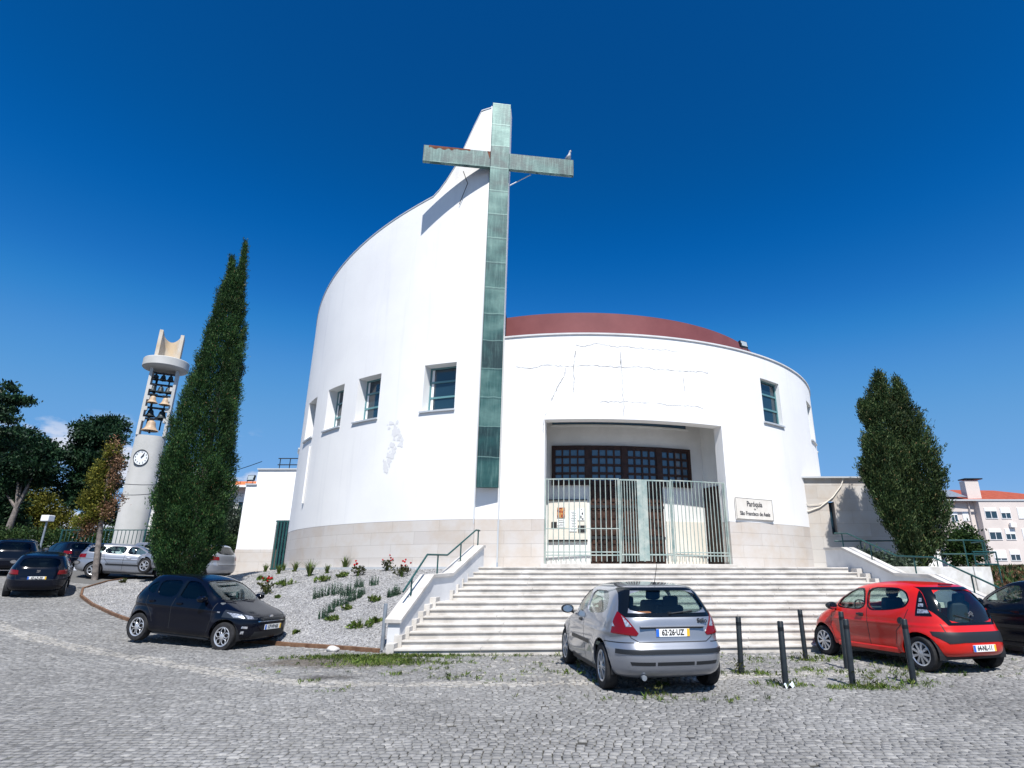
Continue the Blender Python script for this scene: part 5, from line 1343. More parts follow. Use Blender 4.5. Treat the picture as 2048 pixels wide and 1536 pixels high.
PL = [('g', 1060, 320, .34, 'grass tuft on the upper left slope, furthest left of those near the side gate'), ('g', 1150, 335, .34, 'grass tuft on the upper slope below the narrow side gate'), ('g', 1262, 318, .36, 'thin grass tuft in the second row below the curved plinth'),
 ('g', 1340, 268, .36, 'pale grass tuft against the left end of the curved stone plinth'), ('g', 1415, 275, .46, 'largest bright grass tuft touching the foot of the stone plinth'), ('g', 1505, 280, .38, 'dark green grass tuft at the plinth foot right of the largest tuft'), ('g', 1600, 290, .42, 'tall grass tuft at the plinth foot left of the red roses'),
 ('g', 1360, 350, .5, 'bushy bright grass tuft below the largest tuft at the plinth'), ('g', 1480, 330, .3, 'small thin grass tuft left of the red roses'), ('g', 1242, 268, .3, 'short grass tuft beside the side gate foot'), ('g', 1185, 300, .28, 'small grass tuft just in front of the side gate'), ('g', 1735, 270, .26, 'little grass tuft between the two upper rose bushes'),
 ('b', 1020, 372, .34, 'yellowish leafy plant at the shaded edge right of the tall cypress'), ('b', 1190, 418, .50, 'bright green spreading plant above the black car windscreen'), ('b', 1450, 385, .46, 'wide dark leafy plant in the middle of the upper slope'), ('b', 1590, 355, .40, 'flat leafy plant left of the red roses'),
 ('b', 1075, 382, .3, 'dull green plant between the black car roof and the bright spreading plant'), ('b', 1810, 515, .36, 'rosette of long green leaves right of the lavender group'), ('b', 1620, 575, .24, 'small bright leafy plant at the lower end of the lavender group'), ('b', 1530, 650, .28, 'lowest small bright plant under the lavenders'),
 ('b', 1700, 702, .46, 'long green plant on the lower slope left of the grey post'), ('b', 1800, 668, .34, 'upright leafy plant closest to the grey post'), ('b', 1270, 738, .14, 'tiny plant alone on the gravel right of the black car'), ('b', 1148, 498, .16, 'tiny green plant right of the black car bonnet rose'), ('b', 95, 395, .42, 'yellowing plant on the gravel under the red flowered shrub'),
 ('l', 1410, 500, .30, 'leftmost lavender of the group'), ('l', 1465, 485, .36, 'tall lavender, second from left in the group'), ('l', 1535, 475, .40, 'tallest bushy lavender in the group'), ('l', 1600, 485, .38, 'lavender in the centre of the group'), ('l', 1645, 478, .34, 'lavender right of the centre of the group'),
 ('l', 1700, 425, .32, 'lavender under the red roses'), ('l', 1800, 412, .30, 'lone slim lavender below the upper right rose bush'), ('l', 1542, 558, .26, 'small lavender below the tallest one'), ('l', 1600, 548, .30, 'bushy lavender in the lower row of the group'), ('l', 1652, 520, .26, 'small lavender at the right of the lower row'),
 ('l', 1716, 480, .24, 'small round lavender between the group and the leaf rosette'), ('l', 1500, 600, .28, 'upright lavender near the bottom of the slope'), ('l', 1460, 635, .30, 'lowest lavender on the slope'), ('l', 1915, 490, .24, 'small lavender near the left stair wall'), ('l', 1952, 478, .30, 'lavender closest to the left stair wall'), ('l', 1690, 500, .22, 'tiny lavender in the middle of the slope'),
 ('r', 1690, 350, .50, 'red rose bush in the middle of the upper slope'), ('r', 1890, 312, .48, 'sparse rose bush with few red flowers near the plinth'), ('r', 1992, 355, .52, 'red rose bush beside the dark green handrail'), ('r', 1065, 470, .50, 'red rose bush just behind the bonnet of the black car'), ('r', 128, 330, .50, 'low shrub with red flowers between the tall cypress and the silver estate')]
for k, x, y, s, lab in PL:
    p = hit(*pz(x, y), on_bed)
    if p is None or not inpoly(p.x, p.y, BEDPOLY): p = hit(*pz(x, y + 12), on_bed)
    if p is None: continue
    nm, cat, grp = KIND[k]; e = empty(nm, (p.x, p.y, on_bed(p.x, p.y) - .01), random.uniform(0, 6), lab, cat, grp)
    if k == 'g': plant_grass(e, s * 1.15, M['grass'], 80); plant_bush(e, s * .4, M['grass'], 50, .07, .4, .4)
    if k == 'b': plant_bush(e, s * .8, M['grass'] if y > 350 and x > 1000 else M['rose'], 150, .11, .4, .34); plant_grass(e, s * .6, M['grass'], 26)
    if k == 'l': plant_spikes(e, s * .78, M['lav'], 24)
    if k == 'r':
        plant_bush(e, s * .8, M['rose'], 260, .075, .9); plant_grass(e, s * .6, M['grass'], 30)
        mb = MB()
        for _ in range(6):
            c_ = Vector((random.uniform(-.35, .35) * s, random.uniform(-.35, .35) * s, s * random.uniform(.65, 1.05)))
            for q in range(9):
                a = Vector((random.gauss(0, 1), random.gauss(0, 1), random.gauss(0, 1))).normalized(); t1 = a.orthogonal().normalized() * .028; t2 = a.cross(t1); c2 = c_ + a * .022
                mb.add([c2 - t1, c2 - t2, c2 + t1, c2 + t2], [(0, 1, 2, 3)])
        mb.build('flowers', M['petal'], e)
# pale rocks and dry scrub at the foot of the tall cypress
for i, (u, v, s) in enumerate(((425, 1134, .26), (440, 1128, .24), (456, 1124, .28), (470, 1127, .22), (412, 1138, .2), (447, 1136, .22))):
    p = hit(u, v, on_bed, 12)
    if p: lump('rock', Vector((p.x, p.y, p.z + .03)), s, M['rock'], i + 9, ('pale rock nearest the cypress trunk', 'pale rock in the back row of the heap', 'largest pale rock of the heap right of the cypress', 'rightmost pale rock of the heap', 'smallest pale rock, leftmost of the heap', 'pale rock in the front of the heap')[i], 'rock', 'pale rocks heaped at the cypress foot')
B = hit(497, 1128, on_bed, 12)
if B:
    e = empty('shrub', B, 0, 'dark low scrub between the rock heap and the side gate', 'shrub'); Vv, Ff = crown([(-.9, 0, .12, .8, .5, .28), (0, 0, .15, .6, .4, .35), (.2, .2, .35, .2, .2, .3), (-1.6, -.5, .08, .6, .5, .2)], 5000, .10, clump=8, cl_r=.07); np_mesh('foliage', Vv, Ff, M['pine'], e)

# weeds between the cobbles
W_ = []
def scatter(n, fx, fy, zf=g):
    for _ in range(n):
        x, y = fx(), fy(); W_.append((x, y, zf(x, y)))
U = rng.uniform
scatter(420, lambda: U(-5.5, 10), lambda: U(10.6, 14))
for u, v, sx_, sy_, n_ in ((830, 1308, .5, .2, 150), (760, 1322, .5, .25, 150), (700, 1330, .4, .22, 80), (900, 1312, .5, .12, 60), (640, 1318, .7, .15, 80), (1000, 1312, 1.2, .08, 90), (1483, 1347, .14, .12, 40), (1572, 1372, .25, .15, 60), (1612, 1322, .2, .1, 40), (1706, 1375, .2, .12, 45), (1828, 1368, .3, .16, 60), (1745, 1376, .16, .1, 70), (1640, 1318, .8, .12, 90), (1120, 1345, .4, .3, 30), (1310, 1390, .1, .05, 10), (1690, 1350, 1., .3, 90), (1360, 1400, .9, .15, 50), (1780, 1345, .8, .2, 80)):
    p = hit(u, v, g)
    scatter(int(n_ * 1.2), lambda: p.x + rng.normal(0, sx_), lambda: min(p.y + rng.normal(0, sy_), 13.15 + YA * (p.x + 1.25)))
for _ in range(75):
    p = hit(*((rng.normal(770, 70), rng.normal(1318, 9)) if _ < 48 else (rng.uniform(600, 1900), rng.uniform(1312, 1385))), g)
    if p is not None: sg = rng.uniform(.04, .16); scatter(int(rng.uniform(8, 34) * (1.5 if _ < 48 else .8)), lambda: p.x + rng.normal(0, sg * 1.5), lambda: min(p.y + rng.normal(0, sg), 13.13 + YA * (p.x + 1.25)))
C_ = []; Nn = []; Ss = []
for x, y, z in W_:
    k = rng.integers(3, 9); h = abs(rng.normal(.022, .022)) + .015
    for _ in range(k): C_.append((x + rng.normal(0, .02), y + rng.normal(0, .02), z + h * .45)); Nn.append((rng.normal(0, .6), rng.normal(0, .6), 1)); Ss.append(h * 1.2)
Vv, Ff = leaf_arrays(np.array(C_), np.array(Nn), np.array(Ss), .16, .3)
tag(np_mesh('weeds', Vv, Ff, M['grass']), 'small green weeds growing in the joints of the cobbles in front of the stairs', 'weeds', kind='stuff')
mb = MB()
W2 = []
for u, v, h in ((845, 1300, .38), (830, 1304, .3), (815, 1306, .26), (858, 1302, .3), (870, 1304, .22), (1478, 1346, .3), (1488, 1350, .2), (1560, 1370, .2), (1735, 1376, .2), (1755, 1378, .16), (1310, 1392, .12), (1820, 1362, .2), (1795, 1358, .22), (1610, 1322, .16)):
    p = hit(u, v, g)
    for _ in range(26):
        t_ = rng.uniform(0, 1); W2.append(((p.x + rng.normal(0, .05 + .05 * t_), p.y + rng.normal(0, .04), g(p.x, p.y) + h * t_), h))
Vv, Ff = leaf_arrays(np.array([a for a, b in W2]), np.tile([0, 0, 1.], (len(W2), 1)) + rng.normal(0, .5, (len(W2), 3)), .06, .35, .5)
tag(np_mesh('weeds', Vv, Ff, M['rose']), 'taller straggling weeds at the stair foot and round the bollards', 'weeds', kind='stuff')

# ---------------------------------------------------------------- cars
def pchip(x, y, q):
    x = np.asarray(x, float); y = np.asarray(y, float); h = np.diff(x); dl = np.diff(y) / h; m = np.zeros(len(x))
    m[0], m[-1] = dl[0], dl[-1]
    for i in range(1, len(x) - 1):
        if dl[i - 1] * dl[i] > 0:
            w1, w2 = 2 * h[i] + h[i - 1], h[i] + 2 * h[i - 1]; m[i] = (w1 + w2) / (w1 / dl[i - 1] + w2 / dl[i])
    q = np.clip(q, x[0], x[-1]); k = np.clip(np.searchsorted(x, q) - 1, 0, len(x) - 2); t = (q - x[k]) / h[k]
    return (2 * t ** 3 - 3 * t ** 2 + 1) * y[k] + (t ** 3 - 2 * t ** 2 + t) * h[k] * m[k] + (-2 * t ** 3 + 3 * t ** 2) * y[k + 1] + (t ** 3 - t ** 2) * h[k] * m[k + 1]
class Shell:
    def __init__(s, S, nu=120):
        s.S = S; zr = [p[0] for p in S['rear']]; zf = [p[0] for p in S['front']]; zw = [p[0] for p in S['width']]
        z0, H_ = S['rear'][0][0], S['H']
        s.zs = np.unique(np.round(np.concatenate([np.linspace(z0, H_ - .14, int((H_ - .14 - z0) / .018)), np.linspace(H_ - .14, H_ - .03, 12), H_ - .03 * (1 - np.linspace(0, 1, 9) ** .6) ** 1.4]), 5))
        s.zs = np.clip(s.zs, z0, H_)
        q = s.zs; xr = pchip(*zip(*S['rear']), q); xf = pchip(*zip(*S['front']), q); w = pchip(*zip(*S['width']), q)
        nr = np.interp(q, *zip(*S.get('nr', [(0, 4.6), (9, 4.6)]))); nf = np.interp(q, *zip(*S.get('nf', [(0, 4.0), (.95, 4.2), (1.15, 6.5), (9, 6.5)])))
        s.P = np.zeros((len(q), nu, 3)); s.nu = nu
        t = np.linspace(0, 2 * np.pi, 1601)
        for i in range(len(q)):
            xm = (xr[i] + xf[i]) / 2; L = (xf[i] - xr[i]) / 2; ex = np.where(np.cos(t) > 0, nf[i], nr[i])
            X = xm + L * np.sign(np.cos(t)) * np.abs(np.cos(t)) ** (2 / ex); Y = w[i] * np.sign(np.sin(t)) * np.abs(np.sin(t)) ** (2 / ex)
            d = np.concatenate([[0], np.cumsum(np.hypot(np.diff(X), np.diff(Y)))]); u = np.linspace(0, d[-1], nu + 1)[:-1]
            X, Y = np.interp(u, d, X), np.interp(u, d, Y)
            # wheel arch flares and a light character crease along the doors
            zz = q[i]
            for ax in (S['wb'] / 2, -S['wb'] / 2):
                rr = np.hypot(X - ax, zz - S['wr']); Y = Y * (1 + S.get('flare', .035) * np.exp(-((rr - S['wr'] - .06) / .10) ** 2))
            Y = Y * (1 - .012 * np.exp(-((zz - .48) / .11) ** 2) * (np.abs(X) < S['wb'] / 2 - .35))
            Y = Y * (1 + .012 * np.exp(-((zz - S.get('crease', .78)) / .022) ** 2) * (X < 1.0))
            s.P[i, :, 0], s.P[i, :, 1], s.P[i, :, 2] = X, Y, zz
        du = np.roll(s.P, -1, 1) - np.roll(s.P, 1, 1); dv = np.gradient(s.P, axis=0)
        N = np.cross(du, dv); s.N = N / (np.linalg.norm(N, axis=2)[..., None] + 1e-9)
        bad = np.isnan(s.N).any(2); s.N[bad] = (0, 0, 1)
        s.N[-3:] = (0, 0, 1)
    def mesh(s, d_out, d_in, zmin=None):
        A = s.P + s.N * d_out; B = s.P + s.N * d_in; ni, nu = A.shape[:2]
        V = np.concatenate([A.reshape(-1, 3), B.reshape(-1, 3)]); o = ni * nu; F = []
        for i in range(ni - 1):
            for j in range(nu):
                k = (j + 1) % nu; F.append((i * nu + j, i * nu + k, (i + 1) * nu + k, (i + 1) * nu + j)); F.append((o + i * nu + k, o + i * nu + j, o + (i + 1) * nu + j, o + (i + 1) * nu + k))
        for j in range(nu): k = (j + 1) % nu; F.append((k, j, o + j, o + k))
        t = (ni - 1) * nu; F.append(tuple(range(t, t + nu))); F.append(tuple(o + t + j for j in range(nu - 1, -1, -1)))
        me = bpy.data.meshes.new('shell'); me.from_pydata(V.tolist(), [], F); me.update(); return me
def prism3(plane, poly, lo, hi, hole=None):
    """closed prism (verts, faces) in car space; plane xz -> extruded along y, yz -> along x, xy -> along z"""
    f = {'xz': lambda a, b, c: (a, c, b), 'yz': lambda a, b, c: (c, a, b), 'xy': lambda a, b, c: (a, b, c)}[plane]
    n = len(poly); V = [f(a, b, lo) for a, b in poly] + [f(a, b, hi) for a, b in poly]
    if hole is None: F = [tuple(range(n)), tuple(range(2 * n - 1, n - 1, -1))] + [(i, n + i, n + (i + 1) % n, (i + 1) % n) for i in range(n)]
    else:
        V += [f(a, b, lo) for a, b in hole] + [f(a, b, hi) for a, b in hole]; F = []
        for i in range(n):
            k = (i + 1) % n; F += [(i, k, 2 * n + k, 2 * n + i), (n + k, n + i, 3 * n + i, 3 * n + k), (i, n + i, n + k, k), (2 * n + k, 3 * n + k, 3 * n + i, 2 * n + i)]
    return V, F
def strip(poly, w, closed=False):
    """thin quads along a polyline, not overlapping (butted)"""
    out = []; pts = list(poly) + ([poly[0]] if closed else [])
    L = []; 
    for i, p in enumerate(pts):
        a = Vector(pts[max(0, i - 1)]); b = Vector(pts[min(len(pts) - 1, i + 1)]); d = (b - a).normalized(); L.append((Vector(p) + Vector((-d.y, d.x)) * w / 2, Vector(p) - Vector((-d.y, d.x)) * w / 2))
    return [tuple(l[0]) for l in L] + [tuple(l[1]) for l in L[::-1]]
def smooth_poly(poly, n=4):
    P = [Vector(p) for p in poly]
    for _ in range(2):
        Q = []
        for i in range(len(P)):
            a, b = P[i], P[(i + 1) % len(P)]; Q += [a.lerp(b, .18), a.lerp(b, .82)]
        P = Q
    return [tuple(p) for p in P]
def cutter(prs):
    V, F = [], []
    for v, f in prs: k = len(V); V += v; F += [tuple(i + k for i in q) for q in f]
    me = bpy.data.meshes.new('cut'); me.from_pydata(V, [], F); bm = bmesh.new(); bm.from_mesh(me); bmesh.ops.recalc_face_normals(bm, faces=bm.faces); bm.to_mesh(me); bm.free(); return me
def boolean(me, cut, op):
    a = link('tmp_a', me); b = link('tmp_b', cut); md = a.modifiers.new('b', 'BOOLEAN'); md.object = b; md.operation = op; md.solver = 'EXACT'
    dg = bpy.context.evaluated_depsgraph_get(); r = bpy.data.meshes.new_from_object(a.evaluated_get(dg)); bpy.data.objects.remove(a); bpy.data.objects.remove(b); return r
def fin(me, name, m, parent, ang=32, split=False):
    me.materials.clear(); me.materials.append(m); me.polygons.foreach_set('material_index', [0] * len(me.polygons))
    me.polygons.foreach_set('use_smooth', [True] * len(me.polygons)); me.set_sharp_from_angle(angle=R(ang)); me.name = name
    return link(name, me, parent)
def loose(me):
    bm = bmesh.new(); bm.from_mesh(me); seen = set(); out = []
    bm.verts.ensure_lookup_table()
    for v in bm.verts:
        if v.index in seen: continue
        st = [v]; comp = set()
        while st:
            q = st.pop()
            if q.index in comp: continue
            comp.add(q.index); st += [e.other_vert(q) for e in q.link_edges if e.other_vert(q).index not in comp]
        seen |= comp
        if len(comp) < 6: continue
        b2 = bm.copy(); b2.verts.ensure_lookup_table(); bmesh.ops.delete(b2, geom=[x for x in b2.verts if x.index not in comp], context='VERTS')
        m2 = bpy.data.meshes.new('part'); b2.to_mesh(m2); b2.free(); out.append(m2)
    bm.free(); return out

M['tyre'] = m_noisy('tyre_rubber', (.012, .012, .013), (.03, .03, .032), 9, .85, .2)
M['rim'] = mat('wheel_silver', (.55, .56, .58), .32, .6)
M['rim_dark'] = mat('wheel_well_dark', (.012, .012, .014), .7)
M['trim'] = mat('black_plastic_trim', (.012, .014, .017), .5)
M['gloss_black'] = mat('gloss_black', (.004, .006, .009), .1, 0, .3)
M['lamp_red'] = mat('red_lamp', (.15, .003, .006), .12, 0, .35, 0)
M['lamp_clear'] = m_noisy('clear_lamp', (.18, .19, .22), (.62, .63, .66), 28, .12, 0, 0, .8, .5, 2)
M['lamp_dark'] = mat('lamp_smoked', (.03, .035, .042), .08, .3, .5)
M['car_glass'] = m_glass('car_glass', (.83, .90, .88))
M['car_glass_dark'] = m_glass('dark_car_glass', (.26, .30, .32))
M['interior'] = mat('car_interior', (.045, .05, .055), .8)
M['interior_grey'] = mat('car_interior_grey', (.10, .11, .12), .8)
M['chrome'] = mat('chrome', (.7, .7, .72), .12, 1)
M['plate_white'] = mat('plate_white', (.78, .78, .76), .5)
M['plate_blue'] = mat('plate_blue', (.02, .13, .55), .5)
M['plate_yellow'] = mat('plate_yellow', (.75, .45, .02), .5)
def paint(name, c, metal=0., rough=.3, coat=1.):
    m = mat(name, c, rough, metal, .5 if max(c) > .05 else .32, coat); t = NT(m); n = t.noise(t.coord('Object'), 2.1, 5, .6)
    t.rough(t.math('ADD', t.math('MULTIPLY', n, .10), max(.02, rough - .05))); return m
M['p_silver'] = paint('silver_paint', (.27, .285, .32), .55, .34); M['p_black'] = paint('black_blue_paint', (.002, .003, .008), .0, .12, 0)
M['p_red'] = paint('red_paint', (.58, .010, .004), 0, .3, .5); M['p_dark'] = paint('dark_blue_paint', (.0025, .004, .010), 0, .14, 0); M['p_white'] = paint('white_car_paint', (.7, .7, .72), 0, .3)

def wheel(car, x, y, S, rim):
    side = 1 if y > 0 else -1; r = S['wr']; wd = .19; ro = r * .66
    Mx = Matrix.Translation((x, y, r)) @ Matrix.Rotation(R(-90 * side), 4, 'X')
    mb = MB(); mb.lathe([(ro, -wd * .5 + .0), (r * .86, -wd * .5), (r * .95, -wd * .47), (r * .99, -wd * .36), (r, -wd * .2), (r, wd * .2), (r * .99, wd * .36), (r * .95, wd * .47), (r * .86, wd * .5), (ro + .01, wd * .46), (ro, wd * .30)][::-1], (0, 0, 0), 40, M=Mx)
    w_ = mb.build('wheel', M['tyre'], car, smooth=35)
    rb = MB(); rb.lathe([(.001, wd * .1), (ro * .97, wd * .1), (ro * 1.0, wd * .3)][::-1], (0, 0, 0), 32, M=Mx); rb.build('wheel_disc', M['rim_dark'], w_)
    mb = MB(); mb.lathe([(ro * .90, wd * .36), (ro * .90, wd * .42), (ro * 1.0, wd * .47), (ro * 1.03, wd * .45), (ro * 1.0, wd * .2)][::-1], (0, 0, 0), 40, M=Mx)
    mb.lathe([(.001, wd * .50), (.035, wd * .50), (.055, wd * .46), (.06, wd * .3)][::-1], (0, 0, 0), 20, M=Mx)
    kind, n = rim
    for k in range(n):
        a = 2 * math.pi * k / n + .3
        def pt(rr, da, zz): return Mx @ Vector((rr * math.cos(a + da), rr * math.sin(a + da), zz))
        def spoke(d0, d1, w0, w1, r0=.045, r1=ro * .95):
            c0 = [pt(r0, d0 - w0, wd * .47), pt(r1, d1 - w1, wd * .42), pt(r1, d1 + w1, wd * .42), pt(r0, d0 + w0, wd * .47)]; c1 = [pt(r0, d0 - w0, wd * .2), pt(r1, d1 - w1, wd * .2), pt(r1, d1 + w1, wd * .2), pt(r0, d0 + w0, wd * .2)]
            mb.add(c0 + c1, [(0, 1, 2, 3), (7, 6, 5, 4), (0, 4, 5, 1), (1, 5, 6, 2), (2, 6, 7, 3), (3, 7, 4, 0)])
        if kind == 'pair': spoke(-.16, -.10, .16, .045); spoke(.16, .10, .16, .045)
        elif kind == 'cap': spoke(0, 0, .34, .13)
        elif kind == 'petal':
            pts = []
            for q in range(11):
                f = q / 10; rr = ro * (.22 + .72 * f); da = .52 * math.sin(math.pi * min(1, f * 1.02)) ** .8 * (1 - .25 * f); pts.append((rr, da))
            for sg in (-1, 1):
                for (ra, da), (rb_, db) in zip(pts[:-1], pts[1:]): mb.bar(pt(ra, sg * da, wd * .40), pt(rb_, sg * db, wd * .40), .010, 5)
    bm_o = mb.build('rim', M['rim'], w_, smooth=35)
    bm = bmesh.new(); bm.from_mesh(bm_o.data); bmesh.ops.recalc_face_normals(bm, faces=bm.faces); bm.to_mesh(bm_o.data); bm.free()
    return w_
def plate(car, x, y, z, rz, txt, tilt=0, w=.50, h=.105, name='number_plate'):
    T = Matrix.Translation((x, y, z)) @ Matrix.Rotation(rz, 4, 'Z') @ Matrix.Rotation(tilt, 4, 'X')   # local: face toward -Y
    p = MB().box((0, 0, 0), (w, .012, h), M=T).build(name, M['plate_white'], car)
    b = MB().box((-w / 2 + .022, -.0075, 0), (.044, .003, h - .006), M=T).build('plate_band', M['plate_blue'], p)
    b = MB().box((w / 2 - .02, -.0075, 0), (.04, .003, h - .006), M=T).build('plate_band', M['plate_yellow'], p)
    text_mesh(txt, .105, M['ink'], 'plate_lettering', p, T @ Matrix.Translation((0, -.008, .0)) @ RX @ Matrix.Diagonal((.82, 1, 1, 1)), .001, bold=.003)
_cache = {}
def build_car(name, loc, yaw, pitch, S, label, cat='car', group=None):
    car = empty(name, loc, 0, label, cat, group); car.rotation_euler = (0, -pitch, yaw)
    key = S['key']
    if key not in _cache:
        sh = Shell(S); c = {}
        wb, wr, W2 = S['wb'] / 2, S['wr'], S['W'] / 2
        op = []
        for poly in S['side_windows']: op.append(prism3('xz', smooth_poly(poly), -2, 2))
        ws = S['windscreen']; op.append(prism3('yz', smooth_poly(ws), S.get('ws_x0', .1), 3))
        rw = S['rear_window']; op.append(prism3('yz', smooth_poly(rw), -3, S.get('rw_x1', -.9)))
        ar = []
        for ax in (wb, -wb):
            n = 28; ar.append(prism3('xz', [(ax + (wr + .055) * math.cos(2 * math.pi * k / n), wr + .01 + (wr + .055) * math.sin(2 * math.pi * k / n)) for k in range(n)], -2, 2))
        lim = W2 - .24
        ar = [pp for ax in (wb, -wb) for lo, hi in ((lim, 2), (-2, -lim)) for pp in [prism3('xz', [(ax + (wr + .055) * math.cos(2 * math.pi * k / 28), wr + .01 + (wr + .055) * math.sin(2 * math.pi * k / 28)) for k in range(28)], lo, hi)]]
        c['body'] = boolean(sh.mesh(0, -.028), cutter(op + ar), 'DIFFERENCE')
        c['glass'] = loose(boolean(sh.mesh(-.010, -.016), cutter(op), 'INTERSECT'))
        c['extra'] = []
        for nm, m, d0, d1, prs in S['extras']:
            c['extra'].append((nm, m, [boolean(sh.mesh(d0, d1), cutter([prism3(*q) for q in prs]), 'INTERSECT')]))
        c['sh'] = sh; _cache[key] = c
    c = _cache[key]
    fin(c['body'].copy(), 'body', S['paint'], car, 28)
    for me in c['glass']:
        xs = [v.co.x for v in me.vertices]; ys = [v.co.y for v in me.vertices]; span = max(ys) - min(ys)
        if span > .5: nm = 'windscreen' if sum(xs) / len(xs) > 0 else 'rear_window'
        else: nm = 'side_window'
        fin(me.copy(), nm, S['glass'] if nm != 'windscreen' else S.get('ws_glass', S['glass']), car)
    for nm, m, ms in c['extra']:
        for me in ms:
            for q in loose(me): fin(q, nm, M[m] if isinstance(m, str) else m, car)
    wb, wr, W2 = S['wb'] / 2, S['wr'], S['W'] / 2
    for x in (wb, -wb):
        for s in (1, -1): wheel(car, x, s * (W2 * .985 - .095), S, S['rim'])
    # underbody and wheel wells
    xr_, xf_ = S['rear'][0][1], S['front'][0][1]
    mb = MB(); mb.box(((xr_ + xf_) / 2, 0, .36), (xf_ - xr_ - .5, W2 * 1.0, .34))
    mb.box((0, 0, .25), (2 * wb - 2 * wr - .2, W2 * 1.80, .12))
    for x in (wb, -wb):
        for s in (1, -1):
            T = Matrix.Translation((x, s * (W2 * .5 + .02), wr)) @ Matrix.Rotation(R(90), 4, 'X')
            rr_ = wr + .05; hh_ = W2 * .40; nn_ = 18
            vs_ = [T @ Vector((rr_ * math.cos(R(-12 + 204 * k / nn_)), -rr_ * math.sin(R(-12 + 204 * k / nn_)) * -1, z_)) for k in range(nn_ + 1) for z_ in (-hh_, hh_)]
            if (T @ Vector((0, 1, 0))).z < wr: vs_ = [T @ Vector((rr_ * math.cos(R(-12 + 204 * k / nn_)), -rr_ * math.sin(R(-12 + 204 * k / nn_)), z_)) for k in range(nn_ + 1) for z_ in (-hh_, hh_)]
            mb.add(vs_, [(2 * k, 2 * k + 1, 2 * k + 3, 2 * k + 2) for k in range(nn_)])
    mb.build('underbody', M['black'], car)
    # cabin
    zb = S['belt']; I = S.get('interior', M['interior'])
    fl = MB().box((-.25, 0, .48), (2.2, W2 * 1.72, .10)).build('cabin_floor', I, car)
    mb = MB(); mb.box((S['cowl'] - .22, 0, zb - .10), (.42, W2 * 1.62, .22)); mb.build('dashboard', I, car, bevel=.04)
    st = MB(); T = Matrix.Translation((S['cowl'] - .52, W2 * .42, zb + .0)) @ Matrix.Rotation(R(-65), 4, 'Y')
    n = 20; st.tube([T @ Vector((.18 * math.cos(2 * math.pi * k / n), .18 * math.sin(2 * math.pi * k / n), 0)) for k in range(n + 1)], .014, 6); st.bar(T @ Vector((0, 0, 0)), T @ Vector((.0, 0, .2)), .03)
    st.bar(T @ Vector((-.18, 0, 0)), T @ Vector((.18, 0, 0)), .012); st.build('steering_wheel', M['black'], car)
    for xs_, row in ((S['seat_x'], 'f'), (S['seat_x'] - .82, 'r')):
        for s in (1, -1):
            mb = MB(); y_ = s * W2 * .42
            T = Matrix.Translation((xs_, y_, .62)); mb.box((.0, 0, 0), (.5, .46, .18), M=T)
            T = Matrix.Translation((xs_ - .26, y_, .66)) @ Matrix.Rotation(R(-12), 4, 'Y'); mb.box((0, 0, .26), (.13, .44, .52 if row == 'f' else .42), M=T)
            seat = mb.build('seat', I, car, bevel=.05)
            hd = MB(); hd.box((0, 0, .62 if row == 'f' else .52), (.09, .26, .19), M=T); h_ = hd.build('headrest', M['interior'], seat, bevel=.06)
    # mirrors
    mx = S['mirror']
    for s in (1, -1):
        mb = MB(); mb.lathe([(.001, -.09), (.07, -.085), (.10, -.03), (.105, .03), (.09, .05), (.001, .05)][::-1], (0, 0, 0), 18, M=Matrix.Translation((mx[0], s * (W2 + .07), mx[1])) @ Matrix.Rotation(R(-90), 4, 'Y') @ Matrix.Diagonal((.72, 1.1, 1, 1)))
        mb.bar((mx[0] + .03, s * (W2 - .06), mx[1] - .07), (mx[0], s * (W2 + .05), mx[1] - .02), .022)
        mo = mb.build('wing_mirror', S.get('mirror_mat', M['trim']), car, smooth=50)
        T = Matrix.Translation((mx[0] - .053, s * (W2 + .07), mx[1])) @ Matrix.Rotation(R(-90), 4, 'Y') @ Matrix.Diagonal((.72, 1.1, 1, 1)); g_ = MB().lathe([(.001, 0), (.08, 0)], (0, 0, 0), 18, M=T).build('mirror_glass', M['chrome'], mo)
    return car, c['sh']
def surf_x(sh, y, z, rear):   # outermost surface x at given (y, z)
    i = int(np.argmin(abs(sh.zs - z))); P = sh.P[i]; sel = P[P[:, 0] < P[:, 0].mean()] if rear else P[P[:, 0] > P[:, 0].mean()]
    return float(sel[np.argmin(abs(sel[:, 1] - y)), 0])
def surf_y(sh, x, z, s):
    i = int(np.argmin(abs(sh.zs - z))); P = sh.P[i]; sel = P[P[:, 1] * s > 0]
    return float(sel[np.argmin(abs(sel[:, 0] - x)), 1])
def mirror_poly(p): return [(-a, b) for a, b in p]
def handles(car, sh, xs, z, m):
    for x in xs:
        for s in (1, -1):
            y = surf_y(sh, x, z, s); MB().box((x, y + s * .012, z), (.16, .035, .035)).box((x - .02, y + s * .002, z - .01), (.12, .012, .07)).build('door_handle', m, car, bevel=.008)
def gapset(S, side, rear, front, top=()):
    prs = []
    for p in side: prs.append(('xz', strip(p, .012), -2, 2))
    for p in rear: prs.append(('yz', strip(p, .013), -3, -.9))
    for p in front: prs.append(('yz', strip(p, .013), .9, 3))
    return [('panel_gap', 'black', .0012, -.006, prs)]

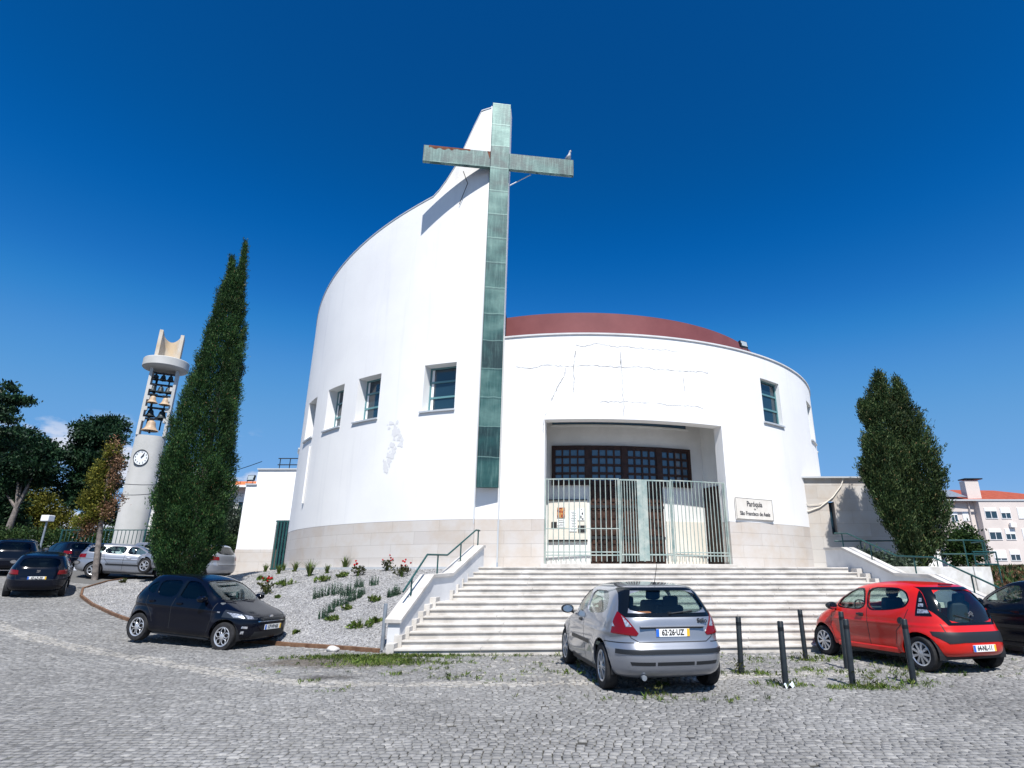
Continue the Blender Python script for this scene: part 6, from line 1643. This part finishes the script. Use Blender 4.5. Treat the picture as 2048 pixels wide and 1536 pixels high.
# silver three door hatchback ------------------------------------------------
S1 = dict(key='s1', W=1.78, H=1.475, wb=2.6, wr=.315, flare=.03, crease=.79, belt=.93, cowl=.98, seat_x=.18, mirror=(.66, 1.0), rim=('pair', 7), nr=[(0, 5.2), (.8, 5.2), (1.0, 4.7), (9, 4.6)], paint=M['p_silver'], glass=M['car_glass'], interior=M['interior'],
    rear=[(.20, -1.80), (.24, -1.95), (.34, -2.05), (.50, -2.085), (.58, -2.08), (.66, -2.03), (.70, -2.01), (.85, -1.985), (.98, -1.955), (1.02, -1.93), (1.15, -1.84), (1.30, -1.715), (1.38, -1.63), (1.42, -1.53), (1.445, -1.30), (1.462, -1.0), (1.475, -.55)],
    front=[(.20, 1.85), (.26, 2.02), (.40, 2.08), (.55, 2.09), (.66, 2.05), (.74, 1.92), (.82, 1.68), (.88, 1.42), (.94, 1.14), (.98, 1.0), (1.08, .82), (1.22, .58), (1.34, .34), (1.40, .16), (1.44, -.05), (1.462, -.25), (1.475, -.50)],
    width=[(.20, .74), (.26, .83), (.36, .868), (.55, .885), (.70, .88), (.80, .875), (.90, .855), (.96, .835), (1.08, .785), (1.22, .72), (1.32, .665), (1.39, .60), (1.43, .53), (1.455, .43), (1.468, .28), (1.475, .12)],
    side_windows=[[(.70, 1.0), (-.16, .985), (-.10, 1.345), (.18, 1.335), (.44, 1.20)], [(-.24, .985), (-1.22, 1.03), (-1.32, 1.10), (-1.22, 1.25), (-1.02, 1.345), (-.19, 1.35)]],
    windscreen=[(-.68, 1.0), (.68, 1.0), (.54, 1.375), (-.54, 1.375)], rear_window=[(-.62, 1.055), (.62, 1.055), (.50, 1.365), (-.50, 1.365)])
def yz(p): return p
TL = [(.86, 1.08), (.72, 1.09), (.62, .97), (.50, .80), (.53, .765), (.95, .80), (.95, 1.0)]
S1['extras'] = [
    ('rear_window_surround', 'gloss_black', .002, -.02, [('yz', [(-.72, 1.005), (.72, 1.005), (.60, 1.405), (-.60, 1.405)], -3, -1.25, [(-.60, 1.06), (.60, 1.06), (.485, 1.36), (-.485, 1.36)])]),
    ('tail_lamp', 'lamp_red', .008, -.02, [('yz', TL, -3, -1.66), ('yz', mirror_poly(TL)[::-1], -3, -1.66)]),
    ('lamp_lens', 'lamp_clear', .011, .002, [('yz', q, -3, -1.66) for q_ in ([(.96, 1.03), (.80, 1.055), (.785, .965), (.96, .955)], [(.96, .935), (.79, .945), (.775, .88), (.96, .87)], [(.685, 1.03), (.655, .99), (.585, .885), (.66, .88)]) for q in (q_, mirror_poly(q_)[::-1])]),
    ('bumper_strip', 'trim', .012, -.01, [('yz', [(-.95, .535), (.95, .535), (.95, .595), (-.95, .595)], -3, -1.80)]),
    ('bumper_grille', 'trim', .003, -.02, [('yz', [(-.62, .395), (-.30, .39), (-.30, .435), (-.64, .44)], -3, -1.5), ('yz', [(-.27, .39), (.27, .39), (.27, .435), (-.27, .435)], -3, -1.5), ('yz', [(.30, .39), (.62, .395), (.64, .44), (.30, .435)], -3, -1.5)]),
    ('side_strip', 'trim', .012, -.01, [('xz', [(-.62, .545), (.62, .545), (.60, .60), (-.60, .60)], -2, 2)]),
    ('head_lamp', 'lamp_clear', .006, -.02, [('yz', [(.85, .62), (.5, .62), (.45, .74), (.80, .82), (.95, .82), (.95, .62)], 1.5, 3), ('yz', mirror_poly([(.85, .62), (.5, .62), (.45, .74), (.80, .82), (.95, .82), (.95, .62)])[::-1], 1.5, 3)]),
] + gapset(None, [[(.92, .96), (.95, .62), (.86, .32)], [(-.22, .97), (-.24, .80), (-.26, .50), (-.30, .30)], [(-.70, 1.455), (-1.4, 1.40)]], [[(-.74, .99), (-.60, .74), (-.50, .685), (.50, .685), (.60, .74), (.74, .99)], [(-.87, .67), (-.57, .68)], [(.57, .68), (.87, .67)]], [])
car, sh = build_car('parked_car', (1.195, 10.955, 0), R(101.4), 0, S1, 'silver three door hatchback seen from behind, parked on the cobbles in front of the stairs', 'car')
xp = surf_x(sh, 0, .82, True)
# recessed plate panel, boot lip, badge lettering, aerial, wiper
MB().box((xp - .004, 0, .885), (.05, .96, .022)).build('boot_lip', M['p_silver'], car, bevel=.006)
MB().box((xp - .002, .0, .868), (.02, .94, .012)).build('lip_shade_strip', M['black'], car)  # solid black strip standing in for the shade under the boot lip
plate(car, xp - .012, 0, .805, R(-90), '62·26·UZ')
text_mesh('Stilo', .085, M['trim'], 'badge_lettering', car, Matrix.Translation((surf_x(sh, -.36, .95, True) - .004, -.47, .955)) @ Matrix.Rotation(R(-90), 4, 'Z') @ Matrix.Rotation(R(-8), 4, 'X') @ RX, .002, bold=.003)
MB().bar((-1.33, 0, 1.435), (-1.55, 0, 1.86), .006, 6, .003).lathe([(.03, 0), (.028, .03), (.001, .045)], (-1.33, 0, 1.432), 12).build('aerial', M['black'], car)
xw_ = surf_x(sh, 0, 1.06, True)
MB().bar((xw_ - .015, 0, 1.05), (xw_ - .005, -.35, 1.085), .010, 6).lathe([(.03, 0), (.03, .03)], (xw_ - .01, 0, 1.045), 10).build('rear_wiper', M['trim'], car)
handles(car, sh, [-.02], .87, M['trim'])
MB().bar((-1.95, .45, .24), (-2.02, .45, .235), .035, 12).build('exhaust_pipe', M['galv'], car)
ex = MB(); ex.box((-1.62, .05, 1.0), (.30, 1.05, .03)); ex.build('parcel_shelf', M['interior_grey'], car, bevel=.01)
MB().box((-1.68, .34, 1.045), (.12, .26, .05)).build('dashboard_box', mat('orange_cloth', (.55, .16, .06), .8), car, bevel=.015)

# red five door city car --------------------------------------------------------
S2 = dict(key='s2', W=1.63, H=1.465, wb=2.34, wr=.285, flare=.045, crease=.74, belt=.93, cowl=.98, seat_x=.05, mirror=(.72, .98), rim=('cap', 9), paint=M['p_red'], glass=M['car_glass'],
    rear=[(.27, -1.60), (.30, -1.66), (.38, -1.70), (.48, -1.715), (.60, -1.70), (.70, -1.655), (.78, -1.62), (.88, -1.59), (1.0, -1.55), (1.15, -1.47), (1.28, -1.37), (1.36, -1.28), (1.40, -1.18), (1.43, -1.0), (1.45, -.75), (1.465, -.35)],
    front=[(.22, 1.56), (.28, 1.66), (.42, 1.715), (.55, 1.71), (.66, 1.66), (.76, 1.52), (.86, 1.34), (.93, 1.17), (.99, 1.02), (1.10, .84), (1.22, .62), (1.33, .38), (1.39, .20), (1.43, -.02), (1.45, -.18), (1.465, -.33)],
    width=[(.22, .70), (.27, .77), (.38, .795), (.55, .805), (.70, .812), (.80, .808), (.92, .785), (1.05, .735), (1.18, .685), (1.30, .63), (1.37, .57), (1.41, .51), (1.44, .42), (1.456, .30), (1.465, .12)],
    side_windows=[[(.74, .975), (-.02, .95), (.04, 1.315), (.30, 1.30), (.56, 1.15)], [(-.13, .95), (-.62, .98), (-.92, 1.04), (-1.0, 1.14), (-.92, 1.27), (-.72, 1.335), (-.08, 1.325)]],
    windscreen=[(-.66, 1.0), (.66, 1.0), (.53, 1.365), (-.53, 1.365)], rear_window=[(-.46, .80), (.46, .80), (.58, 1.0), (.44, 1.33), (-.44, 1.33), (-.58, 1.0)], rw_x1=-.95, mirror_mat=M['trim'])
CL1 = [(.95, 1.13), (.66, 1.35), (.56, 1.33), (.60, 1.10), (.60, .90), (.95, .85)]
S2['extras'] = [
    ('hatch_surround', 'gloss_black', .003, -.02, [('yz', [(-.52, .76), (.52, .76), (.66, 1.0), (.54, 1.375), (-.54, 1.375), (-.66, 1.0)], -3, -1.0, [(-.45, .805), (.45, .805), (.565, 1.0), (.43, 1.325), (-.43, 1.325), (-.565, 1.0)])]),
    ('tail_lamp', 'gloss_black', .006, -.02, [('yz', [(.85, .90), (.665, .90), (.665, 1.0), (.56, 1.345), (.62, 1.37), (.80, 1.10)], -3, -1.16), ('yz', mirror_poly([(.85, .90), (.665, .90), (.665, 1.0), (.56, 1.345), (.62, 1.37), (.80, 1.10)])[::-1], -3, -1.16)]),
    ('lamp_lens', 'lamp_clear', .012, .004, [(pl, q, -3, -1.2) for pl, q in (('yz', [(.80, .93), (.68, .95), (.675, 1.0), (.78, 1.02)]), ('yz', [(.78, 1.04), (.68, 1.05), (.66, 1.10), (.76, 1.11)]), ('yz', [(.74, 1.13), (.655, 1.13), (.63, 1.19), (.71, 1.19)]), ('yz', mirror_poly([(.80, .93), (.68, .95), (.675, 1.0), (.78, 1.02)])[::-1]), ('yz', mirror_poly([(.78, 1.04), (.68, 1.05), (.66, 1.10), (.76, 1.11)])[::-1]), ('yz', mirror_poly([(.74, 1.13), (.655, 1.13), (.63, 1.19), (.71, 1.19)])[::-1]))]),
    ('bumper_insert', 'trim', .008, -.02, [('yz', [(-.74, .60), (-.60, .48), (-.38, .50), (.38, .50), (.60, .48), (.74, .60), (.74, .66), (-.74, .66)], -3, -1.2)]),
    ('fuel_cap', 'trim', .006, -.01, [('xz', [(-.86 + .062 * math.cos(k * .4488), .80 + .058 * math.sin(k * .4488)) for k in range(14)], .3, 2)]),
    ('head_lamp', 'lamp_clear', .008, -.02, [('yz', [(.9, .70), (.56, .66), (.54, .72), (.66, .84), (.9, .86)], 1.32, 3), ('yz', mirror_poly([(.9, .70), (.56, .66), (.54, .72), (.66, .84), (.9, .86)])[::-1], 1.32, 3)]),
    ('window_surround', 'gloss_black', .002, -.015, [('xz', smooth_poly([(.80, .955), (-.055, .93), (.0, 1.34), (.31, 1.325), (.60, 1.17)]), -2, 2, smooth_poly([(.74, .975), (-.02, .95), (.04, 1.315), (.30, 1.30), (.56, 1.15)])), ('xz', smooth_poly([(-.095, .93), (-.62, .96), (-.95, 1.02), (-1.03, 1.14), (-.95, 1.29), (-.72, 1.36), (-.045, 1.35)]), -2, 2, smooth_poly([(-.13, .95), (-.62, .98), (-.92, 1.04), (-1.0, 1.14), (-.92, 1.27), (-.72, 1.335), (-.08, 1.325)]))]),
] + gapset(None, [[(.86, .93), (.88, .60), (.80, .32)], [(-.075, 1.33), (-.10, .80), (-.08, .45), (-.10, .30)], [(-1.02, 1.0), (-.92, .78), (-.74, .62), (-.70, .40)]], [[(-.62, .78), (-.60, .64)], [(.62, .78), (.60, .64)]], [])
car, sh = build_car('parked_car', (6.6, 12.40, 0), R(107.7), 0, S2, 'bright red five door city car parked behind the bollards', 'car')
plate(car, surf_x(sh, 0, .40, True) - .014, -.02, .405, R(-90), '64-NL-11')
handles(car, sh, [.07], .86, M['trim'])
# double chevron emblem and tailgate lettering
em = MB(); xe = surf_x(sh, -.05, .90, True) - .012
for dz in (0, .035):
    for s in (-1, 1): em.sbar((xe, -.0, .90 + dz + .045), (xe, s * .055, .90 + dz), .010, .018)
em.build('emblem', M['chrome'], car)
text_mesh('citroën', .05, M['chrome'], 'badge_lettering', car, Matrix.Translation((surf_x(sh, .3, .86, True) - .006, .30, .86)) @ Matrix.Rotation(R(-90), 4, 'Z') @ RX, .001)
MB().box((-1.22, 0, 1.415), (.05, .30, .025)).build('brake_light', M['lamp_red'], car, bevel=.005)
xw_ = surf_x(sh, 0, .84, True); MB().bar((xw_ - .02, 0, .84), (xw_ + .02, .34, .92), .010, 6).build('rear_wiper', M['trim'], car)
for s in (-1, 1): MB().box((0, s * .775, .29), (1.5, .06, .09)).build('side_sill', M['p_red'], car, bevel=.02)

# black five door city car --------------------------------------------------------
S3 = dict(key='s3', W=1.60, H=1.485, wb=2.4, wr=.295, flare=.035, crease=.80, belt=.95, cowl=.95, seat_x=.0, mirror=(.55, 1.02), rim=('petal', 5), paint=M['p_black'], glass=M['car_glass_dark'], ws_glass=M['car_glass'], mirror_mat=M['p_black'], interior=M['interior_grey'],
    rear=[(.20, -1.55), (.26, -1.70), (.38, -1.775), (.52, -1.79), (.64, -1.76), (.74, -1.72), (.88, -1.70), (1.0, -1.66), (1.14, -1.56), (1.28, -1.44), (1.38, -1.34), (1.43, -1.22), (1.455, -1.0), (1.472, -.75), (1.485, -.35)],
    front=[(.20, 1.62), (.26, 1.74), (.38, 1.80), (.52, 1.81), (.64, 1.79), (.73, 1.70), (.80, 1.52), (.87, 1.28), (.93, 1.08), (.98, .93), (1.09, .74), (1.22, .52), (1.34, .28), (1.41, .08), (1.45, -.10), (1.472, -.22), (1.485, -.33)],
    width=[(.20, .68), (.26, .75), (.38, .785), (.55, .797), (.70, .80), (.82, .798), (.93, .775), (1.05, .725), (1.2, .67), (1.32, .62), (1.39, .56), (1.43, .50), (1.458, .41), (1.475, .28), (1.485, .12)],
    side_windows=[[(.60, 1.0), (-.26, .985), (-.22, 1.36), (.10, 1.35), (.36, 1.21)], [(-.34, .985), (-.90, 1.0), (-.94, 1.33), (-.30, 1.36)], [(-.97, 1.01), (-1.28, 1.10), (-1.20, 1.22), (-1.0, 1.31)]],
    windscreen=[(-.65, 1.0), (.65, 1.0), (.53, 1.385), (-.53, 1.385)], rear_window=[(-.56, 1.05), (.56, 1.05), (.46, 1.36), (-.46, 1.36)])
HL = [(.88, .70), (.64, .66), (.44, .66), (.40, .70), (.60, .80), (.78, .86), (.88, .86)]
S3['extras'] = [
    ('head_lamp', 'lamp_dark', .006, -.02, [('yz', HL, 1.1, 3), ('yz', mirror_poly(HL)[::-1], 1.1, 3)]),
    ('lamp_lens', 'lamp_clear', .010, .003, [('yz', q, 1.1, 3) for q in ([(.60, .68), (.50, .68), (.50, .73), (.60, .76)], [(.74, .70), (.63, .69), (.63, .765), (.74, .79)], [(-.50, .68), (-.60, .68), (-.60, .76), (-.50, .73)], [(-.63, .69), (-.74, .70), (-.74, .79), (-.63, .765)])]),
    ('grille', 'gloss_black', .006, -.02, [('yz', [(-.38, .64), (.38, .64), (.40, .70), (-.40, .70)], 1.3, 3)]),
    ('grille_chrome', 'chrome', .012, -.01, [('yz', [(-.42, .615), (.42, .615), (.42, .635), (-.42, .635)], 1.3, 3)]),
    ('lower_grille', 'black', .003, -.02, [('yz', [(-.50, .30), (.50, .30), (.46, .42), (-.46, .42)], 1.3, 3)]),
    ('fog_lamp', 'lamp_clear', .010, -.01, [('yz', q, 1.1, 3) for q in ([(.67, .485), (.60, .48), (.60, .525), (.66, .53)], [(-.60, .48), (-.67, .485), (-.66, .53), (-.60, .525)], [(.665, .37), (.635, .37), (.635, .43), (.665, .43)], [(-.635, .37), (-.665, .37), (-.665, .43), (-.635, .43)])]),
    ('tail_lamp', 'lamp_red', .010, -.02, [('xz', [(-1.9, .84), (-1.60, .86), (-1.50, 1.02), (-1.45, 1.14), (-1.53, 1.18), (-1.9, 1.10)], -2, 2)]),
    ('window_surround', 'gloss_black', .002, -.015, [('xz', [(-.222, .99), (-.296, .99), (-.262, 1.36), (-.186, 1.36)][::-1], -2, 2)]),
] + gapset(None, [[(.80, .95), (.82, .62), (.76, .34)], [(-.30, .98), (-.33, .80), (-.30, .34)], [(-1.12, .99), (-1.10, .82), (-.86, .60), (-.80, .45)]], [], [[(-.62, .78), (-.60, .72), (.60, .72), (.62, .78)]])
car, sh = build_car('parked_car', (-8.336, 14.896, .075), R(-15.2), -.065, S3, 'glossy black five door city car parked beside the gravel bed', 'car')
xp = surf_x(sh, 0, .50, False); plate(car, xp + .012, 0, .505, R(90), '17·VV·65')
handles(car, sh, [-.12, -.92], .88, M['p_black'])
e_ = MB(); T = Matrix.Translation((surf_x(sh, 0, .715, False) + .01, 0, .715)) @ Matrix.Rotation(R(90), 4, 'Y') @ Matrix.Diagonal((.55, 1.25, 1, 1)); e_.lathe([(.045, 0), (.05, .006), (.045, .012), (.001, .008)], (0, 0, 0), 24, M=T); e_.build('emblem', M['chrome'], car)
for s in (1, -1):   # bright side repeaters low on the wings
    y = surf_y(sh, .98, .78, s); MB().box((.98, y + s * .004, .78), (.07, .012, .025)).build('side_repeater', M['lamp_clear'], car)
w_ = MB(); w_.bar((.97, .25, .985), (.80, -.30, 1.05), .009, 6).bar((.98, -.30, .985), (.82, -.60, 1.03), .009, 6); w_.build('wiper', M['black'], car)

# generic hatch / estate used by the cars further off --------------------------------
def generic(key, L, W, H_, wb, paint_, estate=0, glass=None):
    r = L / 2 - .07; f = L / 2 - .03; e = estate
    top = H_
    k = top / 1.46
    S = dict(key=key, W=W, H=H_, wb=wb, wr=.31, flare=.03, crease=.80, belt=.95 * k, cowl=.92, seat_x=.0, mirror=(.62, 1.0 * k), rim=('pair', 6), paint=paint_, glass=glass or M['car_glass_dark'], ws_glass=M['car_glass'],
        rear=[(.22, -r + .25), (.30, -r + .06), (.45, -r), (.60, -r), (.72, -r + .05), (.95 * k, -r + .10), (1.05 * k, -r + .16), (1.25 * k, -r + .34 - .08 * e), (1.36 * k, -r + .46 - .12 * e), (1.40 * k, -r + .60 - .15 * e), (1.43 * k, -r + .95), (top, -.45)],
        front=[(.22, f - .22), (.30, f - .05), (.45, f), (.60, f - .02), (.72, f - .12), (.80, f - .35), (.88 * k, f - .66), (.94 * k, f - .92), (.99 * k, .92), (1.10 * k, .74), (1.24 * k, .50), (1.34 * k, .28), (1.40 * k, .08), (1.43 * k, -.12), (top, -.43)],
        width=[(.22, W * .42), (.30, W * .475), (.45, W * .493), (.65, W * .499), (.85, W * .492), (.95 * k, W * .475), (1.1 * k, W * .435), (1.25 * k, W * .395), (1.35 * k, W * .355), (1.40 * k, W * .315), (1.44 * k, W * .22), (top, W * .08)],
        side_windows=[[(.66, 1.0 * k), (-.22, .985 * k), (-.18, 1.325 * k), (.12, 1.32 * k), (.40, 1.18 * k)], [(-.30, .985 * k), (-1.02, 1.0 * k), (-1.08, 1.15 * k), (-.92, 1.315 * k), (-.26, 1.325 * k)]] + ([[(-1.12, 1.01 * k), (-r + .42, 1.03 * k), (-r + .50, 1.24 * k), (-1.02, 1.31 * k)]] if e else []),
        windscreen=[(-.66, 1.01 * k), (.66, 1.01 * k), (.53, 1.35 * k), (-.53, 1.35 * k)], rear_window=[(-.58, 1.03 * k), (.58, 1.03 * k), (.47, 1.33 * k), (-.47, 1.33 * k)])
    TLx = [(.95, .78 * k), (.52, .80 * k), (.54, .93 * k), (.95, .96 * k)]
    S['extras'] = [('tail_lamp', 'lamp_red', .008, -.02, [('yz', TLx, -3, -r + .42), ('yz', mirror_poly(TLx)[::-1], -3, -r + .42)]),
        ('head_lamp', 'lamp_clear', .006, -.02, [('yz', [(.95, .62), (.48, .60), (.46, .70), (.80, .78), (.95, .78)], f - .7, 3), ('yz', mirror_poly([(.95, .62), (.48, .60), (.46, .70), (.80, .78), (.95, .78)])[::-1], f - .7, 3)]),
        ('side_strip', 'trim', .012, -.01, [('xz', [(-.90, .54), (.78, .54), (.78, .60), (-.90, .60)], -2, 2)])] + gapset(None, [[(.84, .95 * k), (.86, .60), (.80, .34)], [(-.26, .98 * k), (-.28, .80), (-.26, .34)], [(-1.06, .99 * k), (-1.0, .80), (-.82, .6)]], [[(-.60, .99 * k), (-.56, .62), (.56, .62), (.60, .99 * k)]], [])
    return S
def terr(x, y): return g(x, y)
def pitch_at(x, y, yaw):
    d = 1.2; return math.atan((g(x + d * math.cos(yaw), y + d * math.sin(yaw)) - g(x - d * math.cos(yaw), y - d * math.sin(yaw))) / (2 * d))
def far_car(x, y, yaw, S, label, txt=None, z=None):
    yw = R(yaw); c, sh = build_car('parked_car', (x, y, terr(x, y) if z is None else z), yw, pitch_at(x, y, yw), S, label)
    if txt: plate(c, surf_x(sh, 0, .68, True) - .014, 0, .68, R(-90), txt)
    handles(c, sh, [-.08], .86, S['paint']); return c, sh
G1 = generic('g1', 4.05, 1.70, 1.45, 2.5, M['p_dark'])
c, sh = far_car(-19.25, 22.9, 127, G1, 'dark hatchback seen from behind with red tail lamps, nearest of the dark cars', '47-LF-39')
em = MB(); xe = surf_x(sh, 0, .90, True) - .012
em.sbar((xe, .05, .93), (xe, -.05, .93), .010, .014).sbar((xe, .03, .90), (xe, -.05, .90), .010, .014).sbar((xe, .05, .87), (xe, -.03, .87), .010, .014); em.build('emblem', M['chrome'], c)
far_car(-24.2, 27.2, 127, G1, 'dark blue car whose roof shows just over the dark hatchback')
G1b = dict(G1); 
far_car(-26.0, 32.2, 150, G1, 'black car parked between the white car and the dark hatchback')
G2 = generic('g2', 4.4, 1.70, 1.50, 2.6, M['p_silver'], 1, M['car_glass'])
far_car(-19.6, 28.2, 22, G2, 'silver estate car seen side on behind the thin crooked tree')
G1w = dict(G1, paint=M['p_white'], glass=M['car_glass_dark']); far_car(-25.6, 34.0, -25, G1w, 'white car mostly hidden behind the tail of the silver estate')
G2s = dict(G2); far_car(-21.3, 33.2, -10, G2s, 'silver car whose roof shows behind the bonnet of the silver estate')
G3 = generic('g3', 4.20, 1.78, 1.50, 2.6, M['p_silver'], 0, M['car_glass_dark'])
far_car(-16.6, 27.2, 172, G3, 'silver grey tall hatchback half hidden by the tall cypress near the white annex', z=1.50)
G4 = generic('g4', 4.25, 1.78, 1.50, 2.6, M['p_dark'], 0, M['car_glass'])
far_car(10.15, 13.25, 108, G4, 'dark blue hatchback parked alongside the red car')

# ---------------------------------------------------------------- tidy: a thing that is one mesh needs no empty
bpy.context.view_layer.update()
for o in list(scene.objects):
    if o.type == 'EMPTY' and o.parent is None and len(o.children) == 1 and not o.children[0].children and o.children[0].type == 'MESH':
        c = o.children[0]; mw = c.matrix_world.copy(); nm = o.name; c.parent = None; c.matrix_world = mw
        for k in ('label', 'category', 'group', 'kind'):
            if k in o: c[k] = o[k]
        bpy.data.objects.remove(o); c.name = nm
